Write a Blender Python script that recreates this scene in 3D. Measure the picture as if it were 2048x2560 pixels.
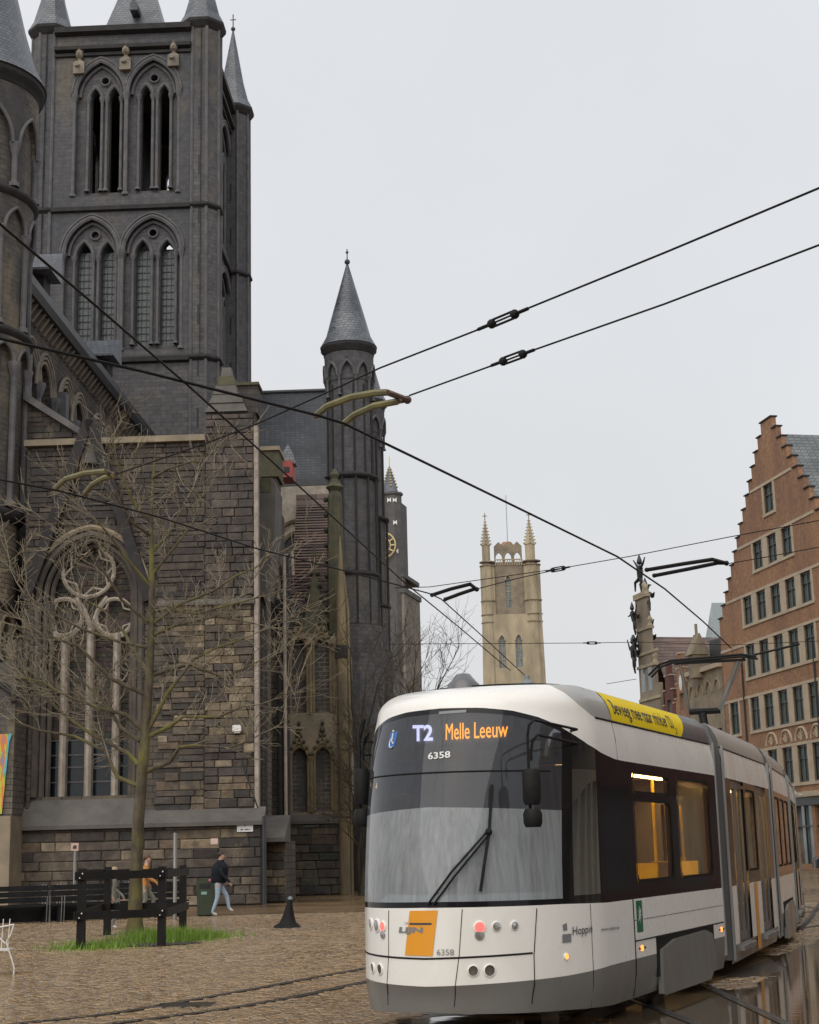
import bpy, bmesh, math, random
from mathutils import Vector, Matrix
from mathutils.geometry import tessellate_polygon
random.seed(7)
PI = math.pi
rad = math.radians
for o in list(bpy.data.objects):
    bpy.data.objects.remove(o, do_unlink=True)
SC = bpy.context.scene
COL = SC.collection

# ------------------------------------------------------------------ camera
CAM_H, FPX = 1.6, 3900.0            # camera height (m), focal length in photo pixels (photo 2048 x 2560)
PITCH, ROLL = rad(12.4), rad(-1.4)
cam = bpy.data.objects.new('camera', bpy.data.cameras.new('camera'))
COL.objects.link(cam)
cam.data.sensor_fit = 'VERTICAL'
cam.data.sensor_height = 36.0
cam.data.lens = FPX / 2560.0 * 36.0
cam.data.clip_start, cam.data.clip_end = 0.1, 4000
CROT = Matrix.Rotation(PI / 2 + PITCH, 3, 'X') @ Matrix.Rotation(ROLL, 3, 'Z')
cam.matrix_world = Matrix.Translation((0, 0, CAM_H)) @ CROT.to_4x4()
SC.camera = cam

# ------------------------------------------------------------------ world: overcast sky
SUN_EL, SUN_AZ = 44.0, 200.0        # azimuth clockwise from +Y: behind the camera, to the left
W = bpy.data.worlds.new('World'); SC.world = W; W.use_nodes = True
nt = W.node_tree; nt.nodes.clear()
def wn(t): return nt.nodes.new(t)
w_out, w_bg = wn('ShaderNodeOutputWorld'), wn('ShaderNodeBackground')
w_sky = wn('ShaderNodeTexSky'); w_sky.sky_type = 'NISHITA'; w_sky.sun_disc = False
w_sky.sun_elevation = rad(SUN_EL); w_sky.sun_rotation = rad(SUN_AZ)
w_sky.air_density = 2.0; w_sky.dust_density = 6.0
w_sc = wn('ShaderNodeVectorMath'); w_sc.operation = 'SCALE'; w_sc.inputs['Scale'].default_value = 0.1
w_tc = wn('ShaderNodeTexCoord')
w_nz = wn('ShaderNodeTexNoise'); w_nz.inputs['Scale'].default_value = 2.2; w_nz.inputs['Detail'].default_value = 5
w_rp = wn('ShaderNodeValToRGB')
w_rp.color_ramp.elements[0].position = 0.3; w_rp.color_ramp.elements[0].color = (0.60, 0.608, 0.63, 1)
w_rp.color_ramp.elements[1].position = 0.75; w_rp.color_ramp.elements[1].color = (0.685, 0.692, 0.715, 1)
w_mx = wn('ShaderNodeMix'); w_mx.data_type = 'RGBA'; w_mx.inputs['Factor'].default_value = 0.9
L = nt.links.new
L(w_tc.outputs['Generated'], w_nz.inputs['Vector'])
L(w_nz.outputs['Fac'], w_rp.inputs['Fac'])
L(w_sky.outputs['Color'], w_sc.inputs[0])
L(w_sc.outputs[0], w_mx.inputs['A']); L(w_rp.outputs['Color'], w_mx.inputs['B'])
L(w_mx.outputs['Result'], w_bg.inputs['Color'])
w_bg.inputs['Strength'].default_value = 1.0
L(w_bg.outputs[0], w_out.inputs['Surface'])

sun = bpy.data.objects.new('sun', bpy.data.lights.new('sun', 'SUN'))
COL.objects.link(sun)
sun.data.energy = 1.5; sun.data.angle = rad(75); sun.data.color = (1.0, 0.96, 0.9)
_d = Vector((math.sin(rad(SUN_AZ)) * math.cos(rad(SUN_EL)), math.cos(rad(SUN_AZ)) * math.cos(rad(SUN_EL)), math.sin(rad(SUN_EL))))
sun.rotation_euler = _d.to_track_quat('Z', 'Y').to_euler()
sun.location = (0, 0, 80)
SC.view_settings.view_transform = 'Standard'; SC.view_settings.look = 'None'
SC.view_settings.exposure = 0.32; SC.view_settings.gamma = 1.0

# ------------------------------------------------------------------ pixel -> place
def ray(px, py):
    return CROT @ Vector(((px - 1024) / FPX, (1280 - py) / FPX, -1.0))
def at_y(px, py, Y):
    d = ray(px, py); return Vector((0, 0, CAM_H)) + d * (Y / d.y)
def at_z(px, py, Z=0.0):
    d = ray(px, py); return Vector((0, 0, CAM_H)) + d * ((Z - CAM_H) / d.z)
class Frame:
    """A local frame (origin, rotation about z); pix() meets the view ray with a plane of it."""
    def __init__(s, loc, az):
        s.o = Vector(loc); s.az = az; s.r = Matrix.Rotation(az, 3, 'Z'); s.ri = s.r.transposed()
    def pix(s, px, py, y):            # local plane y = const -> (x, z)
        c = s.ri @ (Vector((0, 0, CAM_H)) - s.o); d = s.ri @ ray(px, py)
        t = (y - c.y) / d.y; p = c + d * t; return p.x, p.z
    def pixx(s, px, py, x):           # local plane x = const -> (y, z)
        c = s.ri @ (Vector((0, 0, CAM_H)) - s.o); d = s.ri @ ray(px, py)
        t = (x - c.x) / d.x; p = c + d * t; return p.y, p.z
    def w(s, x, y, z): return s.o + s.r @ Vector((x, y, z))

# ------------------------------------------------------------------ object helpers
def tag(o, label=None, cat=None, group=None, kind=None):
    if label: o['label'] = label
    if cat: o['category'] = cat
    if group: o['group'] = group
    if kind: o['kind'] = kind
    return o
def thing(name, label, cat, loc=(0, 0, 0), rotz=0.0, group=None):
    o = bpy.data.objects.new(name, None); o.empty_display_size = 0.3
    COL.objects.link(o); o.location = loc; o.rotation_euler = (0, 0, rotz)
    return tag(o, label, cat, group)
def link(name, me, parent=None, loc=None, rot=None, scale=None):
    o = bpy.data.objects.new(name, me); COL.objects.link(o)
    if parent is not None: o.parent = parent
    if loc is not None: o.location = loc
    if rot is not None: o.rotation_euler = rot
    if scale is not None: o.scale = scale
    return o

class MB:
    def __init__(s): s.v = []; s.f = []; s.mi = []; s.cur = 0; s.col = None
    def add(s, vs, fs):
        b = len(s.v); s.v.extend([tuple(p) for p in vs])
        for f in fs: s.f.append([b + i for i in f]); s.mi.append(s.cur)
        return s
    def box(s, x0, x1, y0, y1, z0, z1):
        v = [(x0, y0, z0), (x1, y0, z0), (x1, y1, z0), (x0, y1, z0), (x0, y0, z1), (x1, y0, z1), (x1, y1, z1), (x0, y1, z1)]
        return s.add(v, [(0, 3, 2, 1), (4, 5, 6, 7), (0, 1, 5, 4), (1, 2, 6, 5), (2, 3, 7, 6), (3, 0, 4, 7)])
    def hexa(s, v): return s.add(v, [(0, 3, 2, 1), (4, 5, 6, 7), (0, 1, 5, 4), (1, 2, 6, 5), (2, 3, 7, 6), (3, 0, 4, 7)])
    @staticmethod
    def m(axis, p, q, a):
        return (p, a, q) if axis == 'y' else ((a, p, q) if axis == 'x' else (p, q, a))
    def prism(s, poly, axis, a, b):
        n = len(poly)
        v = [s.m(axis, p, q, a) for p, q in poly] + [s.m(axis, p, q, b) for p, q in poly]
        f = [list(range(n))[::-1], list(range(n, 2 * n))] + [(i, (i + 1) % n, n + (i + 1) % n, n + i) for i in range(n)]
        return s.add(v, f)
    def frustum(s, poly, axis, a, b, k, c=None):
        """prism whose second end is scaled by k about c"""
        if c is None: c = (sum(p for p, _ in poly) / len(poly), sum(q for _, q in poly) / len(poly))
        n = len(poly)
        v = [s.m(axis, p, q, a) for p, q in poly] + [s.m(axis, c[0] + (p - c[0]) * k, c[1] + (q - c[1]) * k, b) for p, q in poly]
        return s.add(v, [list(range(n))[::-1], list(range(n, 2 * n))] + [(i, (i + 1) % n, n + (i + 1) % n, n + i) for i in range(n)])
    def holed(s, outer, holes, axis, a, b, back=False, rim=True):
        """sheet at a with holes; the holes (and the outer rim) get reveals to b"""
        loops = [outer] + holes
        flat = [p for l in loops for p in l]
        tri = tessellate_polygon([[Vector((p[0], p[1], 0)) for p in l] for l in loops])
        s.add([s.m(axis, p, q, a) for p, q in flat], [list(t) for t in tri])
        if back: s.add([s.m(axis, p, q, b) for p, q in flat], [list(t)[::-1] for t in tri])
        for i, l in enumerate(loops):
            if i == 0 and not rim: continue
            n = len(l)
            s.add([s.m(axis, p, q, a) for p, q in l] + [s.m(axis, p, q, b) for p, q in l],
                  [(k, (k + 1) % n, n + (k + 1) % n, n + k) for k in range(n)])
        return s
    def lathe(s, prof, cx, cy, seg=16, a0=0.0, a1=2 * PI, cap=True, rot=0.0):
        full = abs(a1 - a0 - 2 * PI) < 1e-6
        n = seg if full else seg + 1
        v = []; f = []
        for r, z in prof:
            for k in range(n):
                a = rot + a0 + (a1 - a0) * k / seg
                v.append((cx + r * math.cos(a), cy + r * math.sin(a), z))
        for j in range(len(prof) - 1):
            for k in range(seg):
                k2 = (k + 1) % n if full else k + 1
                f.append((j * n + k, j * n + k2, (j + 1) * n + k2, (j + 1) * n + k))
        if cap and full:
            if prof[0][0] > 1e-4: f.append(list(range(n))[::-1])
            if prof[-1][0] > 1e-4: f.append(list(range((len(prof) - 1) * n, len(prof) * n)))
        return s.add(v, f)
    def tube(s, pts, r, seg=6, cap=True):
        pts = [Vector(p) for p in pts]; n = len(pts)
        rs = r if isinstance(r, (list, tuple)) else [r] * n
        v = []; f = []; up = None
        for i, p in enumerate(pts):
            d = (pts[min(i + 1, n - 1)] - pts[max(i - 1, 0)])
            if d.length < 1e-9: d = Vector((0, 0, 1))
            d.normalize()
            if up is None:
                up = Vector((0, 0, 1)) if abs(d.z) < 0.9 else Vector((1, 0, 0))
            a = d.cross(up)
            if a.length < 1e-6: a = d.orthogonal()
            a.normalize(); b = a.cross(d); b.normalize(); up = b
            for k in range(seg):
                t = 2 * PI * k / seg
                v.append(p + (a * math.cos(t) + b * math.sin(t)) * rs[i])
        for i in range(n - 1):
            for k in range(seg):
                f.append((i * seg + k, i * seg + (k + 1) % seg, (i + 1) * seg + (k + 1) % seg, (i + 1) * seg + k))
        if cap: f += [list(range(seg))[::-1], list(range((n - 1) * seg, n * seg))]
        return s.add(v, f)
    def bar(s, p, q, w, h=None):
        """rectangular bar from p to q, w wide (sideways) and h high"""
        p, q = Vector(p), Vector(q); h = w if h is None else h
        d = (q - p).normalized(); up = Vector((0, 0, 1)) if abs(d.z) < 0.95 else Vector((0, 1, 0))
        a = d.cross(up).normalized() * (w / 2); b = a.cross(d).normalized() * (h / 2)
        return s.hexa([p - a - b, p + a - b, q + a - b, q - a - b, p - a + b, p + a + b, q + a + b, q - a + b])
    def ball(s, c, r, seg=10, rings=6, sc=(1, 1, 1)):
        v = []; f = []
        for j in range(rings + 1):
            t = PI * j / rings
            for k in range(seg):
                a = 2 * PI * k / seg
                v.append((c[0] + r * sc[0] * math.sin(t) * math.cos(a), c[1] + r * sc[1] * math.sin(t) * math.sin(a), c[2] + r * sc[2] * math.cos(t)))
        for j in range(rings):
            for k in range(seg):
                f.append((j * seg + k, (j + 1) * seg + k, (j + 1) * seg + (k + 1) % seg, j * seg + (k + 1) % seg))
        return s.add(v, f)
    def grid(s, rows):
        n = len(rows[0]); v = [p for r in rows for p in r]
        return s.add(v, [(j * n + k, j * n + k + 1, (j + 1) * n + k + 1, (j + 1) * n + k) for j in range(len(rows) - 1) for k in range(n - 1)])
    def mesh(s, name, mats, smooth=False, clean=True):
        me = bpy.data.meshes.new(name)
        me.from_pydata(s.v, [], s.f)
        if not isinstance(mats, (list, tuple)): mats = [mats]
        for m in mats: me.materials.append(m)
        if len(mats) > 1: me.polygons.foreach_set('material_index', s.mi)
        if clean and len(s.f) < 60000:
            bm = bmesh.new(); bm.from_mesh(me)
            bmesh.ops.recalc_face_normals(bm, faces=bm.faces); bm.to_mesh(me); bm.free()
        if smooth:
            me.polygons.foreach_set('use_smooth', [True] * len(me.polygons))
            if smooth != 'all':
                me.set_sharp_from_angle(angle=rad(38))
        return me
    def build(s, name, mats, parent=None, smooth=False, loc=None, rot=None, clean=True):
        return link(name, s.mesh(name, mats, smooth, clean), parent, loc, rot)

# ------------------------------------------------------------------ materials
def lin(r, g, b):
    f = lambda c: (c / 255 / 12.92) if c / 255 <= 0.04045 else ((c / 255 + 0.055) / 1.055) ** 2.4
    return (f(r), f(g), f(b), 1)
class NT:
    def __init__(s, name):
        s.m = bpy.data.materials.new(name); s.m.use_nodes = True; s.t = s.m.node_tree
        s.b = s.t.nodes['Principled BSDF']; s.out = s.t.nodes['Material Output']
    def n(s, t, **kw):
        n = s.t.nodes.new(t)
        for k, v in kw.items():
            if hasattr(n, k): setattr(n, k, v)
            else: n.inputs[k.replace('_', ' ')].default_value = v
        return n
    def l(s, a, b): s.t.links.new(a, b)
    def mix(s, a, b, fac, mode='MIX'):
        m = s.n('ShaderNodeMix'); m.data_type = 'RGBA'; m.blend_type = mode
        for sock, val in (('A', a), ('B', b), ('Factor', fac)):
            i = m.inputs['Factor'] if sock == 'Factor' else [x for x in m.inputs if x.name == sock and x.type == 'RGBA'][0]
            if hasattr(val, 'is_output') or isinstance(val, bpy.types.NodeSocket): s.l(val, i)
            else: i.default_value = val
        return [x for x in m.outputs if x.type == 'RGBA'][0]
    def noise(s, scale, detail=4, rough=0.55, vec=None, dist=0.0):
        n = s.n('ShaderNodeTexNoise'); n.inputs['Scale'].default_value = scale; n.inputs['Detail'].default_value = detail
        n.inputs['Roughness'].default_value = rough; n.inputs['Distortion'].default_value = dist
        s.l(vec if vec is not None else s.co(), n.inputs['Vector']); return n.outputs['Fac']
    def co(s, kind='Object'):
        if not hasattr(s, '_tc'): s._tc = s.n('ShaderNodeTexCoord')
        return s._tc.outputs[kind]
    def mapv(s, vec, scale=(1, 1, 1), loc=(0, 0, 0), rot=(0, 0, 0)):
        m = s.n('ShaderNodeMapping'); m.inputs['Scale'].default_value = scale; m.inputs['Location'].default_value = loc
        m.inputs['Rotation'].default_value = rot; s.l(vec, m.inputs['Vector']); return m.outputs['Vector']
    def ramp(s, fac, stops):
        r = s.n('ShaderNodeValToRGB'); e = r.color_ramp.elements
        while len(e) < len(stops): e.new(0.5)
        for i, (p, c) in enumerate(stops):
            e[i].position = p; e[i].color = c if len(c) == 4 else (*c, 1)
        s.l(fac, r.inputs['Fac']); return r.outputs['Color']
    def wall_uv(s):
        """(x + y, z) so courses lie level on walls of any plan direction"""
        sx = s.n('ShaderNodeSeparateXYZ'); s.l(s.co(), sx.inputs[0])
        ad = s.n('ShaderNodeMath', operation='ADD'); s.l(sx.outputs[0], ad.inputs[0]); s.l(sx.outputs[1], ad.inputs[1])
        cb = s.n('ShaderNodeCombineXYZ'); s.l(ad.outputs[0], cb.inputs[0]); s.l(sx.outputs[2], cb.inputs[1]); return cb.outputs[0]
    def bump(s, h, strength=0.3, dist=0.02, prev=None):
        b = s.n('ShaderNodeBump'); b.inputs['Strength'].default_value = strength; b.inputs['Distance'].default_value = dist
        s.l(h, b.inputs['Height'])
        if prev is not None: s.l(prev, b.inputs['Normal'])
        return b.outputs['Normal']
    def fin(s, col=None, rough=None, normal=None, metal=None, spec=None):
        for k, v in (('Base Color', col), ('Roughness', rough), ('Normal', normal), ('Metallic', metal), ('Specular IOR Level', spec)):
            if v is None: continue
            if isinstance(v, bpy.types.NodeSocket): s.l(v, s.b.inputs[k])
            else: s.b.inputs[k].default_value = v
        return s.m
def simple(name, c1, c2=None, scale=6.0, rough=0.6, bump=0.0, metal=0.0, spec=0.5, stretch=(1, 1, 1)):
    t = NT(name)
    if c2 is None: c2 = tuple(x * 0.82 for x in c1[:3]) + (1,)
    v = t.mapv(t.co(), scale=stretch)
    nz = t.noise(scale, 5, 0.6, v)
    col = t.ramp(nz, [(0.3, c1), (0.7, c2)])
    nrm = t.bump(t.noise(scale * 4, 4, 0.6, v), bump, 0.02) if bump else None
    return t.fin(col, rough, nrm, metal, spec)
def emis(name, c, strength):
    t = NT(name); t.b.inputs['Emission Color'].default_value = c; t.b.inputs['Emission Strength'].default_value = strength
    return t.fin(tuple(x * 0.5 for x in c[:3]) + (1,), 0.4)
def masonry(name, c1, c2, mortar, bw, bh, stain, rough=0.85, bump=0.5, mort=0.012, stain2=None, ssc=0.35):
    """coursed stone or brick: colour, fine joints and stains; relief by bump"""
    t = NT(name); uv = t.wall_uv()
    wob = t.noise(0.8, 2, 0.5)
    b = t.n('ShaderNodeTexBrick'); b.offset = 0.5; b.squash = 1.0
    for k, v in (('Color1', c1), ('Color2', c2), ('Mortar', mortar), ('Scale', 1.0), ('Mortar Size', mort), ('Mortar Smooth', 0.3), ('Bias', 0.0), ('Brick Width', bw), ('Row Height', bh)):
        b.inputs[k].default_value = v
    t.l(uv, b.inputs['Vector'])
    n1 = t.noise(ssc, 6, 0.62, t.mapv(t.co(), scale=(1, 1, 0.35)))
    n2 = t.noise(3.0, 5, 0.6)
    c = t.mix(b.outputs['Color'], stain, t.ramp(n1, [(0.42, (0, 0, 0)), (0.62, (1, 1, 1))]))
    if stain2 is not None:
        n3 = t.noise(ssc * 1.7, 5, 0.6, t.mapv(t.co(), scale=(1, 1, 0.5), loc=(9, 4, 2)))
        c = t.mix(c, stain2, t.ramp(n3, [(0.55, (0, 0, 0)), (0.68, (0.8, 0.8, 0.8))]))
    c = t.mix(c, t.ramp(n2, [(0.25, (0.62, 0.62, 0.62)), (0.75, (1.25, 1.25, 1.25))]), 1.0, 'MULTIPLY')
    h = t.bump(b.outputs['Fac'], -bump if False else bump, 0.02)
    inv = t.n('ShaderNodeInvert'); t.l(b.outputs['Fac'], inv.inputs['Color'])
    h = t.bump(inv.outputs[0], bump, 0.02); h = t.bump(t.noise(14, 5, 0.6), bump * 0.6, 0.03, h)
    return t.fin(c, rough, h)
# ================================================================== GROUND
def m_ground():
    t = NT('wet_paving_far')
    v = t.mapv(t.co(), scale=(1, 1, 1))
    b = t.n('ShaderNodeTexBrick')
    for k, val in (('Color1', (0.20, 0.125, 0.058, 1)), ('Color2', (0.25, 0.16, 0.076, 1)), ('Mortar', (0.045, 0.036, 0.028, 1)), ('Scale', 1.0), ('Mortar Size', 0.012), ('Brick Width', 0.22), ('Row Height', 0.12)):
        b.inputs[k].default_value = val
    t.l(v, b.inputs['Vector'])
    n1 = t.noise(0.22, 4, 0.6, v); n2 = t.noise(9.0, 4, 0.6, v)
    c = t.mix(b.outputs['Color'], (0.115, 0.08, 0.05, 1), t.ramp(n1, [(0.5, (0, 0, 0)), (0.68, (0.7, 0.7, 0.7))]))
    r = t.ramp(n1, [(0.4, (0.30, 0.30, 0.30)), (0.66, (0.08, 0.08, 0.08))])
    h = t.bump(b.outputs['Fac'], 0.5, -0.012); h = t.bump(n2, 0.35, 0.02, h)
    return t.fin(c, r, h)
def m_sett(name='wet_sett'):
    t = NT(name)
    oi = t.n('ShaderNodeObjectInfo'); at = t.n('ShaderNodeVertexColor', layer_name='Col')
    c = t.mix(oi.outputs['Color'], at.outputs['Color'], 1.0, 'MULTIPLY')
    geo = t.n('ShaderNodeNewGeometry')
    n1 = t.noise(0.25, 4, 0.6, geo.outputs['Position']); n2 = t.noise(22, 3, 0.6, geo.outputs['Position'])
    c = t.mix(c, t.ramp(n2, [(0.3, (0.65, 0.65, 0.65)), (0.7, (1.2, 1.2, 1.2))]), 1.0, 'MULTIPLY')
    r = t.ramp(n1, [(0.38, (0.30, 0.30, 0.30)), (0.66, (0.12, 0.12, 0.12))])
    t.b.inputs['Coat Weight'].default_value = 0.4; t.b.inputs['Coat Roughness'].default_value = 0.07; t.b.inputs['Coat IOR'].default_value = 1.33
    return t.fin(c, r, t.bump(n2, 0.4, 0.008))
def m_water():
    t = NT('puddle_water')
    n = t.noise(3.0, 3, 0.5, t.mapv(t.co(), scale=(1, 2.2, 1)))
    c = t.ramp(t.noise(1.2, 5), [(0.35, (0.10, 0.072, 0.045)), (0.7, (0.05, 0.04, 0.03))])
    return t.fin(c, 0.05, t.bump(n, 0.12, 0.01), spec=0.6)
MG = m_ground(); MSETT = m_sett(); MWATER = m_water()
m_asph = simple('wet_asphalt', (0.055, 0.05, 0.046, 1), (0.09, 0.08, 0.068, 1), 1.4, 0.2, 0.5)
m_steel = simple('rail_steel', (0.10, 0.095, 0.09, 1), (0.22, 0.21, 0.2, 1), 8, 0.22, 0.0, 0.9)
m_dark = simple('dark_groove', (0.012, 0.011, 0.010, 1), None, 8, 0.5)
g = MB()
g.add([(-900, -60, -0.012), (900, -60, -0.012), (900, 1500, -0.012), (-900, 1500, -0.012)], [(0, 1, 2, 3)])
ground = tag(g.build('ground', MG), kind='structure')
# tram in its own frame: x towards the side in view, y backwards along the tram, z up
TR = Frame((1.035, 16.547, 0), -rad(23.4))
def in_tram(x, y, mrg=0.05):
    q = TR.ri @ (Vector((x, y, 0)) - TR.o)
    return -2.6 < q.y < 9 and abs(q.x) < 1.0
# rails laid in the setts: two near tracks and one that crosses
def rail_line(pts): return [Vector((x, y, 0)) for x, y in pts]
def curve_pts(ctrl, n=40):
    out = []
    for i in range(n + 1):
        u = i / n * (len(ctrl) - 1); k = min(int(u), len(ctrl) - 2); f = u - k
        p0, p1, p2, p3 = (Vector((*ctrl[max(0, min(len(ctrl) - 1, j))], 0)) for j in (k - 1, k, k + 1, k + 2))
        out.append(0.5 * ((2 * p1) + (p2 - p0) * f + (2 * p0 - 5 * p1 + 4 * p2 - p3) * f * f + (3 * p1 - p0 - 3 * p2 + p3) * f ** 3))
    return out
RAILS = []
a_ = [at_z(px, py) for px, py in ((47, 2559), (300, 2530), (600, 2478), (900, 2423))]
b_ = [at_z(px, py) for px, py in ((282, 2559), (560, 2522), (750, 2489), (900, 2457))]
for c in (a_, b_):
    d0 = (c[0] - c[1]).normalized(); d1 = (c[-1] - c[-2]).normalized()
    RAILS.append(curve_pts([tuple((c[0] + d0 * 12)[:2]), tuple((c[0] + d0 * 5)[:2])] + [tuple(p[:2]) for p in c] + [tuple((c[-1] + d1 * 8)[:2]), tuple((c[-1] + d1 * 24)[:2])]))
for off in (-0.5, 0.5):
    RAILS.append([TR.w(off, -14, 0), TR.w(off, -2, 0), TR.w(off, 4.4, 0), TR.w(off - 0.1, 9, 0), TR.w(off - 0.8, 18, 0), TR.w(off - 3, 34, 0)])
c_ = [at_z(px, py) for px, py in ((1616, 2512), (1738, 2559))]; d_ = [at_z(px, py) for px, py in ((1772, 2469), (1963, 2559))]
for c in (c_, d_):
    d0 = (c[0] - c[1]).normalized()
    RAILS.append(curve_pts([tuple((c[1] - d0 * 10)[:2]), tuple(c[1][:2]), tuple(c[0][:2]), tuple((c[0] + d0 * 5)[:2])], 16))
for (p, q) in (((1995, 2263), (2200, 2300)), ((1990, 2285), (2200, 2250)), ((1960, 2330), (2200, 2285))):
    RAILS.append([at_z(*p) + (at_z(*p) - at_z(*q)) * 0.2, at_z(*q)])
def seg_dist(x, y, line):
    best = 9.0
    for p, q in zip(line[:-1], line[1:]):
        dx, dy = q.x - p.x, q.y - p.y; l2 = dx * dx + dy * dy
        if l2 < 1e-9: continue
        t = max(0, min(1, ((x - p.x) * dx + (y - p.y) * dy) / l2))
        d = math.hypot(x - p.x - t * dx, y - p.y - t * dy)
        if d < best: best = d
    return best
for i, ln in enumerate(RAILS):
    hb, gb = MB(), MB()
    for b, off, w_, z in ((hb, -0.025, 0.06, 0.006), (gb, 0.035, 0.06, 0.003)):
        rows = []
        for k, p in enumerate(ln):
            d = (ln[min(k + 1, len(ln) - 1)] - ln[max(k - 1, 0)]).normalized(); s = Vector((d.y, -d.x, 0))
            c = p + s * off
            rows.append([c - s * w_ / 2 + Vector((0, 0, z)), c + s * w_ / 2 + Vector((0, 0, z))])
        b.grid(rows)
    r = thing('rail', 'grooved steel tram rail set flush in the wet setts', 'rail', group='tram rails in the square')
    r['label'] = ['outer rail of the empty track crossing the brown setts', 'inner rail of the empty track crossing the brown setts', 'rail under the far side of the tram', 'rail under the doors side of the tram',
                  'rail leaving from beneath the grey bogie cover', 'rail running out across the puddle beside the tram', 'thin rail on the road beyond the tram', 'crossing rail on the road beyond the tram', 'rail bending towards the puddle beyond the tram'][i]
    hb.build('rail_head', m_steel, r); gb.build('groove', m_dark, r)
# area without setts: asphalt apron and puddles on the right of the tram
PUD = [at_z(px, py) for px, py in ((1420, 2640), (1500, 2550), (1610, 2500), (1700, 2455), (1815, 2475), (1880, 2468), (1960, 2420), (1900, 2380), (1960, 2345), (2120, 2330), (2300, 2420), (2300, 2640))]
def inside(x, y, poly):
    c = False; n = len(poly)
    for i in range(n):
        p, q = poly[i], poly[i - 1]
        if (p.y > y) != (q.y > y) and x < (q.x - p.x) * (y - p.y) / (q.y - p.y) + p.x: c = not c
    return c
apron = [TR.w(0.9, -3.2, 0), TR.w(0.9, 30, 0), TR.w(14, 30, 0), TR.w(9, -3.2, 0)]
ap = MB(); ap.add([(p.x, p.y, -0.006) for p in apron], [(0, 1, 2, 3)])
tag(ap.build('road', m_asph), kind='structure')
pu = MB()
ring = []
for i in range(len(PUD)):
    p, q = PUD[i], PUD[(i + 1) % len(PUD)]
    for k in range(5):
        c = p.lerp(q, k / 5); ring.append((c.x + random.uniform(-.05, .05), c.y + random.uniform(-.09, .09), -0.001))
pu.add(ring, [list(range(len(ring)))])
tag(pu.build('puddle', MWATER), kind='structure')
pu = MB(); n = 26
c0 = at_z(1250, 2552)
pu.add([(c0.x + math.cos(2 * PI * k / n) * 1.1 * random.uniform(.8, 1.1), c0.y - .1 + math.sin(2 * PI * k / n) * .75 * random.uniform(.8, 1.1), 0.010) for k in range(n)], [list(range(n))])
tag(pu.build('puddle', MWATER), kind='structure')
# setts: rows across the square; the 300 that show largest are single pieces
def sett_mesh(seed):
    r = random.Random(seed); b = MB(); j = lambda a: a * r.uniform(.75, 1.25)
    v = [(-.5, -.5, -1), (.5, -.5, -1), (.5, .5, -1), (-.5, .5, -1)]
    v += [(-.5 + j(.1), -.5 + j(.13), r.uniform(-.15, .07)), (.5 - j(.1), -.5 + j(.13), r.uniform(-.15, .07)), (.5 - j(.1), .5 - j(.13), r.uniform(-.15, .07)), (-.5 + j(.1), .5 - j(.13), r.uniform(-.15, .07))]
    b.add(v, [(4, 5, 6, 7), (0, 1, 5, 4), (1, 2, 6, 5), (2, 3, 7, 6), (3, 0, 4, 7)]); return b
SPAL = [(0.235, 0.145, 0.062), (0.200, 0.126, 0.056), (0.27, 0.172, 0.078), (0.215, 0.128, 0.052), (0.185, 0.122, 0.062), (0.255, 0.156, 0.062)]
setts = []
rs = random.Random(3)
SA = rad(-3.0)
yy = 13.2
while yy < 47:
    rh = rs.uniform(.085, .108)
    half = 0.285 * yy + .6
    xx = -half + rs.uniform(0, .2)
    while xx < half:
        wl = rs.uniform(.14, .22)
        cx, cy = xx + wl / 2, yy + rh / 2
        cx, cy = cx * math.cos(SA) - (cy - 20) * math.sin(SA), cx * math.sin(SA) + (cy - 20) * math.cos(SA) + 20
        xx += wl + .008
        if in_tram(cx, cy): continue
        q = TR.ri @ (Vector((cx, cy, 0)) - TR.o)
        if q.x > 0.85 and (inside(cx, cy, PUD) or cy > 20.5): continue
        if any(seg_dist(cx, cy, ln) < .085 for ln in RAILS[:6]): continue
        setts.append((cx, cy, wl, rh, rs.choice(SPAL), rs.uniform(.85, 1.15), rs.randrange(6)))
    yy += rh + .006
setts.sort(key=lambda s: (not (-0.262 * s[1] < s[0] < 0.262 * s[1] and s[1] > 14.3), s[1]))
pav = MB(); pav.add([(-14, 11, -0.008), (12, 11, -0.008), (12, 47, -0.008), (-14, 47, -0.008)], [(0, 1, 2, 3)])
paving = tag(pav.build('paving', simple('wet_joint_sand', (0.085, 0.056, 0.030, 1), (0.12, 0.08, 0.042, 1), 3, 0.35, 0.4)), kind='structure')
vm = []
for k in range(6):
    me = sett_mesh(k).mesh('sett', MSETT, clean=False)
    ca = me.color_attributes.new('Col', 'FLOAT_COLOR', 'POINT')
    ca.data.foreach_set('color', [1.0] * (4 * len(me.vertices))); vm.append(me)
for (cx, cy, wl, rh, pc, br, k) in setts[:300]:
    o = link('sett', vm[k], paving, (cx, cy, 0.002), (0, 0, SA + rs.uniform(-.03, .03)), (wl, rh, .028))
    o.color = (pc[0] * br, pc[1] * br, pc[2] * br, 1)
bg = MB(); cols = []
base = [sett_mesh(k) for k in range(6)]
for (cx, cy, wl, rh, pc, br, k) in setts[300:]:
    a = SA + rs.uniform(-.03, .03); ca_, sa_ = math.cos(a), math.sin(a)
    bb = base[k]
    bg.add([(cx + x * wl * ca_ - y * rh * sa_, cy + x * wl * sa_ + y * rh * ca_, .002 + z * .028) for x, y, z in bb.v], bb.f)
    cols += [pc[0] * br, pc[1] * br, pc[2] * br, 1.0] * len(bb.v)
me = bg.mesh('setts', MSETT, clean=False)
me.color_attributes.new('Col', 'FLOAT_COLOR', 'POINT').data.foreach_set('color', cols)
o = link('setts', me, paving); tag(o, kind='stuff')
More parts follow.
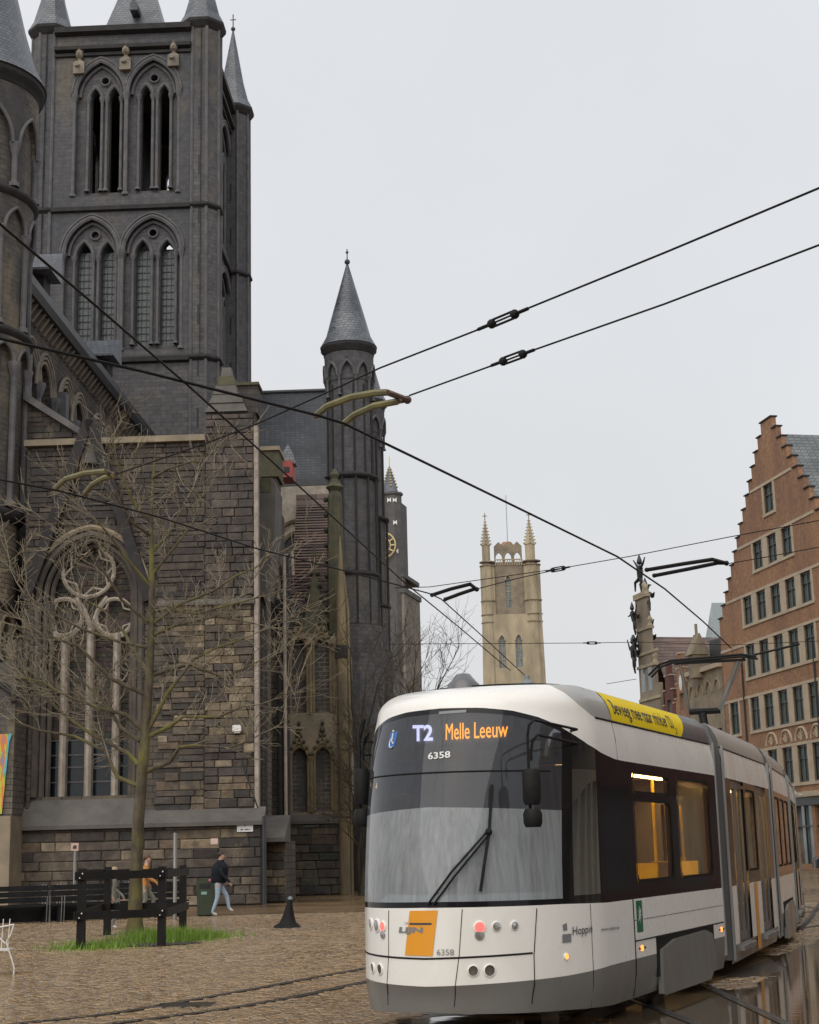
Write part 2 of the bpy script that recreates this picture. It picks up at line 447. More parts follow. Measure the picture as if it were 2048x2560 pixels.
# ================================================================== TRAM
def m_paint(name, c, dirt=0.5, rough=0.22):
    t = NT(name)
    n1 = t.noise(1.6, 6, 0.65, t.mapv(t.co(), scale=(1, 1, 0.45))); n2 = t.noise(30, 3, 0.6)
    d = tuple(x * 0.72 for x in c[:3]); d = (d[0], d[1] * .97, d[2] * .9, 1)
    sx = t.n('ShaderNodeSeparateXYZ'); t.l(t.co(), sx.inputs[0])
    low = t.n('ShaderNodeMapRange'); t.l(sx.outputs[2], low.inputs['Value'])
    for k, v in (('From Min', 1.3), ('From Max', 0.2), ('To Min', 0.25), ('To Max', 1.0)): low.inputs[k].default_value = v
    f = t.ramp(n1, [(0.45, (0, 0, 0)), (0.75, (dirt, dirt, dirt))])
    mu = t.n('ShaderNodeMath', operation='MULTIPLY'); t.l(f, mu.inputs[0]); t.l(low.outputs[0], mu.inputs[1])
    col = t.mix(c, d, mu.outputs[0])
    r = t.ramp(n1, [(0.4, (rough, rough, rough)), (0.7, (rough + .2, rough + .2, rough + .2))])
    t.b.inputs['Coat Weight'].default_value = 0.3; t.b.inputs['Coat Roughness'].default_value = 0.08
    return t.fin(col, r, t.bump(n2, 0.03, 0.004))
def m_pane(name, tint, clear, gloss=0.02, veil=0.0, veil_col=(0.4, 0.42, 0.44, 1), ior=1.5):
    """sheet of glass: tinted see-through, Fresnel mirror and a film of streaky diffuse colour"""
    t = NT(name); t.t.nodes.remove(t.b)
    tr = t.n('ShaderNodeBsdfTransparent'); tr.inputs['Color'].default_value = tuple(x * clear for x in tint[:3]) + (1,)
    gl = t.n('ShaderNodeBsdfGlossy'); gl.inputs['Roughness'].default_value = gloss; gl.inputs['Color'].default_value = (0.95, 0.97, 1, 1)
    fr = t.n('ShaderNodeFresnel'); gm_ = t.n('ShaderNodeNewGeometry')
    m1 = t.n('ShaderNodeMath', operation='MULTIPLY_ADD'); t.l(gm_.outputs['Backfacing'], m1.inputs[0]); m1.inputs[1].default_value = -2.0; m1.inputs[2].default_value = 1.0
    m3 = t.n('ShaderNodeMath', operation='POWER'); m3.inputs[0].default_value = ior; t.l(m1.outputs[0], m3.inputs[1]); t.l(m3.outputs[0], fr.inputs['IOR'])
    mx = t.n('ShaderNodeMixShader'); t.l(fr.outputs[0], mx.inputs[0]); t.l(tr.outputs[0], mx.inputs[1]); t.l(gl.outputs[0], mx.inputs[2])
    res = mx.outputs[0]
    if veil > 0:
        df = t.n('ShaderNodeBsdfDiffuse'); df.inputs['Color'].default_value = veil_col
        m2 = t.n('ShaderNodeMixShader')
        f = t.ramp(t.noise(9, 5, 0.65, t.mapv(t.co(), scale=(2.2, 2.2, 0.14))), [(0.35, (veil * .75,) * 3), (0.72, (veil * 1.2,) * 3)])
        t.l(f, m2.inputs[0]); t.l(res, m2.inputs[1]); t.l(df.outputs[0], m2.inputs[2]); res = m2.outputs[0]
    t.l(res, t.out.inputs['Surface']); return t.m
M_WHITE = m_paint('tram_white_paint', (0.84, 0.82, 0.775, 1), 0.6)
M_GREY = m_paint('tram_grey_paint', (0.17, 0.168, 0.155, 1), 0.5, 0.3)
M_ROOFG = m_paint('tram_roof_grey', (0.36, 0.36, 0.34, 1), 0.5, 0.35)
M_COVER = m_paint('tram_cover_grey', (0.115, 0.115, 0.118, 1), 0.4, 0.3)
M_BLACK = simple('tram_black_mask', (0.008, 0.008, 0.009, 1), (0.014, 0.014, 0.016, 1), 3, 0.1, 0, 0, 0.22)
M_RUB = simple('black_rubber', (0.007, 0.007, 0.007, 1), (0.014, 0.014, 0.014, 1), 14, 0.6, 0, 0, 0.2)
M_YEL = simple('tram_yellow_banner', (0.80, 0.60, 0.01, 1), (0.74, 0.54, 0.01, 1), 2, 0.6, 0, 0, 0.2)
M_ORA = m_paint('logo_orange', (0.78, 0.32, 0.012, 1), 0.15, 0.3)
M_SCR = m_pane('windscreen_glass', (0.72, 0.78, 0.8), 0.85, 0.015, 0.31, (0.66, 0.70, 0.73, 1))  # pale diffuse layer paints the reflected sky into the lower windscreen
M_SCRT = m_pane('windscreen_tint', (0.5, 0.52, 0.56), 0.35, 0.015, 0.17, (0.22, 0.23, 0.26, 1))
M_WIN = m_pane('side_glass', (0.95, 0.86, 0.72), 0.82, 0.01, 0.04, (0.3, 0.28, 0.25, 1), 1.55)
M_ALU = simple('brushed_aluminium', (0.42, 0.42, 0.41, 1), (0.3, 0.3, 0.29, 1), 5, 0.4, 0.05, 0.8, stretch=(1, 1, .2))
M_LAMPW = simple('lamp_reflector', (0.55, 0.55, 0.53, 1), (0.3, 0.3, 0.3, 1), 40, 0.15, 0.1, 0.7)
M_RED = emis('red_lamp', (1.0, 0.06, 0.05, 1), 3.0)
M_AMB = emis('amber_marker', (1.0, 0.22, 0.03, 1), 2.5)
M_LEDO = emis('led_orange', (1.0, 0.30, 0.01, 1), 9.0)
M_LEDW = emis('led_white', (0.7, 0.7, 1.0, 1), 5.0)
M_LAMP = emis('interior_lamp', (1.0, 0.62, 0.24, 1), 17.0)
M_HOLE = simple('lamp_recess', (0.035, 0.03, 0.026, 1), (0.16, 0.14, 0.12, 1), 9, 0.7, 0, 0, 0.1)
M_PANEL = simple('display_panel', (0.10, 0.10, 0.105, 1), (0.14, 0.14, 0.14, 1), 30, 0.3)
M_INT = simple('interior_panel', (0.33, 0.30, 0.25, 1), (0.26, 0.23, 0.19, 1), 3, 0.5)
M_INTD = simple('interior_dark', (0.05, 0.05, 0.055, 1), (0.08, 0.08, 0.085, 1), 3, 0.5)
M_CAB = simple('cab_grey', (0.30, 0.32, 0.33, 1), (0.24, 0.26, 0.27, 1), 4, 0.5)
M_SEAT = simple('seat_yellow', (0.62, 0.43, 0.02, 1), (0.45, 0.3, 0.02, 1), 6, 0.5)
M_WTXT = simple('white_lettering', (0.75, 0.75, 0.73, 1), None, 4, 0.4)
M_DTXT = simple('dark_lettering', (0.045, 0.05, 0.065, 1), None, 4, 0.5)
M_GTXT = simple('grey_lettering', (0.22, 0.23, 0.24, 1), None, 4, 0.5)
M_BLUE = simple('sticker_blue', (0.03, 0.13, 0.42, 1), None, 4, 0.4)
M_GREEN = simple('sticker_green', (0.015, 0.14, 0.07, 1), None, 4, 0.4)

def text_polys(body, bold=0.0, ymetric=False):
    cu = bpy.data.curves.new('lettering', 'FONT'); cu.body = body; cu.size = 1.0; cu.offset = bold; cu.resolution_u = 3
    ob = bpy.data.objects.new('lettering', cu); COL.objects.link(ob)
    dg = bpy.context.evaluated_depsgraph_get(); me = bpy.data.meshes.new_from_object(ob.evaluated_get(dg))
    v = [tuple(p.co) for p in me.vertices]; f = [list(p.vertices) for p in me.polygons]
    bpy.data.objects.remove(ob); bpy.data.meshes.remove(me)
    x0 = min(p[0] for p in v); x1 = max(p[0] for p in v); y0 = min(p[1] for p in v); y1 = max(p[1] for p in v)
    if ymetric: y0, y1 = -.21, .73
    return [((p[0] - x0) / (x1 - x0), (p[1] - y0) / (y1 - y0)) for p in v], f
def lettering(name, body, mat, parent, fn, bold=0.0, ymetric=False):
    """letters with (u, v) in 0..1 placed by fn(u, v) -> point"""
    uv, f = text_polys(body, bold, ymetric); b = MB(); b.add([fn(u, v) for u, v in uv], f)
    return b.build(name, mat, parent, clean=False)

tram = thing('tram', 'white articulated city tram with black glazed front and T2 destination display', 'tram', TR.o, TR.az)
YN, ZTOP = -0.7, 3.2
def setback(z):
    if z < 1.1: return 0.05 * ((1.1 - z) / 0.9) ** 2 if z < 0.4 else 0.0
    s = 0.52 * ((min(z, 2.95) - 1.1) / 1.85) ** 1.6
    if z > 2.95: s += 1.0 * (1 - math.sqrt(max(0, 1 - ((z - 2.95) / 0.26) ** 2)))
    return s
def u0(z): return -2.5 + setback(z)
def hw(z):
    if z < 0.5: return 1.15 - 0.05 * ((0.5 - z) / 0.35) ** 2
    if z < 2.5: return 1.15
    if z < 2.9: return 1.15 - 0.05 * ((z - 2.5) / 0.4) ** 2
    return 1.10 - 0.15 * (max(0, z - 2.9) / 0.3) ** 2.2
def nose_y(x, z): return u0(z) + (YN - u0(z)) * (1 - math.sqrt(max(0.0, 1 - (x / hw(z)) ** 2)))
def nose_x(y, z):
    if y >= YN: return hw(z)
    return hw(z) * math.sqrt(max(0.0, 1 - ((YN - y) / (YN - u0(z))) ** 2))
def nosepix(px, py):
    y = -2.2; x = z = 0
    for _ in range(60):
        x, z = TR.pix(px, py, y); x = max(-1.14, min(1.14, x)); y += 0.5 * (nose_y(x, min(z, 3.19)) - y)
    return x, y, z
def sidepix(px, py):
    x = 1.0; y = z = 0
    for _ in range(60):
        y, z = TR.pixx(px, py, x); x += 0.5 * (nose_x(max(y, -2.49), min(z, 3.19)) - x)
    return x, y, z
def station(kind, val, z):
    if kind == 'n':
        a = rad(val); return (hw(z) * math.sin(a), u0(z) + (YN - u0(z)) * (1 - math.cos(a)), z)
    return (kind * hw(z), val, z)
SIDE_Y = [YN + 0.12, -0.2, 0.1, 4.25]
ST_N = [('n', a) for a in range(90, -91, -3)]
ST = [(1, y) for y in (4.25, 0.1, -0.2, -0.5)] + ST_N + [(-1, y) for y in (-0.5, -0.2, 0.1, 4.25)]
def lut(tab, x):
    for (a, b), (c, d) in zip(tab[:-1], tab[1:]):
        if x <= c: return b + (d - b) * max(0, (x - a)) / (c - a)
    return tab[-1][1]
def zb(st, tab_n, side):
    return lut(tab_n, abs(st[1])) if st[0] == 'n' else side
Z0 = lambda s: zb(s, [(0, .25), (60, .20), (90, .16)], .15)
Z1 = lambda s: zb(s, [(0, .47), (60, .50), (90, .53)], .53)
Z2 = lambda s: zb(s, [(0, 1.14), (60, 1.13), (90, 1.11)], 1.11)
Z3 = lambda s: (lut([(-.5, 2.52), (-.2, 2.495), (.1, 2.49)], s[1]) if s[0] != 'n' else lut([(0, 2.94), (20, 2.93), (35, 2.90), (48, 2.84), (58, 2.77), (68, 2.68), (78, 2.60), (90, 2.54)], abs(s[1])))
Z4 = lambda s: zb(s, [(0, 3.195), (55, 3.19), (66, 3.10), (76, 2.97), (86, 2.90), (90, 2.885)], 2.88)
Z5 = lambda s: 3.2
def band(lo, hi, sts, nz, off=0.0):
    rows = []
    for s in sts:
        r = []
        for k in range(nz + 1):
            z = lo(s) + (hi(s) - lo(s)) * k / nz
            r.append(station(*s, z))
        rows.append(r)
    b = MB(); b.grid(rows); return b
fb = band(Z1, Z2, ST, 5).build('body_shell', M_WHITE, tram, smooth='all')
band(Z0, Z1, ST, 3).build('skirt', M_GREY, tram, smooth='all')
band(Z3, Z4, ST, 7).build('roof_cowl', M_WHITE, tram, smooth='all')
band(Z4, Z5, ST, 4).build('roof_fairing', M_ROOFG, tram, smooth='all')
rt = MB(); ring = [station(*s, 3.2) for s in ST]; rt.add(ring, [list(range(len(ring)))])
rt.add([(x * .8, y + (.15 if y < 0 else -.1), 3.235) for x, y, z in ring], [list(range(len(ring)))])
rt.build('roof', M_ROOFG, tram)
# windscreen and mask round it
GL = [s for s in ST_N if abs(s[1]) <= 60]
glo = lambda s: Z2(s) + .05; ghi = lambda s: Z3(s) - .05
gmid = lambda s: 2.02 - 0.0008 * abs(s[1])
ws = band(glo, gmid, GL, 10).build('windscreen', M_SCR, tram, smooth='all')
band(gmid, ghi, GL, 8).build('tint_band', M_SCRT, tram, smooth='all')
mk = MB()
for lo, hi, sts, n in ((Z2, glo, GL, 1), (ghi, Z3, GL, 1), (Z2, Z3, [s for s in ST_N if 60 <= s[1] <= 66], 12), (Z2, Z3, [s for s in ST_N if -66 <= s[1] <= -60], 12)):
    b = band(lo, hi, sts, n); mk.add(b.v, b.f)
wlo = lambda s: 1.20; whi = lambda s: 2.36
for sg in (1, -1):
    W_ = [s for s in ST_N if 66 <= s[1] * sg <= 84]; R_ = [s for s in ST_N if 84 <= s[1] * sg <= 90]
    R2 = [(sg, YN), (sg, -0.5), (sg, -0.2), (sg, 0.1)]
    for lo, hi, sts, n in ((Z2, wlo, W_, 1), (whi, Z3, W_, 4), (Z2, Z3, R_, 10), (Z2, Z3, R2, 6)):
        b = band(lo, hi, sts, n); mk.add(b.v, b.f)
    band(wlo, whi, W_, 6).build('cab_window', M_WIN, tram, smooth='all')
mk.build('windscreen_mask', M_BLACK, tram, smooth='all')

def window_band(par, x, y0, y1, z0, z1, wins, frame=True):
    """black glazing band on one side with real openings, rubber frames and panes"""
    out = [(y0, z0), (y1, z0), (y1, z1), (y0, z1)]
    rr = lambda a, b, c, d, r=.05: [(a + r, c), (b - r, c), (b, c + r), (b, d - r), (b - r, d), (a + r, d), (a, d - r), (a, c + r)]
    b = MB(); b.holed(out, [rr(*w) for w in wins], 'x', x, x - math.copysign(.07, x), rim=False); b.build('window_band', M_BLACK, par)
    for w in wins:
        a, bb, c, d = w
        p = MB(); xi = x - math.copysign(.012, x)
        p.add([(xi, q[0], q[1]) for q in rr(*w)], [list(range(8))]); pane = p.build('window', M_WIN, par)
        if frame:
            f = MB(); o1, i1 = rr(*w), rr(a + .03, bb - .03, c + .03, d - .03)
            n = 8; xo = x + math.copysign(.004, x)
            f.add([(xo, *q) for q in o1] + [(xo, *q) for q in i1], [(k, (k + 1) % n, n + (k + 1) % n, n + k) for k in range(n)])
            sub = f.build('window_frame', M_RUB, par)
winA = (0.38, 1.92, 1.27, 2.12); winA2 = (0.38, 1.92, 2.17, 2.40); winB = (2.22, 3.82, 1.27, 2.40)
for sx in (1.15, -1.15): window_band(tram, sx, 0.1, 4.25, 1.11, 2.49, [winA, winA2, winB])
def interior(par, y0, y1, seats=True):
    b = MB(); b.box(-1.08, 1.08, y0, y1, .36, .40); b.box(-1.0, 1.0, y0, y1, 2.47, 2.49)
    b.box(-1.09, -1.06, y0, y1, .4, 1.12); b.box(1.06, 1.09, y0, y1, .4, 1.12); b.build('interior_lining', M_INT, par)
    for x in (-.55, .55):
        l = MB(); l.box(x - .07, x + .07, y0 + .1, y1 - .1, 2.45, 2.468); l.build('ceiling_lamp', M_LAMP, par)
    if seats:
        y = y0 + .5
        while y < y1 - .5:
            for x in (-.72, .72):
                s_ = MB(); s_.box(x - .3, x + .3, y, y + .42, .78, .86); s_.prism([(y + .38, .8), (y + .47, .8), (y + .55, 1.42), (y + .49, 1.45)], 'x', x - .29, x + .29); s_.box(x - .04, x + .04, y + .1, y + .3, .4, .78)
                s_.build('seat', M_SEAT if (int(y * 3) % 2) else M_INTD, par)
            y += .95
    for x, yy_ in ((-.4, y0 + .4), (.4, y0 + 1.3), (-.4, y1 - .6), (.45, y1 - .4)):
        p = MB(); p.tube([(x, yy_, .4), (x, yy_, 2.47)], .022, 8); p.build('grab_pole', M_SEAT, par)
interior(tram, -0.2, 4.2)
cabm = MB(); cabm.box(-1.0, 1.0, -0.42, -0.36, .4, 2.45); cabm.build('cab_partition', M_CAB, tram)
cf = MB(); cf.prism([(-1.0, -.45)] + [(hw(1) * .9 * math.sin(rad(a)), (u0(1) + .2) + (YN - u0(1)) * (1 - math.cos(rad(a)))) for a in range(-75, 76, 15)] + [(1.0, -.45)], 'z', .36, .42); cf.build('cab_floor', M_INTD, tram)
cf = MB(); cf.box(-.75, .75, -1.3, -.45, 2.46, 2.5); cf.build('cab_ceiling', M_INTD, tram)
ds = MB(); pr = [(nose_x_, y) for nose_x_, y in ()]
rows = []
for a in range(-58, 59, 4):
    p = station('n', a, 1.2); q = station('n', a, 1.12)
    rows.append([(p[0] * .95, p[1] + .06, 1.12), (p[0] * .9, p[1] + .35, 1.24), (p[0] * .8, -1.35, 1.22), (p[0] * .8, -1.35, .5)])
ds.grid(rows); ds.build('dashboard', M_CAB, tram)
s_ = MB(); s_.box(-.28, .28, -1.05, -.6, .85, .97); s_.prism([(-.66, .95), (-.52, .95), (-.42, 1.75), (-.52, 1.78)], 'x', -.26, .26); s_.box(-.1, .1, -.95, -.7, .42, .85); s_.build('driver_seat', M_INTD, tram)
bl = MB(); bl.grid([[(x, nose_y(x, z) + .10, z) for z in (2.16, 2.42)] for x in [k * .1 for k in range(-8, 9)]]); bl.build('sun_blind', simple('blind_grey', (0.10, 0.10, 0.11, 1), None, 5, 0.8), tram)

def on_nose(x, z, eps=.006): return (x, nose_y(x, z) - eps, z)
def patch(name, poly_px, mat, parent=tram, eps=.006, n=8, fn=nosepix):
    """four-sided patch given by its corners in the photo, laid on the curved nose"""
    c = [Vector(fn(*p)) for p in poly_px]; b = MB(); rows = []
    for i in range(n + 1):
        r = []
        for j in range(n + 1):
            u, v = i / n, j / n
            p = c[0] * (1 - u) * (1 - v) + c[1] * u * (1 - v) + c[2] * u * v + c[3] * (1 - u) * v
            if fn is nosepix: r.append(on_nose(p.x, p.z, eps))
            else: r.append((nose_x(p.y, p.z) + eps, p.y, p.z))
        rows.append(r)
    b.grid(rows); return b.build(name, mat, parent, smooth='all')
def letters_px(name, body, mat, quad, parent=tram, eps=.009, fn=nosepix, bold=0.0):
    c = [Vector(fn(*p)) for p in quad]       # lower left, lower right, upper right, upper left
    def f(u, v):
        p = c[0] * (1 - u) * (1 - v) + c[1] * u * (1 - v) + c[2] * u * v + c[3] * (1 - u) * v
        if fn is nosepix: return on_nose(p.x, p.z, eps)
        return (nose_x(p.y, p.z) + eps, p.y, p.z)
    return lettering(name, body, mat, parent, f, bold)
# destination display behind the glass
patch('destination_display', [(1003, 1868), (1277, 1853), (1277, 1789), (1003, 1808)], M_PANEL, eps=-.05)
letters_px('line_number', 'T2', M_LEDW, [(1028, 1853), (1079, 1851), (1079, 1811), (1028, 1812)], eps=-.035, bold=.03)
letters_px('destination', 'Melle Leeuw', M_LEDO, [(1111, 1850), (1267, 1842), (1267, 1802), (1111, 1809)], eps=-.035, bold=.0)
letters_px('fleet_number', '6358', M_WTXT, [(1071, 1899), (1127, 1894), (1127, 1877), (1071, 1882)], bold=.02)
patch('wheelchair_sticker', [(970, 1871), (987, 1867), (996, 1828), (977, 1832)], M_BLUE, eps=.004)
wc = MB()
c = nosepix(980, 1858); wc.tube([on_nose(c[0] + .028 * math.cos(t), c[2] + .045 * math.sin(t), .012) for t in [k * PI / 6 + 1.2 for k in range(9)]], .006, 5)
c2 = nosepix(983, 1841); wc.tube([on_nose(c2[0], c2[2] + .03, .012), on_nose(c[0], c[2] + .02, .012), on_nose(c[0] + .03, c[2] - .01, .012)], .006, 5); wc.ball(on_nose(c2[0], c2[2] + .05, .012), .012, 6, 4)
wc.build('wheelchair_emblem', M_WTXT, tram)
patch('roof_vent_slot', [(1098, 1786), (1166, 1781), (1166, 1774), (1098, 1779)], M_GTXT, eps=.004)
rf = MB(); rf.tube([on_nose(-.93 + k * .062, 2.335, .006) for k in range(31)], .007, 5); rf.build('glass_joint', M_RUB, tram)
# logo, numbers, writing
patch('logo_panel', [(1013, 2388), (1082, 2390), (1095, 2276), (1025, 2277)], M_ORA)
letters_px('logo_lettering', 'LIJN', M_GTXT, [(997, 2336), (1057, 2336), (1059, 2318), (1000, 2317)], bold=.05)
patch('logo_bar', [(1025, 2312), (1080, 2312), (1080, 2307), (1025, 2307)], M_DTXT, eps=.009, n=4)
letters_px('logo_small_lettering', 'DE', M_GTXT, [(1013, 2311), (1022, 2311), (1022, 2305), (1013, 2305)])
letters_px('fleet_number_small', '6358', M_GTXT, [(1093, 2388), (1136, 2388), (1136, 2373), (1093, 2373)])
letters_px('side_lettering', 'Hoppin', M_DTXT, [(1430, 2345), (1479, 2338), (1479, 2310), (1430, 2317)], fn=sidepix)
letters_px('web_address', 'www.delijn.be', M_DTXT, [(1501, 2330), (1547, 2325), (1547, 2314), (1501, 2319)], fn=sidepix)
patch('emblem_mark', [(1405, 2357), (1427, 2355), (1427, 2334), (1405, 2336)], M_GTXT, fn=sidepix, n=4)
patch('emblem_dot', [(1408, 2327), (1417, 2325), (1416, 2307), (1405, 2312)], M_GTXT, fn=sidepix, n=4)
# green safety sticker on the side
gs = MB(); gs.prism([(.28, .78), (.50, .78), (.50, 1.09), (.28, 1.09)], 'x', 1.151, 1.154); gs.build('green_sticker', M_GREEN, tram)
st = MB()
for k in range(8):
    a = PI * k / 4; st.prism([(.39 + .015 * math.cos(a + .5), .95 + .015 * math.sin(a + .5)), (.39 + .085 * math.cos(a), .95 + .085 * math.sin(a)), (.39 + .015 * math.cos(a - .5), .95 + .015 * math.sin(a - .5))], 'x', 1.1545, 1.157)
st.build('snowflake_emblem', M_WTXT, tram)
gs = MB(); gs.prism([(.30, .67), (.48, .67), (.48, .76), (.30, .76)], 'x', 1.151, 1.153); gs.build('small_label', M_WTXT, tram)
# panel joints
jn = MB()
for pts in ([(972, 2276), (972, 2390), (970, 2512)], [(1156, 2273), (1148, 2390), (1136, 2517)]):
    P = [Vector(nosepix(*p)) for p in pts]
    for p, q in zip(P[:-1], P[1:]): jn.tube([on_nose(*((p.lerp(q, k / 5)).xz), .0) for k in range(6)], .004, 5)
P = [Vector(sidepix(*p)) for p in ((1342, 2271), (1335, 2390), (1330, 2509))]
for p, q in zip(P[:-1], P[1:]): jn.tube([(nose_x(p.lerp(q, k / 5).y, p.lerp(q, k / 5).z), p.lerp(q, k / 5).y, p.lerp(q, k / 5).z) for k in range(6)], .006, 5)
jn.tube([station('n', a, .705 + .02 * abs(a) / 50) for a in range(-75, 47, 3)], .009, 5)
for y, w_ in ((-1.15, .004), (0.17, .009)):
    jn.tube([(nose_x(y, z), y, z) for z in (.17, .4, .53, .8, 1.11)], w_, 5)
jn.tube([(1.15, y, .70) for y in (.17, 2, 4.2)], .008, 5); jn.tube([(1.15, y, .90) for y in (.17, 2, 4.2)], .003, 4)
jn.tube([(hw(z), -0.12, z) for z in (2.49, 2.7, 2.88)], .005, 5)
jn.tube([(hw(2.88) + .002, y, 2.882) for y in (-.68, 0, 2, 4.2)], .011, 5)
jn.build('panel_joints', M_RUB, tram)
# lamps
def lamp(px, py, r, mat, name='headlight', fn=nosepix, ring=True):
    p = Vector(fn(px, py)); e = .02
    if fn is nosepix: n = Vector((nose_y(p.x + e, p.z) - nose_y(p.x - e, p.z), -2 * e, 0)).normalized()
    else: n = Vector((2 * e, -(nose_x(p.y + e, p.z) - nose_x(p.y - e, p.z)), 0)).normalized()
    rot = n.to_track_quat('Z', 'Y').to_matrix()
    b = MB(); b.lathe([(r, -.04), (r, .004), (r * .95, .010), (r * .5, .013), (0.0001, .015)] if mat is not M_HOLE else [(r, -.04), (r, .005), (0.0001, .005)], 0, 0, 18)
    b.v = [tuple(p + rot @ Vector(q)) for q in b.v]; o = b.build(name, mat, tram, smooth=True)
    if ring:
        b = MB(); b.lathe([(r * 1.25, -.02), (r * 1.25, .008), (r * 1.02, .012), (r * 1.0, 0.0)], 0, 0, 18)
        b.v = [tuple(p + rot @ Vector(q)) for q in b.v]; b.build('lamp_ring', M_WHITE, tram, smooth=True)
    return o
for px, py, r, m_, nm in ((928, 2310, .045, M_LAMPW, 'headlight'), (943, 2314, .05, M_LAMPW, 'headlight'), (958, 2316, .04, M_RED, 'tail_light'), (1199, 2318, .045, M_RED, 'tail_light'),
                          (1241, 2316, .036, M_LAMPW, 'headlight'), (1286, 2314, .034, M_LAMPW, 'headlight')):
    lamp(px, py, r, m_, nm)
lamp(958, 2336, .04, M_LAMPW, 'headlight', ring=False); lamp(1199, 2338, .045, M_LAMPW, 'headlight', ring=False)
lamp(1415, 2391, .026, M_AMB, 'turn_signal', sidepix)
for px, py, r in ((933, 2420, .04), (951, 2423, .043), (1183, 2427, .042), (1224, 2426, .046)): lamp(px, py, r, M_HOLE, 'fog_light_recess', ring=True)
for y in (.42, 4.05):
    for dy, r, m_ in ((0, .03, M_AMB), (-.1, .012, M_RUB), (.1, .012, M_RUB)):
        b = MB(); b.lathe([(r, 0), (r * .9, .012), (.001, .018)], 0, 0, 12); b.v = [(1.15 + q[2], y + dy + q[0], .62 + q[1]) for q in b.v]; b.build('side_marker' if m_ is M_AMB else 'rivet', m_, tram)
# bogie cover with its dark gap
def bogie_cover(par, y0, y1):
    g_ = MB(); g_.box(1.0, 1.156, y0 - .07, y1 + .07, .30, .70); g_.build('bogie_gap', M_RUB, par)
    b = MB(); poly = [(y0, .12), (y0 + .05, .10), (y1 - .35, .10), (y1 - .02, .26), (y1 - .12, .60), (y1 - .45, .66), (y0 + .6, .64), (y0 + .04, .56)]
    b.prism(poly, 'x', 1.13, 1.19); b.build('bogie_cover', M_GREY, par)
    for wy in (y0 + .45, y1 - .45):
        for sx in (-.5, .5):
            w_ = MB(); w_.lathe([(.30, -.06), (.30, .04), (.33, .05), (.33, .06), (.1, .07)], 0, 0, 20); w_.v = [(sx + q[2] * (1 if sx > 0 else -1), wy + q[0], .31 + q[1]) for q in w_.v]; w_.build('wheel', m_steel, par)
bogie_cover(tram, 1.05, 3.55)
# banner on the roof fairing
def on_fair(y, z, eps=.006): return (hw(z) + eps, y, z)
bn = MB(); rows = []
for i in range(13):
    y = -.12 + 2.9 * i / 12
    rows.append([on_fair(min(y + (.45 * (max(0, z - 2.9) / .3) ** .8 if i == 12 else (.45 * i / 12) * (max(0, z - 2.9) / .3) ** .8), 3.3), z) for z in [2.893 + .3 * k / 6 for k in range(7)]])
bn.grid(rows); bn.build('yellow_banner', M_YEL, tram, smooth='all')
def ban(u, v):
    y = 0.02 + 2.5 * u; z = 2.925 + .21 * v; return on_fair(y, z, .010)
for wd, i0, i1 in (('Beweeg', 0, 6.6), ('mee', 7.3, 11), ('naar', 11.7, 15.6), ('minder', 16.3, 22.2), ('CO', 23, 25)):
    lettering('banner_word', wd, M_DTXT, tram, lambda u, v, a=i0 / 25, c=i1 / 25: ban(a + (c - a) * u, v), 0.004, True)
lettering('banner_numeral', '2', M_DTXT, tram, lambda u, v: on_fair(2.54 + .07 * u, 2.915 + .07 * v, .010))
cv = MB(); rows = []
for i in range(7):
    y = 2.78 + 1.45 * i / 6
    rows.append([on_fair(y + (.45 * (max(0, z - 2.9) / .3) ** .8) * (1 - i / 6), z, .005) for z in [2.893 + .3 * k / 6 for k in range(7)]])
cv.grid(rows); cv.build('fairing_end', M_COVER, tram, smooth='all')
# roof horn and lamp
h = MB(); h.lathe([(.17, 3.18), (.16, 3.26), (.12, 3.30), (.07, 3.36), (.001, 3.38)], -.15, -1.0, 14); h.build('roof_beacon', M_COVER, tram, smooth=True)
h = MB(); h.lathe([(.09, 3.18), (.07, 3.27), (.03, 3.30), (.03, 3.34), (.001, 3.35)], .42, -0.7, 12); h.build('radio_aerial', M_GTXT, tram, smooth=True)
# mirrors on bent arms
def mirror(cpx, y, sx):
    c = Vector((TR.pix(cpx, 1990, y)[0], y, 0)); tz = lambda py: TR.pix(cpx, py, y)[1]
    r_ = station('n', 66 * sx, 2.72)
    for dz, zend, oy in ((0, tz(2050), 0), (-.13, tz(1900), .08)):
        b = MB(); b.tube([(r_[0], r_[1], r_[2] + dz), (r_[0] + .1 * sx, r_[1] - .12, r_[2] + dz), (c.x + .05, y + oy, tz(1800) + dz), (c.x, y + oy, tz(1812) + dz), (c.x - .02, y + oy, tz(1840) + dz), (c.x - .02, y + oy, zend)], .013, 6); b.build('mirror_arm', M_RUB, tram)
    for p0, p1, w_ in ((1922, 2012, .085), (2022, 2068, .09)):
        z0, z1 = tz(p1), tz(p0); m_ = MB(); R_ = []
        for z, k in ((z0, .8), (z0 + .04, 1), (z1 - .04, 1), (z1, .75)): R_.append([(c.x + w_ * k * math.cos(t), y + .08 * k * math.sin(t), z) for t in [2 * PI * q / 10 for q in range(11)]])
        m_.grid(R_); m_.add(R_[0][:-1], [list(range(10))]); m_.add(R_[-1][:-1], [list(range(10))]); m_.build('mirror', M_RUB, tram, smooth=True)
mirror(1330, -2.2, 1); mirror(905, -1.5, -1)
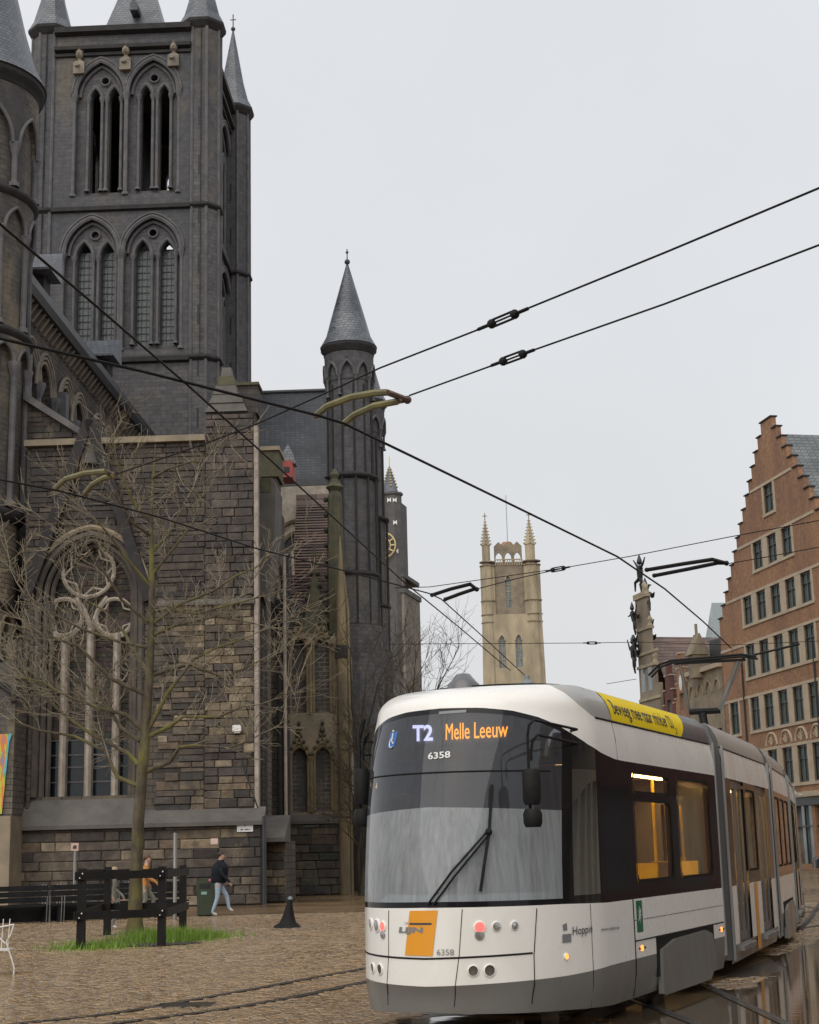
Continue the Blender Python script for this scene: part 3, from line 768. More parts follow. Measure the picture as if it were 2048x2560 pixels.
# wiper
wp = MB()
def npt(px, py, e): x, y, z = nosepix(px, py); return on_nose(x, z, e)
for o_ in (0, 9): wp.tube([npt(1072 + o_ * 1.6, 2262, .03), npt(1135 + o_, 2180 + o_, .06), npt(1225 + o_ * .3, 2078 + o_, .06)], .011, 6)
wp.tube([npt(1235, 1962, .045), npt(1228, 2080, .05), npt(1216, 2160, .05), npt(1206, 2228, .045)], .014, 6); wp.ball(npt(1228, 2080, .06), .035, 8, 6)
wp.build('wiper', M_RUB, tram)

# ---- rear sections
def section(idx, loc, rz, Lg, kind):
    sh = MB(); prof = [(hw(z), z) for z in (.53, 1.11)]
    rows = lambda zs: [[(hw(z), y, z) for z in zs] for y in (0, Lg)]
    lo = .53 if kind == 'bogie' else .38
    b = MB(); b.box(-hw(3.2), hw(3.2), 0, Lg, 3.17, 3.2); sec = b.build('body_section', M_ROOFG, tram, loc=loc, rot=(0, 0, rz))
    if kind == 'bogie':
        for sx in (1, -1):
            b = MB(); b.grid([[(sx * hw(z), y, z) for z in (.53, .8, 1.11)] for y in (0, Lg)]); b.build('side_panel', M_WHITE, sec)
        wins = [(.35 + k * (Lg - .5) / 3, .15 + (k + 1) * (Lg - .5) / 3, 1.27, 2.40) for k in range(3)]
        for sx in (1.15, -1.15): window_band(sec, sx, 0, Lg, 1.11, 2.49, wins)
        bogie_cover(sec, .8, Lg - .9)
    else:
        D = [(.55, .55 + 1.3), (Lg - .55 - 1.3, Lg - .55)]
        cut = [(a, b_) for a, b_ in D]
        outer = [(0, .38), (Lg, .38), (Lg, 1.11), (0, 1.11)]
        segs = [(0, D[0][0]), (D[0][1], D[1][0]), (D[1][1], Lg)]
        for sx in (1.15, -1.15):
            for a, c_ in segs: b = MB(); b.add([(sx, a, .38), (sx, c_, .38), (sx, c_, 1.11), (sx, a, 1.11)], [(0, 1, 2, 3)]); b.build('side_panel', M_WHITE, sec)
        # orange stripe between the doors
        s_ = MB(); mid = (segs[1][0] + segs[1][1]) / 2; s_.add([(1.154, mid - .17, .2), (1.154, mid + .17, .2), (1.154, mid + .17, 1.10), (1.154, mid - .17, 1.10)], [(0, 1, 2, 3)]); s_.build('orange_stripe', M_ORA, sec)
        for sx in (1.15, -1.15):
            window_band(sec, sx, segs[1][0], segs[1][1], 1.11, 2.49, [(segs[1][0] + .12, segs[1][1] - .12, 1.27, 2.40)])
            for a, c_ in ((segs[0]), (segs[2])):
                q = MB(); q.add([(sx, a, 1.11), (sx, c_, 1.11), (sx, c_, 2.49), (sx, a, 2.49)], [(0, 1, 2, 3)]); q.build('door_post', M_BLACK, sec)
            for a, c_ in D:
                m_ = (a + c_) / 2
                for p0, p1 in ((a, m_ - .01), (m_ + .01, c_)):
                    d_ = MB(); xi = sx - math.copysign(.03, sx)
                    d_.holed([(p0, .36), (p1, .36), (p1, 2.49), (p0, 2.49)], [[(p0 + .07, .5), (p1 - .07, .5), (p1 - .07, 2.38), (p0 + .07, 2.38)]], 'x', xi, xi - math.copysign(.04, sx))
                    dd = d_.build('door', M_COVER, sec)
                    q = MB(); xg = sx - math.copysign(.045, sx); q.add([(xg, p0 + .07, .5), (xg, p1 - .07, .5), (xg, p1 - .07, 2.38), (xg, p0 + .07, 2.38)], [(0, 1, 2, 3)]); q.build('door_glass', M_WIN, sec)
                if sx > 0:
                    t_ = MB(); t_.box(1.02, 1.20, a, c_, .28, .34); t_.build('door_step', M_ALU, sec)
    for zs, nm, m_ in (((.15, .3, lo), 'skirt', M_GREY), ((2.49, 2.7, 2.88), 'cornice_panel', M_WHITE), ((2.88, 2.95, 3.03, 3.12, 3.2), 'roof_fairing', M_ROOFG)):
        b = MB()
        for sx in (1, -1): b.grid([[(sx * hw(z), y, z) for z in zs] for y in (0, Lg)])
        b.build(nm, m_, sec, smooth=True)
    j = MB(); j.tube([(hw(2.88) + .002, 0, 2.882), (hw(2.88) + .002, Lg, 2.882)], .010, 5); j.build('panel_joints', M_RUB, sec)
    for y in (0, Lg):
        e = MB(); out = [(-hw(z), z) for z in (.2, .5, 1.1, 2.5, 2.9, 3.05, 3.2)] + [(hw(z), z) for z in (3.2, 3.05, 2.9, 2.5, 1.1, .5, .2)]
        inn = [(-.6, .4), (-.6, 2.3), (.6, 2.3), (.6, .4)]
        e.holed(out, [inn], 'y', y, y + .02); e.build('end_frame', M_COVER, sec)
        rr_ = MB(); rr_.box(1.135, 1.165, y - (.0 if y else 0.02), y + (.02 if not y else .02), .2, 2.9); rr_.build('corner_trim', M_ALU, sec)
    interior(sec, .05, Lg - .05, kind == 'bogie')
    return sec
pos = Vector((0, 4.25)); hd = 23.4
SECS = []
for i, (h_, Lg, kind) in enumerate(((19.0, 5.0, 'door'), (16.5, 4.2, 'bogie'), (14.5, 5.0, 'door'), (13.5, 5.2, 'bogie'))):
    a_prev = rad(23.4 - hd); a_new = rad(23.4 - h_)      # local rotation (counter-clockwise)
    dvp = Vector((-math.sin(a_prev), math.cos(a_prev))); dv = Vector((-math.sin(a_new), math.cos(a_new)))
    st_ = pos + dvp * .25 + dv * .25
    # bellows between the two ends
    bl = MB(); rows = []
    for k in range(13):
        t_ = k / 12; c = pos.lerp(st_, t_); ang = a_prev + (a_new - a_prev) * t_; w_ = 1.07 if k % 2 else 1.0
        ex = Vector((math.cos(ang), math.sin(ang)))
        rows.append([(c.x + ex.x * s * w_, c.y + ex.y * s * w_, z) for s, z in ((1, .3), (1, 2.9), (.92, 3.14), (-.92, 3.14), (-1, 2.9), (-1, .3))])
    bl.grid(rows); bl.build('bellows', M_COVER, tram)
    tr_ = MB(); tr_.tube([(pos.x + 1.13 * math.cos(a_prev), pos.y + 1.13 * math.sin(a_prev), z) for z in (.3, 2.9)], .035, 6); tr_.build('gangway_post', M_ALU, tram)
    SECS.append((section(i, (st_.x, st_.y, 0), a_new, Lg, kind), st_, a_new, Lg)); pos = st_ + dv * Lg; hd = h_
# ---- pantograph on the third section
sec3, st3, an3, L3 = SECS[1]
pg = MB(); pg.box(-.3, .3, 1.5, 2.5, 3.2, 3.3); pg.build('pantograph_base', M_RUB, sec3)
pg = MB(); pg.tube([(-.02, 1.9, 3.25), (-.12, 2.15, 3.95)], .075, 10); pg.tube([(-.35, 2.15, 4.0), (.2, 2.15, 4.0)], .055, 8); pg.build('pantograph_lower_arm', M_RUB, sec3, smooth=True)
pg = MB(); pg.tube([(-.35, 2.15, 4.0), (-.40, 1.6, 4.82)], .03, 8); pg.build('pantograph_upper_arm', M_ALU, sec3, smooth=True); pg = MB(); pg.tube([(.18, 2.15, 4.0), (.62, 1.6, 4.82)], .036, 8); pg.tube([(.22, 2.12, 4.0), (.68, 1.6, 4.80)], .014, 6); pg.build('pantograph_upper_arm', M_ALU, sec3, smooth=True)
pg = MB()
for dy in (-.16, .16):
    pg.tube([(-.95, 1.6 + dy, 4.62), (-.75, 1.6 + dy, 4.80), (-.55, 1.6 + dy, 4.86), (.7, 1.6 + dy, 4.9), (.95, 1.6 + dy, 4.84)], .022, 6)
pg.box(-.5, .75, 1.55, 1.65, 4.80, 4.84); pg.tube([(.7, 1.6, 4.86), (1.7, 1.45, 5.02)], .02, 6); pg.build('pantograph_head', M_RUB, sec3)
# ================================================================== CHURCH
CF = Frame((-9.7, 58.2, 0), -rad(2.1))
def P(px, py, y=0.0): return CF.pix(px, py, y)
def PX(px, y=0.0, py=1500): return CF.pix(px, py, y)[0]
def PZ(px, py, y=0.0): return CF.pix(px, py, y)[1]
M_TOW = masonry('tower_stone', (0.085, 0.084, 0.090, 1), (0.125, 0.119, 0.118, 1), (0.062, 0.061, 0.062, 1), 0.62, 0.24, (0.068, 0.069, 0.077, 1), 0.85, 0.5, 0.014, (0.125, 0.108, 0.085, 1), 0.16)
M_TUR = masonry('turret_stone', (0.10, 0.088, 0.074, 1), (0.16, 0.135, 0.105, 1), (0.040, 0.037, 0.033, 1), 0.5, 0.21, (0.055, 0.052, 0.052, 1), 0.85, 0.6, 0.016, (0.17, 0.14, 0.095, 1), 0.3)
M_RUB2 = masonry('rubble_wall', (0.085, 0.070, 0.056, 1), (0.13, 0.105, 0.080, 1), (0.022, 0.019, 0.017, 1), 0.75, 0.24, (0.038, 0.034, 0.033, 1), 0.85, 0.7, 0.02, (0.14, 0.115, 0.080, 1), 0.4)
M_TRIM = simple('weathered_trim', (0.135, 0.130, 0.130, 1), (0.070, 0.070, 0.075, 1), 1.6, 0.8, 0.5)
M_TRIMB = simple('sooty_trim', (0.105, 0.088, 0.070, 1), (0.045, 0.040, 0.037, 1), 1.8, 0.8, 0.5)
M_TRIML = simple('pale_trim', (0.26, 0.22, 0.165, 1), (0.11, 0.095, 0.080, 1), 1.3, 0.8, 0.5)
M_TRAC = simple('tracery_stone', (0.40, 0.35, 0.29, 1), (0.20, 0.17, 0.14, 1), 2.4, 0.8, 0.4)
M_DKTRIM = simple('black_stone', (0.022, 0.021, 0.022, 1), (0.04, 0.037, 0.036, 1), 2.0, 0.8, 0.4, 0, 0.3)
M_LEAD = simple('lead_gutter', (0.022, 0.024, 0.028, 1), (0.04, 0.042, 0.046, 1), 2.0, 0.45, 0.2)
M_GOLD = simple('ochre_stone', (0.30, 0.225, 0.115, 1), (0.13, 0.105, 0.070, 1), 1.1, 0.75, 0.4, stretch=(1, 1, .3))
M_SAND = simple('buff_stone', (0.31, 0.25, 0.17, 1), (0.16, 0.135, 0.10, 1), 1.0, 0.8, 0.5)
M_MOSS = simple('mossy_stone', (0.10, 0.094, 0.048, 1), (0.048, 0.046, 0.036, 1), 2.5, 0.9, 0.6)
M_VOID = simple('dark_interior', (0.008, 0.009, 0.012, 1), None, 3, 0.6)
M_LATT = m_pane('church_glass', (0.35, 0.4, 0.42), 0.4, 0.08, 0.6, (0.20, 0.23, 0.23, 1))
M_PLAIN = simple('render_grey', (0.125, 0.115, 0.102, 1), (0.07, 0.065, 0.06, 1), 1.2, 0.8, 0.4)
def m_slate(name, c1, c2, row, gloss=0.4, w_=0.3):
    t = NT(name); sx = t.n('ShaderNodeSeparateXYZ'); t.l(t.co(), sx.inputs[0])
    uv = t.wall_uv(); b = t.n('ShaderNodeTexBrick')
    for k, v in (('Color1', c1), ('Color2', c2), ('Mortar', tuple(x * .35 for x in c1[:3]) + (1,)), ('Scale', 1.0), ('Mortar Size', row * .09), ('Brick Width', w_), ('Row Height', row)): b.inputs[k].default_value = v
    t.l(uv, b.inputs['Vector']); n = t.noise(0.5, 6, .6)
    c = t.mix(b.outputs['Color'], t.ramp(n, [(0.35, (0.55, 0.58, 0.62)), (0.7, (1.25, 1.25, 1.25))]), 1.0, 'MULTIPLY')
    inv = t.n('ShaderNodeInvert'); t.l(b.outputs['Fac'], inv.inputs['Color'])
    return t.fin(c, gloss, t.bump(t.noise(8, 4), 0.3, .03, t.bump(inv.outputs[0], .5, .03)))
M_SLATE = m_slate('wet_slate', (0.10, 0.11, 0.125, 1), (0.15, 0.16, 0.175, 1), .16, .38)
M_SLATED = m_slate('dark_slate', (0.035, 0.038, 0.045, 1), (0.06, 0.064, 0.072, 1), .2, .35)
M_TILE = m_slate('red_brown_tile', (0.135, 0.085, 0.068, 1), (0.19, 0.12, 0.095, 1), .3, .45, 6.0)

church = thing('church', 'large dark gothic church of blue-grey stone with a crossing tower and round turrets', 'church', CF.o, CF.az)

def arch(x0, x1, zb_, zs, h, n=9):
    w = x1 - x0; R = (h * h + w * w / 4) / w; xm = (x0 + x1) / 2
    a1 = math.atan2(h, R - w / 2) if R > w / 2 else PI / 2
    L_ = [(x0 + R - R * math.cos(a1 * k / n), zs + R * math.sin(a1 * k / n)) for k in range(n + 1)]
    Rr = [(x0 + x1 - p, q) for p, q in L_[:-1]][::-1]
    o = L_ + Rr
    if zb_ is not None: o = [(x0, zb_)] + o + [(x1, zb_)]
    return o
def circ(cx, cz, r, n=16): return [(cx + r * math.cos(2 * PI * k / n), cz + r * math.sin(2 * PI * k / n)) for k in range(n)]
def tubeY(b, pts, y, r, seg=6): b.tube([(p, y, q) for p, q in pts], r, seg)
def column(b, x, y, z0, z1, r, cap=True):
    b.tube([(x, y, z0), (x, y, z1)], r, 8)
    if cap:
        b.lathe([(r, z1 - r * 4), (r * 1.9, z1 - r * .8), (r * 2.1, z1), (r * 2.1, z1 + r * .6)], x, y, 8)
        b.lathe([(r * 1.9, z0), (r * 1.7, z0 + r * 1.5), (r, z0 + r * 2)], x, y, 8)

# ---------------------------------------------------------------- crossing tower
YF = 27.0
xl, xr = PX(125, YF + 1.2, 400), PX(507, YF + 1.2, 400)
xc = (xl + xr) / 2; hwid = (xr - xl) / 2; YC = YF + 6.5
zTop, zS1, zS2 = PZ(300, 66, YF), PZ(300, 517, YF), PZ(340, 896, YF)
tower = MB(); tower.box(xc - hwid, xc + hwid, YF, YF + 13, 0, zS2 - .15)
tower = tower.build('tower', M_TOW, church)
tag(tower, 'square crossing tower with paired belfry lancets')
def FX(px, py=500): return CF.pix(px, py, YF)[0] - xc
ARCH_U = [(183, 309, 153, 240, 492), (315, 443, 146, 232, 486)]
ARCH_L = [(163, 299, 545, 636, 880), (310, 453, 541, 630, 876)]
LAN_U = [[(219, 243), (266, 292)], [(347, 372), (394, 418)]]
LAN_L = [[(192, 229), (252, 286)], [(338, 374), (400, 434)]]
OCU_U = [(255, 197), (380, 189)]; OCU_L = [(237, 583), (381, 577)]
def fz(px, py): return CF.pix(px, py, YF)[1]
outer = [(-hwid, zS2), (hwid, zS2), (hwid, zTop), (-hwid, zTop)]
f1, f2, mo, gl, bars, lat = MB(), MB(), MB(), MB(), MB(), MB()
holes = []
for st, (AR, LA, OC) in enumerate(((ARCH_U, LAN_U, OCU_U), (ARCH_L, LAN_L, OCU_L))):
    for i, (a, b_, ya, ys, yb) in enumerate(AR):
        x0, x1 = FX(a), FX(b_); zs = fz(a, ys); zb_ = fz(a, yb); h = fz((a + b_) / 2, ya) - zs
        ap_ = arch(x0, x1, zb_, zs, h, 12); holes.append(ap_)
        inner = []
        for (p, q) in LA[i]:
            w0, w1 = FX(p), FX(q); hh = (w1 - w0) * 1.05; zl = zs - .15 if st else zs - .1
            inner.append(arch(w0, w1, zb_ + .35, zl, hh, 7))
            tubeY(mo, arch(w0 - .12, w1 + .12, None, zl, hh + .14, 7), .30, .10)
            for cx_ in (w0 - .13, w1 + .13): column(mo, cx_, .28, zb_ + .4, zl, .09)
            if st:
                gl.add([(w0, .95, zb_ + .3), (w1, .95, zb_ + .3), (w1, .95, zl + hh * .6), (w0, .95, zl + hh * .6)], [(0, 1, 2, 3)])
                k = 0; z = zb_ + .4
                while z < zl + .3: bars.box(w0, w1, .90, .94, z, z + (.07 if k % 2 == 0 else .035)); z += .42; k += 1
                for t_ in (.33, .66): xx_ = w0 + (w1 - w0) * t_; bars.box(xx_ - .02, xx_ + .02, .90, .94, zb_ + .3, zl + hh * .5)
        oc = circ(FX(OC[i][0]), fz(*OC[i]), .27, 14); inner.append(oc)
        tubeY(mo, oc + oc[:1], .32, .06)
        f2.holed(ap_, inner, 'y', .42, .95, rim=False)
        for rr_, yy_, th in ((-.02, .02, .14), (.22, .30, .10)):
            tubeY(mo, arch(x0 + rr_, x1 - rr_, None, zs, h - rr_, 12), yy_, th)
        tubeY(lat, arch(x0 - .2, x1 + .2, None, zs, h + .22, 14), -.05, .075)
        for cx_ in (x0 - .05, x1 + .05): column(mo, cx_, .05, zb_, zs, .11)
f1.holed(outer, holes, 'y', 0.0, .45, rim=False)
bs = MB()
for zz, d_, hgt in ((zS1, .22, .22), (zS2, .25, .25), (zTop - 1.35, .35, .22), (zTop - 1.75, .16, .16), (zTop - .1, .42, .35)):
    bs.prism([(-d_, zz - hgt), (-d_ * 1.0, zz), (0, zz + hgt * .6), (0, zz - hgt * 1.3)], 'x', -hwid + .5, hwid - .5)
meshes = [(f1.mesh('tower_face', M_TOW), 'tower_face'), (f2.mesh('window_tympanum', M_TOW), 'window_tympanum'), (mo.mesh('window_moulding', M_TRIM, True), 'window_moulding'),
          (lat.mesh('hood_mould', M_TRIM, True), 'hood_mould'), (gl.mesh('leaded_glass', M_LATT), 'leaded_glass'), (bars.mesh('glazing_bars', M_LEAD), 'glazing_bars'), (bs.mesh('string_course', M_DKTRIM), 'string_course')]
for (lx, ly, rz) in ((xc, YF, 0), (xc + hwid + .1, YC, PI / 2), (xc, YF + 13, PI), (xc - hwid, YC, -PI / 2)):
    for me, nm in meshes:
        if rz not in (0, PI / 2) and nm not in ('tower_face', 'window_tympanum'): continue
        link(nm, me, tower, (lx, ly, 0), (0, 0, rz), (1 if rz in (0, PI) else 1.45, 1, 1))
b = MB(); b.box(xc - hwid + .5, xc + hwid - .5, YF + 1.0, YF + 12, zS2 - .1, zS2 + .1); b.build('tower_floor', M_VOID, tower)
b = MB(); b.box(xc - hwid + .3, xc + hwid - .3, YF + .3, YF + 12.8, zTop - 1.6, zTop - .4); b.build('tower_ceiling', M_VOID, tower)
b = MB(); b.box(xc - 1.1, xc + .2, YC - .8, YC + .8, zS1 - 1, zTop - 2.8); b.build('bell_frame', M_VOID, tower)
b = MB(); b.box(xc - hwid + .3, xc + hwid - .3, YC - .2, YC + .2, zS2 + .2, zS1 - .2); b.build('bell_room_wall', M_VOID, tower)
# spire between the turrets
ap_z = zTop + 14; b = MB(); s_ = 2.75
cxs = PX(352, YC, 60)
b.add([(cxs - s_, YC - s_, zTop - .6), (cxs + s_, YC - s_, zTop - .6), (cxs + s_, YC + s_, zTop - .6), (cxs - s_, YC + s_, zTop - .6), (cxs, YC, zTop + 9.5)], [(0, 1, 4), (1, 2, 4), (2, 3, 4), (3, 0, 4)])
b.build('tower_spire', M_SLATE, tower)
dm = MB(); dx, dz = P(338, 22, YC - 2.2); dm.prism([(dx - .25, dz - .3), (dx + .25, dz - .3), (dx + .25, dz + .1), (dx, dz + .5), (dx - .25, dz + .1)], 'y', YC - 2.6, YC - 1.6); dm.build('spire_dormer', M_SLATED, tower)
def oct_turret(cx, cy, R, z0, z1, Re, hs, strings, par, slits=True, tip=True, nm='corner_turret'):
    b = MB(); b.lathe([(R, z0), (R, z1)], cx, cy, 8, rot=PI / 8); o = b.build(nm, M_TOW, par)
    b = MB()
    for k in range(8):
        a = PI / 8 + k * PI / 4; b.tube([(cx + R * math.cos(a), cy + R * math.sin(a), z) for z in (z0, z1)], .1, 6)
    b.build('turret_rib', M_TRIM, par)
    b = MB(); b.lathe([(R, z1 - .35), (R + .1, z1 - .25), (Re, z1 + .05), (Re, z1 + .2), (R, z1 + .25)], cx, cy, 8, rot=PI / 8)
    for zz in strings: b.lathe([(R + .02, zz - .25), (R + .2, zz - .1), (R + .2, zz), (R + .02, zz + .15)], cx, cy, 8, rot=PI / 8)
    b.build('turret_cornice', M_DKTRIM, par)
    b = MB(); b.lathe([(Re + .02, z1 + .2), (Re * .78, z1 + .2 + hs * .1), (Re * .52, z1 + .2 + hs * .32), (.05, z1 + hs * .95)], cx, cy, 8, rot=PI / 8); b.build('turret_spire', M_SLATE, par)
    if tip:
        b = MB(); zt = z1 + hs * .95; b.tube([(cx, cy, zt - .1), (cx, cy, zt + 1.2)], .04, 6); b.ball((cx, cy, zt + .1), .16, 8, 6); b.tube([(cx - .2, cy, zt + .8), (cx + .2, cy, zt + .8)], .035, 5); b.build('finial', M_LEAD, par)
    if slits:
        b = MB()
        z = z1 - 3
        while z > z0 + 2:
            for a in (-PI / 2, 0.0):
                nx, ny = math.cos(a), math.sin(a); r = R * math.cos(PI / 8) + .004
                tx, ty = -ny, nx
                b.add([(cx + nx * r + tx * s * .06, cy + ny * r + ty * s * .06, z + q) for s, q in ((-1, -.6), (1, -.6), (1, .6), (-1, .6))], [(0, 1, 2, 3)])
            z -= 3.1
        b.build('arrow_slit', M_VOID, par)
    return o
zE = PZ(507, 75, YF + 1.2)
for (cx, cy) in ((xl, YF + 1.0), (xr, YF + 1.0), (PX(583, YF + 12.0, 290), YF + 12.0), (xl, YF + 12.0)):
    oct_turret(cx, cy, 1.13, 2, zE - .2, 1.45, 6.6, (zS1, zS2), tower, tip=(cx > xc))
# busts under the cornice
for (px, py) in ((198, 176), (314, 166), (434, 157)):
    x, z = P(px, py, YF - .2); bu = MB(); y = YF - .12
    bu.frustum([(x - .34, y - .22), (x + .34, y - .22), (x + .30, y + .2), (x - .30, y + .2)], 'z', z - .25, z + .42, .98); bu.frustum([(x - .36, y - .22), (x + .36, y - .22), (x + .30, y + .2), (x - .30, y + .2)], 'z', z + .42, z + .62, .5); bu.lathe([(.14, z + .55), (.12, z + .85)], x, y, 8)
    bu.ball((x, y - .05, z + 1.05), .27, 10, 8, (.9, .95, 1.2)); bu.box(x - .045, x + .045, y - .36, y - .2, z + .96, z + 1.1); bu.box(x - .1, x + .1, y - .31, y - .2, z + .86, z + .89); bu.tube([(x - .3, y - .1, z + .35), (x - .1, y - .33, z + .2), (x + .1, y - .33, z + .25)], .07, 6)
    bu.tube([(x - .2, y, z + 1.28), (x, y - .2, z + 1.34), (x + .2, y, z + 1.28)], .06, 6)
    bu.build('bust', M_TRIML, tower, smooth=True)

# ---------------------------------------------------------------- nave clerestory
XN = PX(90, 3.2, 760)
y_a, y_b = 2.2, YF + .3
zEave = PZ(378, 1097, YF)
XN = PX(378, YF, 1097) - .55
nave = MB()
zSp, zSill = zEave - 3.4, zEave - 6.4
holes = []; mo = MB(); cm = MB()
PIERS = []
nb = 4; bay = (y_b - y_a - 1.2) / nb
for k in range(nb):
    ya = y_a + .8 + k * bay
    for j in range(2):
        w0 = ya + .35 + j * (bay - 1.2) / 2; w1 = w0 + (bay - 1.2) / 2 - .25
        holes.append(arch(w0, w1, zSill, zSp, (w1 - w0) * .62, 8))
        for dr, xo in ((.1, .02), (.3, .06), (.48, .10)):
            mo.tube([(XN + xo, p, q) for p, q in arch(w0 - dr, w1 + dr, None, zSp, (w1 - w0) * .62 + dr, 10)], .085, 6)
        for yy_ in (w0 - .12, w1 + .12):
            cm.tube([(XN + .12, yy_, zSill), (XN + .12, yy_, zSp)], .14, 8); cm.lathe([(.14, zSp - .55), (.3, zSp - .1), (.32, zSp), (.32, zSp + .12)], XN + .12, yy_, 8)
    PIERS.append((ya - .5, ya + .12))
nave.holed([(y_a, 0), (y_b, 0), (y_b, zEave), (y_a, zEave)], holes, 'x', XN, XN - .7, rim=False)
nave = nave.build('nave', M_RUB2, church)
for q0_, q1_ in PIERS: pb_ = MB(); pb_.box(XN, XN + .55, q0_, q1_, zSill - 3, zSp + .6); pb_.build('arcade_pier', M_TRIM, nave)
mo.build('arcade_moulding', M_TRIML, nave, smooth=True); cm.build('arcade_column', M_TRIM, nave, smooth=True)
cb = MB()
y = y_a + .3
while y < y_b - .3:
    cb.prism([(XN, zEave - .9), (XN + .1, zEave - .9), (XN + .5, zEave - .35), (XN, zEave - .35)], 'y', y, y + .22); y += .62
cb.build('corbel_table', M_TRIML, nave)
b = MB(); b.prism([(XN - .2, zEave - .35), (XN + .62, zEave - .35), (XN + .75, zEave - .05), (XN + .75, zEave + .3), (XN + .5, zEave + .42), (XN - .2, zEave + .3)], 'y', y_a - .4, y_b); b.build('gutter', M_LEAD, nave)
b = MB(); b.add([(XN + .5, y_a, zEave + .35), (XN + .5, y_b, zEave + .35), (XN - 5.5, y_b, zEave + 8), (XN - 5.5, y_a, zEave + 8)], [(0, 1, 2, 3)])
b.add([(XN - 11.5, y_a, zEave + .35), (XN - 11.5, y_b, zEave + .35), (XN - 5.5, y_b, zEave + 8), (XN - 5.5, y_a, zEave + 8)], [(0, 1, 2, 3)]); b.add([(XN + .5, y_a, zEave + .35), (XN - 11.5, y_a, zEave + .35), (XN - 5.5, y_a, zEave + 8)], [(0, 1, 2)]); b.build('nave_roof', M_SLATED, nave)
for (y0, yl_) in ((y_a + 1.6, 1.2), (y_a + 13.2, 1.4)):
    d_ = MB(); zb_ = zEave + .9
    d_.box(XN - .5, XN + .7, y0 + .15, y0 + yl_ - .1, zb_ - .7, zb_ + .3); d_.build('roof_dormer', M_DKTRIM, nave)
    d_ = MB(); d_.prism([(y0 - .5, zb_ + .1), (y0 - .5, zb_ + .2), (y0 + 1.3, zb_ + 1.5), (y0 + 1.3, zb_ + .1)], 'x', XN - .6, XN + 1.15); d_.build('dormer_roof', M_SLATE, nave)
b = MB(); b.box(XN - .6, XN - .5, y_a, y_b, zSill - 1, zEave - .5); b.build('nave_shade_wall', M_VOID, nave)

# ---------------------------------------------------------------- round west turret on the left
RTc = 2.6; YT = 0.2
xT = PX(106, YT, 225) - 2.92
zTe = PZ(106, 232, YT)
tz = [PZ(88, yy_, YT) for yy_ in (232, 512, 852, 1290, 1500)]
tur = MB(); zdr = PZ(70, 1515, YT)
tur.lathe([(2.1, 0), (2.1, zdr - .1), (2.2, zdr), (2.2, tz[3] + .1), (2.42, tz[3] + .15), (2.42, tz[2]), (2.5, tz[1]), (2.5, tz[0])], xT, YT, 48)
turret = tur.build('west_turret', M_TUR, church, smooth=True)
b = MB(); b.lathe([(2.36, zdr), (2.36, tz[3] - .1)], xT, YT, 48, cap=False); b.build('turret_drum', masonry('drum_stone', (0.20, 0.16, 0.11, 1), (0.28, 0.225, 0.15, 1), (0.06, 0.05, 0.04, 1), .45, .19, (0.10, 0.085, 0.065, 1), .85, .7, .02, (.07, .062, .055, 1), .35), turret, smooth='all')
tag(turret, 'round stair turret with tiers of blind arcades and a conical slate roof')
b = MB(); b.lathe([(2.5, tz[0] - .5), (2.72, tz[0] - .3), (2.72, tz[0] - .1), (2.92, tz[0]), (2.92, tz[0] + .28), (2.6, tz[0] + .35)], xT, YT, 48)
b.lathe([(2.5, tz[1] - .25), (2.8, tz[1] - .05), (2.8, tz[1] + .1), (2.5, tz[1] + .3)], xT, YT, 48)
b.lathe([(2.5, tz[2] - .25), (2.78, tz[2] - .05), (2.78, tz[2] + .1), (2.42, tz[2] + .3)], xT, YT, 48)
b.lathe([(2.15, zdr - .35), (2.5, zdr - .1), (2.5, zdr + .05), (2.3, zdr + .12)], xT, YT, 48)
b.lathe([(2.3, tz[3] - .45), (2.62, tz[3] - .1), (2.62, tz[3] + .1), (2.42, tz[3] + .2)], xT, YT, 48); b.build('turret_string_course', M_DKTRIM, turret, smooth=True)
b = MB(); b.lathe([(3.0, tz[0] + .25), (2.55, tz[0] + 1.2), (2.1, tz[0] + 2.8), (1.0, tz[0] + 7.5), (.03, tz[0] + 12)], xT, YT, 48); b.build('turret_cone', M_SLATE, turret, smooth=True)
def cyl(xc_, yc_, R, s, z): a = s / R; return (xc_ + R * math.sin(a), yc_ - R * math.cos(a), z)
def cyl_arcade(par, xc_, yc_, R, pr_, z0, zs, zt, h, n, cr, mat=M_TUR, matm=M_TRIM, a0=-1.5, a1=1.75):
    sp, co_ = MB(), MB(); wa = 2 * PI / n; k0, k1 = int(math.floor(a0 / wa)), int(math.ceil(a1 / wa))
    for k in range(k0, k1):
        s0, s1 = (k + .5) * wa * R, (k + 1.5) * wa * R; gp = (s1 - s0) * .09
        ar = arch(s0 + gp, s1 - gp, None, zs, h, 9)
        poly = [(s0, zs)] + ar + [(s1, zs), (s1, zt)] + [(s1 + (s0 - s1) * t_ / 6, zt) for t_ in range(1, 6)] + [(s0, zt)]
        tri = tessellate_polygon([[Vector((p, q, 0)) for p, q in poly]])
        m_ = len(poly)
        sp.add([cyl(xc_, yc_, R + pr_, p * (R + pr_) / R, q) for p, q in poly] + [cyl(xc_, yc_, R - .02, p * (R - .02) / R, q) for p, q in poly],
               [list(t_) for t_ in tri] + [(i, (i + 1) % m_, m_ + (i + 1) % m_, m_ + i) for i in range(m_)])
        co_.tube([cyl(xc_, yc_, R + pr_ + .03, p * (R + pr_) / R, q) for p, q in ar], .075, 6)
        c0 = cyl(xc_, yc_, R + pr_ * .6, s0 * (R + pr_ * .6) / R, 0); column(co_, c0[0], c0[1], z0, zs, cr)
    sp.build('arcade_spandrel', mat, par); co_.build('arcade_column', matm, par, smooth=True)
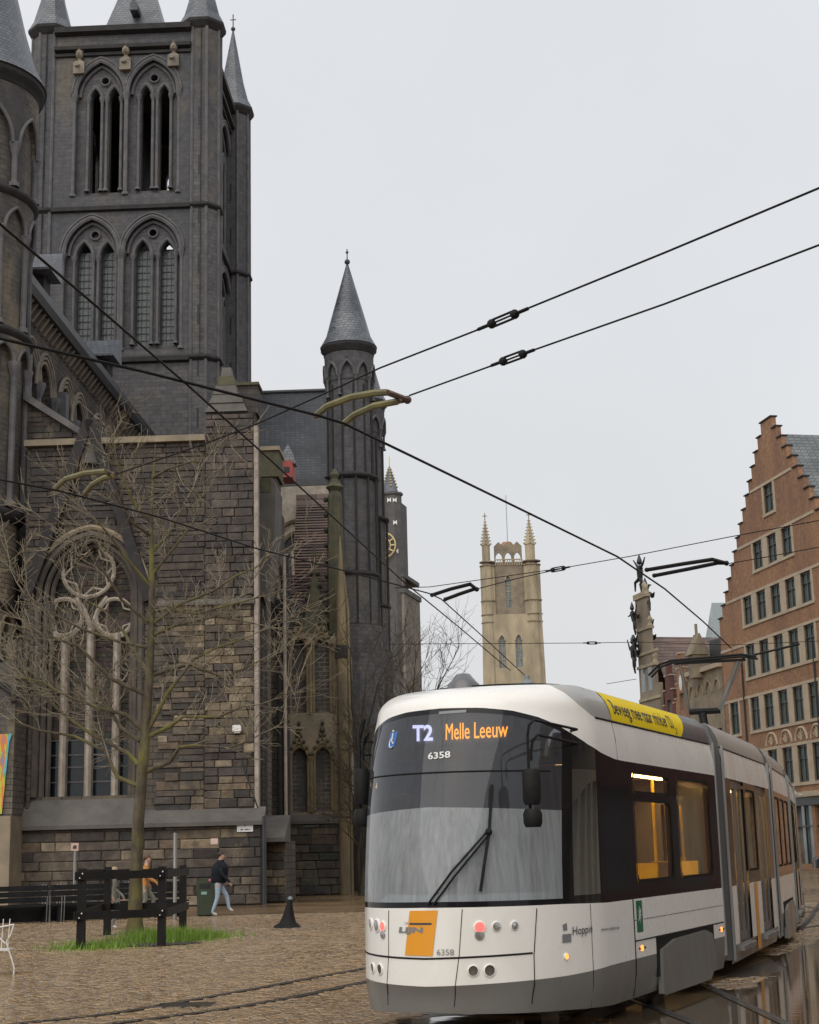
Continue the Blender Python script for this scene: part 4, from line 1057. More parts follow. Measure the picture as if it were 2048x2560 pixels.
cyl_arcade(turret, xT, YT, 2.5, .2, tz[1] + .2, tz[0] - 2.9, tz[0] - .4, 1.45, 9, .12)
cyl_arcade(turret, xT, YT, 2.42, .2, tz[2] + .2, tz[1] - 1.6, tz[1] - .2, 1.0, 11, .12)
cyl_arcade(turret, xT, YT, 2.42, .22, tz[3] + .2, tz[2] - 1.25, tz[2] - .2, .75, 13, .13)
cyl_arcade(turret, xT, YT, 2.1, .2, zdr - 2.1, zdr - .75, zdr - .3, .35, 13, .12, M_SAND, M_SAND)

# ---------------------------------------------------------------- aisle front with the great window
zG = 0.0
xA, xB, xC = PX(60), PX(513), PX(638)
zCop = PZ(380, 1104); zBut = PZ(565, 1030); zPl = PZ(340, 2062); zLed = PZ(340, 1993)
wx0, wx1 = PX(92, 0, 1800), PX(347, 0, 1800); wzb = PZ(220, 1990); wzs = PZ(220, 1487); wh = PZ(218, 1338) - wzs; wzm = PZ(220, 1592, .45)
win_hole = arch(wx0, wx1, wzb, wzs, wh, 14)
fw = MB(); fw.holed([(xA, 0), (xC, 0), (xC, zBut), (xB, zBut), (xB, zCop), (xA, zCop)], [win_hole], 'y', 0.0, .9, back=False)
front = fw.build('front_wall', M_RUB2, church)
b = MB(); b.box(xA + .02, xC - .3, 1.0, 12.0, 0, zCop - .6); b.build('aisle_block', M_RUB2, front)
b = MB(); b.box(xC - 1.6, xC - .02, .0, 1.6, 0, zBut - .05); b.build('buttress_core', M_RUB2, front)
b = MB(); b.box(xA - .1, xB, -.28, .5, zCop - .08, zCop + .16); b.build('coping', M_SAND, front)
# lean-to wall above the coping, with its sloping capstone
p0, p1 = P(66, 998, .6), P(203, 1088, .6)
b = MB(); b.prism([(p0[0] - .3, zCop), (p1[0], zCop), p1, p0, (p0[0] - .3, p0[1] + .2)], 'y', .5, 1.0); b.build('lean_to_wall', M_RUB2, front)
b = MB(); b.prism([(p0[0], p0[1] - .12), (p1[0] + .1, p1[1] - .12), (p1[0] + .1, p1[1] + .16), (p0[0], p0[1] + .2)], 'y', .2, 1.1); b.build('capstone', M_TRIM, front)
# gable frame over the window
apx, apz = P(222, 1048, -.35)
gf = MB()
for ex, ey in ((62, 1500), (372, 1500)):
    q = P(ex, ey, -.35); d_ = Vector((q[0] - apx, q[1] - apz)).normalized(); n_ = Vector((-d_.y, d_.x)) * .2
    gf.prism([(apx + n_.x, apz + n_.y), (apx - n_.x, apz - n_.y), (q[0] - n_.x, q[1] - n_.y), (q[0] + n_.x, q[1] + n_.y)], 'y', -.4, .05)
gf.build('window_gable', M_DKTRIM, front)
gt = MB(); t0, t1, t2 = P(222, 1062, -.02), P(188, 1160, -.02), P(258, 1160, -.02); gt.prism([t0, t1, t2], 'y', -.22, -.03); gt.build('gable_panel', M_PLAIN, front)
tr_ = MB()
c_ = P(207, 1220, -.05); tr_.add([(p, -.045, q) for p, q in arch(c_[0] - .3, c_[0] + .3, c_[1] - .15, c_[1], .3, 6)], [list(range(15))]); tr_.build('trefoil_recess', M_VOID, front)
# window order, infill, tracery
od = MB()
for dr, y, r in ((-.05, -.02, .13), (.18, .18, .12), (.36, .40, .11)):
    od.tube([(p, y, q) for p, q in arch(wx0 + dr, wx1 - dr, wzb, wzs, wh - dr * .9, 16)], r, 7)
od.build('window_arch_moulding', M_TRIMB, front, smooth=True)
hd_ = MB(); hd_.tube([(p, -.06, q) for p, q in arch(wx0 - .28, wx1 + .28, None, wzs + .1, wh + .2, 16)], .11, 6); hd_.build('hood_mould', M_SAND, front, smooth=True)
inf = MB(); inf.add([(p, .75, q) for p, q in arch(wx0, wx1, PZ(220, 1858, .75), wzs, wh, 14)], [list(range(31))]); inf.build('window_infill', M_RUB2, front)
gw = MB(); gw.add([(wx0, .72, wzb), (wx1, .72, wzb), (wx1, .72, PZ(220, 1850, .72)), (wx0, .72, PZ(220, 1850, .72))], [(0, 1, 2, 3)]); gw.build('window_glass', simple('dark_window_glass', (0.006, 0.010, 0.014, 1), (0.012, 0.018, 0.024, 1), 2, 0.12), front)
tb = MB(); zgl = PZ(220, 1850, .7)
for z in (zgl, zgl - .55, zgl - 1.0, zgl - 1.55): tb.box(wx0, wx1, .66, .71, z - .025, z + .025)
tb.build('glazing_bar', M_TRIM, front)
MUL = [PX(p, .45, 1800) for p in (98, 160, 224, 291, 341)]
for x in MUL:
    m_ = MB(); ztop = wzm + (.35 if x == MUL[2] else .1)
    m_.prism([(x - .13, .30), (x - .05, .20), (x + .05, .20), (x + .13, .30), (x + .13, .66), (x - .13, .66)], 'z', wzb, ztop); m_.build('mullion', M_TRAC, front)
tc = MB()
def ring_(px, py, rp, seg=28):
    c = P(px, py, .42); r = rp * 58.6 / 3900; return [(c[0] + r * math.cos(2 * PI * k / seg), .42, c[1] + r * math.sin(2 * PI * k / seg)) for k in range(seg + 1)]
R3 = [(222, 1428, 66), (160, 1543, 47), (287, 1543, 47)]
for px, py, rp in R3: tc.tube(ring_(px, py, rp), .085, 6)
for px, py, rp in R3:       # cusps
    for k in range(4 if rp < 60 else 6):
        n_ = 4 if rp < 60 else 6; a = PI / 4 + 2 * PI * k / n_; c = P(px, py, .42); r = rp * 58.6 / 3900
        tc.tube([(c[0] + r * math.cos(a - .45), .44, c[1] + r * math.sin(a - .45)), (c[0] + r * .68 * math.cos(a), .44, c[1] + r * .68 * math.sin(a)), (c[0] + r * math.cos(a + .45), .44, c[1] + r * math.sin(a + .45))], .045, 5)
for (m, (px, py, rp)) in ((1, R3[1]), (3, R3[2])):
    c = P(px, py, .42); r = rp * 58.6 / 3900
    for s in (-1, 1): tc.tube([(MUL[m], .42, wzm), (c[0] + s * r * .45, .42, c[1] - r * 1.02), (c[0] + s * r * .95, .42, c[1] - r * .5)], .08, 6)
for s in (-1, 1): tc.tube([(MUL[2], .42, wzm + .3), (MUL[2] + s * .28, .42, wzm + 1.05), (MUL[2] + s * .62, .42, wzm + 1.5)], .10, 6)
tc.build('tracery', M_TRAC, front, smooth=True)
# sloping apron, plinth
for nm, x0, x1, pr_ in (('apron', PX(40, -.6, 2060), PX(349, -.6, 2060), .62), ('apron', PX(349, -.6, 2060), PX(660, -.6, 2050), .62)):
    zt = zLed if x0 < PX(200) else zLed - .45
    b = MB(); b.prism([(0, zPl - .12), (-pr_ - .12, zPl - .12), (-pr_ - .12, zPl + .02), (0.02, zt), (.02, zPl - .12)], 'x', x0, x1); b.v = [(v[0], v[1], v[2]) for v in b.v]; b.build(nm, M_PLAIN, front)
b = MB(); b.box(PX(44, -.55, 2200), PX(655, -.55, 2200), -.5, .0, 0, zPl - .1); b.build('plinth', M_RUB2, front)
# ledge on the right half, corner strip, buttress cap
b = MB(); b.prism([(0, -.0), (-.22, .0), (-.22, .08), (0, .3)], 'x', PX(395, 0, 1508), xC); zl = PZ(510, 1514); b.v = [(x, y, z + zl) for x, y, z in b.v]; b.build('offset_ledge', M_PLAIN, front)
b = MB(); b.box(xC - .03, xC + .12, -.06, .3, zPl, zBut - .6); b.build('corner_quoin', M_TRAC, front)
cp = MB(); q0, q1, qa = P(513, 1030), P(600, 1030), P(567, 922, .5)
zz = zBut; steps = 5
for k in range(steps):
    w_ = 1 - k / steps * .92; x0, x1 = q0[0] + (qa[0] - q0[0]) * (1 - w_), q1[0] + .3 + (qa[0] - q1[0] - .3) * (1 - w_); h_ = (qa[1] - zBut) / steps
    b = MB(); b.frustum([(x0, -.1 + .5 * (1 - w_)), (x1, -.1 + .5 * (1 - w_)), (x1, 1.4 - .7 * (1 - w_)), (x0, 1.4 - .7 * (1 - w_))], 'z', zz, zz + h_, .8); b.build('cap_stone', M_MOSS if k in (3,) else M_PLAIN, front); zz += h_
b = MB(); b.box(PX(593), xC + .1, .1, 1.2, zBut - .05, PZ(615, 962)); b.build('chimney_pier', M_RUB2, front)
b = MB(); b.box(PX(590), xC + .16, 0, 1.3, PZ(615, 962), PZ(615, 955)); b.build('pier_cap', M_MOSS, front)
# buttress at the far left below the turret, and its mural banner
bx0, bx1 = PX(-160, -1.7, 2100), PX(60, -.4, 2100)
b = MB(); b.box(bx0, PX(22, -2.1, 2200), -2.1, .2, 0, PZ(20, 2040, -2.1)); b.build('left_buttress', M_SAND, front)
b = MB(); b.box(bx0, PX(34, -1.72, 1900), -1.72, .5, 0, PZ(20, 1655, -1.72)); b.build('left_pier', M_TUR, front)
b = MB()
for px in (28, 42, 58, 72): b.tube([(PX(px, -.15, 1900), -.15, zPl * .0 + (zPl if px < 50 else zPl)), (PX(px, -.15, 1900), -.15, PZ(50, 1600))], .1, 8)
for px in (28, 36): b.tube([(PX(px, -.6, 2150), -.6, 0), (PX(px, -.6, 2150), -.6, zPl)], .1, 8)
b.build('engaged_shaft', M_RUB2, front, smooth=True)
b = MB(); c_ = P(8, 1735, -1.75); b.tube([(p, -1.75, q) for p, q in arch(c_[0] - 1.2, c_[0] + .4, None, c_[1] - .3, .65, 8)], .12, 6); b.build('blind_arch', M_DKTRIM, front)

# ---------------------------------------------------------------- stones of the front
def m_stone():
    t = NT('wall_stone'); oi = t.n('ShaderNodeObjectInfo'); at = t.n('ShaderNodeVertexColor', layer_name='Col')
    c = t.mix(oi.outputs['Color'], at.outputs['Color'], 1.0, 'MULTIPLY')
    geo = t.n('ShaderNodeNewGeometry'); v = geo.outputs['Position']
    n1 = t.noise(3.2, 6, .65, v); n2 = t.noise(0.55, 5, .6, t.mapv(v, scale=(1, 1, .5))); n3 = t.noise(16, 4, .6, v)
    c = t.mix(c, t.ramp(n1, [(.28, (.45, .44, .44)), (.72, (1.35, 1.33, 1.3))]), 1.0, 'MULTIPLY')
    c = t.mix(c, (0.034, 0.030, 0.028, 1), t.ramp(n2, [(.50, (0, 0, 0)), (.64, (.85, .85, .85))]))
    n4 = t.noise(1.1, 6, .7, t.mapv(v, scale=(1, 1, .6), loc=(5, 1, 7)))
    c = t.mix(c, (0.22, 0.18, 0.125, 1), t.ramp(n4, [(.60, (0, 0, 0)), (.72, (.55, .55, .55))]))
    return t.fin(c, .78, t.bump(n3, .7, .03, t.bump(n1, .5, .05)))
M_STONE = m_stone()
def stone_mb(seed):
    r = random.Random(seed); j = lambda a: r.uniform(0, a); v = []
    for y, ins, jy in ((0.0, 0.0, 0), (-.55, .012, .12), (-.9, .06, .35)):
        for sx, sz in ((-.5, -.5), (.5, -.5), (.5, .5), (-.5, .5)):
            v.append((sx * (1 - 2 * ins) + (j(.03) - .015) * (y < 0), y + j(jy), sz * (1 - 2 * ins * 1.8) + (j(.07) - .035) * (y < 0)))
    b = MB(); b.add(v, [(i + k, (i + 1) % 4 + k, (i + 1) % 4 + k + 4, i + k + 4) for k in (0, 4) for i in range(4)] + [(8, 9, 10, 11)]); return b
SVAR = [stone_mb(50 + k) for k in range(8)]
stones = []
rq = random.Random(11)
def blotch(x, z): return .5 + .25 * math.sin(1.3 * x + 2.1 * math.sin(.7 * z)) + .25 * math.sin(1.9 * z + 1.5 * math.sin(.9 * x + 2))
def stone_field(x0, x1, z0, z1, y, ok, colf, hr=(.16, .34), lr=(.35, 1.5), dep=.08):
    z = z0
    while z < z1 - .08:
        h = min(rq.uniform(*hr), z1 - z); x = x0 - rq.uniform(0, .5)
        while x < x1:
            l = rq.uniform(*lr); a, b_ = max(x, x0), min(x + l, x1); x += l
            if b_ - a < .12: continue
            cx, cz = (a + b_) / 2, z + h / 2
            if not ok(a, b_, cz): continue
            stones.append((cx, y, cz, b_ - a - .014, dep * rq.uniform(.6, 1.4), h - .014, colf(cx, cz), rq.randrange(8)))
        z += h
DARK = [(.052, .043, .037), (.066, .054, .045), (.043, .038, .036), (.080, .064, .050), (.058, .047, .042)]
OCH = [(.165, .127, .083), (.205, .162, .108), (.115, .093, .070), (.085, .070, .057), (.145, .108, .074), (.24, .195, .14), (.068, .058, .051)]
PUR = [(.078, .061, .053), (.092, .074, .064), (.066, .055, .050), (.105, .081, .067)]
zLg = PZ(510, 1514)
def in_win(x, z, m=.3):
    if z < wzb - .1: return False
    if z <= wzs: return wx0 - m < x < wx1 + m
    t_ = (z - wzs) / (wh + m); 
    if t_ >= 1: return False
    hwd = (wx1 - wx0) / 2 + m; return abs(x - (wx0 + wx1) / 2) < hwd * (1 - t_ ** 1.9)
def ok_front(a, b_, z):
    if z > zCop - .1 and a < xB - .1: return False
    if zPl - .15 < z < zLed - .02 and a < wx1 + .1: return False
    if zPl - .15 < z < zLed - .45: return False
    return not (in_win(a, z) or in_win(b_, z) or in_win((a + b_) / 2, z))
def col_front(x, z):
    if x > xB and z > zLg: p = PUR
    elif z > zLg: p = DARK
    elif x > wx1: p = OCH if blotch(x * 1.4, z * 1.7) > .33 else DARK
    else: p = DARK
    c = rq.choice(p); k = rq.uniform(.8, 1.2); return (c[0] * k, c[1] * k, c[2] * k)
stone_field(xA + .1, xB, zPl, zCop - .1, -.005, ok_front, col_front)
stone_field(xB, xC - .04, zPl, zBut - .1, -.02, ok_front, col_front, (.24, .34), (.4, 1.1))
def col_pl(x, z):
    p = DARK + [(.12, .098, .075), (.10, .083, .068)] if blotch(x, z * 2) < .62 else OCH
    c = rq.choice(p); k = rq.uniform(.75, 1.2); return (c[0] * k, c[1] * k, c[2] * k)
stone_field(PX(46, -.5, 2200), PX(653, -.5, 2200), 0.02, zPl - .14, -.505, lambda a, b_, z: True, col_pl, (.26, .38), (.5, 1.7))
stone_field(wx0 + .35, wx1 - .3, zgl + .05, wzs + wh * .78, .74, lambda a, b_, z: z < wzs or abs((a + b_) / 2 - (wx0 + wx1) / 2) < ((wx1 - wx0) / 2 - .4) * (1 - ((z - wzs) / wh) ** 1.8), lambda x, z: tuple(v * rq.uniform(.75, 1.1) for v in rq.choice(DARK)), (.17, .24), (.4, .9), .03)
def col_lt(x, z): return tuple(v * rq.uniform(.8, 1.15) for v in rq.choice(DARK))
stone_field(p0[0] - .1, p1[0] - .1, zCop + .1, p0[1], .495, lambda a, b_, z: z < p0[1] + (p1[1] - p0[1]) * (b_ - p0[0]) / (p1[0] - p0[0]) - .15, col_lt)

# ---------------------------------------------------------------- south transept with its turrets
YTR = YF + 1.6
xt, zt_e = P(872, 882, YTR)
yt2 = YTR + 11.4
xt2 = P(906, 1020, yt2)[0]
xe = (xt + xt2) / 2
zRid = PZ(730, 978, YTR + 5.5); zEv = PZ(720, 1208, YTR)
b = MB(); b.box(xc + hwid - 1, xe + .2, YTR, yt2, 0, zEv); transept = b.build('transept', M_TUR, church)
tag(transept, 'south transept arm with a dark slate roof between round turrets')
b = MB(); b.prism([(YTR - .5, zEv - .2), (YTR + 5.7, zRid), (yt2 + .5, zEv - .2)], 'x', xc + hwid - 1, xe + .35); b.build('transept_roof', M_SLATED, transept)
b = MB(); b.tube([(xc + hwid - 1, YTR + 5.7, zRid), (xe + .3, YTR + 5.7, zRid)], .16, 6); b.box(xc + hwid - 1, xe, YTR - .75, YTR - .2, zEv - .35, zEv + .05); b.build('roof_ridge', M_LEAD, transept)
b = MB(); s0, s1 = P(702, 1217, 21.3), P(822, 1300, 21.3); b.box(s0[0], s1[0], 21.3, 21.49, s1[1] - 4, s0[1]); b.build('pale_wall_band', M_TRAC, transept)
def col_turret(cx, cy, zE_, strs, R, Re):
    b = MB(); prof = [(R + .42, 0), (R + .42, strs[2]), (R + .25, strs[2] + .1), (R + .25, strs[1]), (R + .1, strs[1] + .1), (R + .1, strs[0]), (R, strs[0] + .1), (R, zE_ - 2.0), (R + .06, zE_ - 1.9), (R + .06, zE_)]
    b.lathe(prof, cx, cy, 12, rot=PI / 12); o = b.build('transept_turret', M_TOW, transept)
    b = MB()
    for k in range(12):
        a = PI / 12 + k * PI / 6
        b.tube([(cx + (R + .02) * math.cos(a), cy + (R + .02) * math.sin(a), z) for z in (strs[0], zE_ - 2.2)], .07, 6)
        b.tube([(cx + (R + .22) * math.cos(a), cy + (R + .22) * math.sin(a), z) for z in (strs[2], strs[0])], .07, 6)
    b.build('turret_rib', M_DKTRIM, transept)
    b = MB(); b.lathe([(R + .05, zE_ - .35), (R + .2, zE_ - .25), (R + .2, zE_ - .1), (Re, zE_ + .05), (Re, zE_ + .28), (R, zE_ + .3)], cx, cy, 32)
    for zz in strs: b.lathe([(R + .1, zz - .2), (R + .38, zz - .05), (R + .38, zz + .05), (R + .1, zz + .2)], cx, cy, 12, rot=PI / 12)
    b.build('turret_cornice', M_DKTRIM, transept, smooth=True)
    hs = PZ(868, 665, YTR) - zt_e
    b = MB(); b.lathe([(Re + .03, zE_ + .25), (Re * .8, zE_ + .9), (Re * .62, zE_ + 2.0), (.09, zE_ + hs)], cx, cy, 32); b.build('turret_cone', m_cone, transept, smooth=True)
    b = MB(); z = zE_ + hs; b.lathe([(.12, z - .5), (.09, z), (.05, z + .2)], cx, cy, 8); b.tube([(cx, cy, z), (cx, cy, z + 1.05)], .035, 6); b.ball((cx, cy, z + .25), .17, 8, 6); b.ball((cx, cy, z + .85), .09, 6, 5); b.build('finial', M_LEAD, transept)
    cyl_arcade(transept, cx, cy, R + .02, .14, zE_ - 2.9, zE_ - 1.75, zE_ - .3, .85, 9, .07, M_TOW, M_TRIM, -1.4, 1.4)
m_cone = M_SLATE
zs_t = [PZ(880, 1186, YTR - 1.3), PZ(890, 1432, YTR - 1.4), PZ(900, 1562, YTR - 1.5)]
col_turret(xt, YTR, zt_e, zs_t, 1.27, 1.63); col_turret(xt2, yt2, zt_e, zs_t, 1.27, 1.63)

# ---------------------------------------------------------------- aisle, buttresses and chapel porch between
b = MB(); b.box(xC - .3, PX(824, 22, 1400), 21.5, YTR + .2, 0, PZ(700, 1270, 21.5)); south = b.build('south_aisle', M_RUB2, church)
b = MB(); r0, r1, r2, r3 = P(742, 1263, 20), P(820, 1262, 20), P(822, 1500, 14), P(726, 1500, 14)
b.add([(r0[0], 20, r0[1]), (r1[0], 20, r1[1]), (r2[0] + .2, 14, r2[1]), (r3[0], 14, r3[1])], [(0, 1, 2, 3)])
b.build('lean_to_roof', M_TILE, south)
rows_ = MB()
for k in range(1, 34):
    t_ = k / 34; x0 = r0[0] + (r3[0] - r0[0]) * t_; x1 = r1[0] + (r2[0] + .2 - r1[0]) * t_; y = 20 - 6 * t_; z = r0[1] + (r3[1] - r0[1]) * t_
    o_ = MB(); o_.box(x0, x1, y - .14, y - .02, z - .02, z + .05); o_.build('tile_course', M_TILE, south)
b = MB(); b.box(r0[0], r1[0] + .1, 19.8, 21.6, r0[1] - .1, r0[1] + .5); b.build('roof_upstand', M_TILE, south)
# window arch behind the roof
b = MB(); c_ = P(735, 1330, 20.5); ar = arch(c_[0] - .9, c_[0] + .9, c_[1] - 5, c_[1] - 1.0, 1.2, 8); b.add([(p, 21.28, q) for p, q in ar], [list(range(len(ar)))]); b.build('aisle_window', M_VOID, south)
b = MB(); b.tube([(p, 21.25, q) for p, q in ar], .18, 6); b.tube([(p, 21.22, q) for p, q in arch(c_[0] - 1.3, c_[0] + 1.3, None, c_[1] - .7, 1.5, 8)], .16, 6); b.build('aisle_window_moulding', M_SAND, south)
# mossy block, red dormer, sloping buttress
k0, k1 = P(641, 1128, 6), P(690, 1192, 6); b = MB(); b.box(k0[0], k1[0], 6, 7.5, 0, k0[1]); bb = b.build('buttress_pier', M_RUB2, south)
b = MB(); b.box(k0[0] - .1, k1[0] + .12, 5.9, 7.6, k1[1], k0[1]); b.build('mossy_block', M_MOSS, south); b = MB(); b.box(k0[0] - .15, k1[0] + .18, 5.8, 7.7, k0[1] - .02, k0[1] + .15); b.build('block_cap', M_SAND, south)
d0, d1 = P(703, 1152, 17), P(731, 1192, 17)
b = MB(); b.box(d0[0], d1[0], 17, 18.5, d1[1], d0[1]); b.build('red_dormer', simple('red_boards', (0.38, 0.055, 0.045, 1), (0.25, 0.04, 0.035, 1), 3, .6), south)
b = MB(); mx_ = (d0[0] + d1[0]) / 2; hx = (d1[0] - d0[0]) / 2 + .12; b.lathe([(hx * 1.5, d0[1] - .1), (hx * .9, d0[1] + .5), (.02, d0[1] + 1.0)], mx_, 17.6, 4, rot=PI / 4); b.build('dormer_cap', M_SLATE, south)
b = MB(); b.box(mx_ - .14, mx_ + .14, 16.97, 17, d0[1] - .6, d0[1] - .32); b.build('dormer_opening', M_VOID, south)
s0 = P(648, 1195, 3); s1 = P(690, 1215, 3); s2 = P(668, 1490, 3); s3 = P(645, 1490, 3)
b = MB(); b.prism([s3, s2, P(686, 1330, 3), s1, (s1[0] - .15, s1[1] + .35), (s0[0], s0[1])], 'y', 3, 5.2); b.build('sloping_buttress', M_PLAIN, south)
b = MB(); m0, m1 = P(652, 1197, 3), P(678, 1230, 3); b.box(m0[0], m1[0], 2.98, 3.2, m1[1], m0[1]); b.build('moss_patch', M_MOSS, south)
b = MB(); b.box(xC + .05, PX(668, 2.8, 1600), 2.8, 4.0, 0, s3[1]); b.build('buttress_foot', M_RUB2, south)
# dark recess with its lancet
b = MB(); l0, l1 = PX(648, 5.5, 1700), PX(722, 5.5, 1700); zlt = PZ(690, 1430, 5.5)
b.box(l0 - .4, PX(712, 8, 1700), 8.0, 9.0, 0, zlt + .5); b.build('recess_wall', M_DKTRIM, south)
b = MB()
for px in (652, 700, 716): b.tube([(PX(px, 5.4, 1700), 5.4, 3.0), (PX(px, 5.4, 1700), 5.4, PZ(690, 1500, 5.4))], .13, 8)
ar = arch(PX(655, 5.4, 1700), PX(712, 5.4, 1700), None, PZ(690, 1500, 5.4), 1.9, 8); b.tube([(p, 5.4, q) for p, q in ar], .16, 6); b.build('recess_moulding', M_DKTRIM, south, smooth=True)
b = MB(); pz = PZ(715, 1390, 5.2); b.tube([(PX(712, 5.2, 1600), 5.2, 2.2), (PX(712, 5.2, 1600), 5.2, pz)], .07, 8); b.tube([(PX(712, 5.2, 1600), 5.2, pz), (PX(730, 5.2, 1400), 5.2, pz + .2), (PX(733, 5.2, 1440), 5.2, pz - .8)], .07, 8); b.build('rain_pipe', M_TRAC, south, smooth=True)
b = MB(); b.prism([(1.0, 3.2), (-.6, 1.9 + .6), (-.75, 1.9 + .45), (-.75, 1.9 + .3), (1.0, 1.9 + .3)], 'x', xC + .05, PX(722, 2, 2000)); b.v = [(x, y + 1.5, z) for x, y, z in b.v]; b.build('side_apron', M_PLAIN, south)
b = MB(); b.box(xC + .05, PX(720, 3, 2100), 1.6, 5.5, 0, 2.25); b.build('side_plinth', M_RUB2, south)
stone_field(xC + .07, PX(718, 2, 2100), .02, 2.2, 1.595, lambda a, b_, z: True, col_pl, (.25, .35), (.4, .9))
# chapel porch: two tiers of paired blind lancets
YP = 12.0
x0, x1 = PX(718, YP, 1900), PX(850, YP, 1900)
zt1 = PZ(780, 1592, YP)
b = MB(); b.box(x0, x1, YP + .35, 20, 0, zt1); porch = b.build('chapel_porch', M_SAND, church)
tag(porch, 'ochre stone chapel porch with stacked pairs of blind lancets')
TI = [(1570, 1782, 1625, 1592), (1850, 2030, 1895, 1866)]
holes = []; mo = MB(); pan = MB(); gb = MB(); cr = MB()
for (yt, yb, ysp, yap) in TI:
    for (pa, pb) in ((727, 768), (785, 826)):
        a, b_ = PX(pa, YP, 1700), PX(pb, YP, 1700); z0 = PZ(780, yb, YP); zs = PZ(780, ysp, YP); h = PZ(780, yap, YP) - zs
        holes.append(arch(a, b_, z0, zs, h, 8))
        for dr, yo in ((.02, 0), (.16, -.06)): mo.tube([(p, YP + yo, q) for p, q in arch(a - dr, b_ + dr, z0, zs, h + dr, 8)], .07, 6)
        ap_ = PZ(780, yt - 14, YP); xm = (a + b_) / 2
        for s in (-1, 1):
            gb.bar((xm, YP - .08, ap_), (xm + s * (b_ - a) * .72, YP - .08, zs - .1), .16, .14)
            for q in range(4): t_ = (q + .6) / 4.2; cr.ball((xm + s * (b_ - a) * .72 * t_, YP - .14, ap_ + (zs - .1 - ap_) * t_ + .1), .10, 6, 4)
        cr.ball((xm, YP - .1, ap_ + .2), .13, 6, 5); cr.ball((xm, YP - .1, ap_ + .5), .09, 6, 5)
        pan.add([(a, YP + .30, z0), (b_, YP + .30, z0), (b_, YP + .30, zs + h), (a, YP + .30, zs + h)], [(0, 1, 2, 3)])
zpl = PZ(780, 2060, YP)
fr_ = MB(); fr_.holed([(x0, zpl), (x1, zpl), (x1, zt1), (x0, zt1)], holes, 'y', YP, YP + .34, rim=True); fr_.build('porch_front', M_SAND, porch)
mo.build('lancet_moulding', M_GOLD, porch, smooth=True); gb.build('lancet_gable', M_GOLD, porch); tag(cr.build('crocket', M_MOSS, porch), kind='stuff')
pan.build('blind_panel', masonry('panel_brick', (.075, .07, .066, 1), (.115, .10, .088, 1), (.30, .26, .19, 1), .45, .2, (.06, .056, .054, 1), .85, .3, .02, (.16, .13, .09, 1), .5), porch)
b = MB(); b.prism([(YP + .1, zpl + .5), (YP - .35, zpl + .12), (YP - .35, zpl), (YP + .1, zpl)], 'x', x0 - .05, x1 + .2); b.build('porch_apron', M_PLAIN, porch)
b = MB(); b.box(x0, x1, YP - .22, YP + .4, 0, zpl); b.build('porch_plinth', M_RUB2, porch)
stone_field(x0 + .02, x1 - .02, .02, zpl - .03, YP - .225, lambda a, b_, z: True, lambda x, z: tuple(v * rq.uniform(.8, 1.2) for v in rq.choice(PUR + DARK)), (.3, .42), (.5, 1.2))
b = MB(); gx, gz = PX(858, YP - .3, 1900), PZ(860, 1500, YP - .3)
b.lathe([(.24, 0), (.24, gz - 1.5), (.2, gz), (.08, gz + 2.2), (.02, gz + 3.0)], gx, YP - .2, 12); b.tube([(gx + .3, YP - .1, 0), (gx + .3, YP - .1, gz - .5), (gx + .12, YP - .1, gz + 1.2)], .07, 8); b.build('corner_shaft', M_GOLD, porch, smooth=True)
b = MB(); b.lathe([(.27, PZ(860, 1648, YP)), (.29, PZ(860, 1640, YP)), (.29, PZ(860, 1622, YP)), (.25, PZ(860, 1615, YP))], gx, YP - .2, 12); b.build('shaft_collar', M_DKTRIM, porch)
# spirelet and mossy pinnacle
sx_, sz = PX(783, YP + .5, 1500), PZ(783, 1405, YP + .5)
b = MB(); b.lathe([(1.15, zt1 - .3), (.62, zt1 + .9), (.05, sz)], sx_, YP + 1.3, 4, rot=PI / 4); b.build('mossy_pinnacle', M_MOSS, porch)
b = MB()
for k in range(6):
    t_ = k / 6
    for a in range(4):
        r = .95 * (1 - t_) + .05; an = a * PI / 2 + PI / 4; b.ball((sx_ + r * math.cos(an), YP + 1.3 + r * math.sin(an), zt1 + .2 + (sz - zt1) * t_), .13, 5, 4)
b.tube([(sx_, YP + 1.3, sz - .2), (sx_, YP + 1.3, sz + .9)], .06, 5); b.tube([(sx_ - .35, YP + 1.3, sz + .45), (sx_ + .35, YP + 1.3, sz + .45)], .06, 5); tag(b.build('pinnacle_crocket', M_MOSS, porch), kind='stuff')
tx = PX(838, YP + 1, 1300); tz1 = PZ(838, 1172, YP + 1)
b = MB(); b.lathe([(.42, 0), (.42, PZ(838, 1420, YP + 1)), (.33, PZ(838, 1240, YP + 1)), (.25, tz1 - 1.1), (.42, tz1 - .9), (.25, tz1 - .7), (.17, tz1 - .5), (.24, tz1 - .3), (.05, tz1)], tx, YP + 1, 8); b.build('crocketed_shaft', M_MOSS, porch)
b = MB()
for k in range(9):
    z = PZ(838, 1250 + k * 38, YP + 1); b.ball((tx - .42, YP + .9, z), .14, 5, 4)
tag(b.build('shaft_crocket', M_DKTRIM, porch), kind='stuff')
# wall beyond the porch, dark low range behind the trees
b = MB(); b.box(x1 + .4, xe - .5, YP + 9, YTR, 0, PZ(870, 2050, YP + 9)); b.build('transept_base', M_DKTRIM, church)
b = MB(); b.box(PX(872, YP + 6, 2100), PX(930, YP + 6, 2100), YP + 6, YP + 8, 0, 4.5); b.build('low_wall', M_DKTRIM, church)

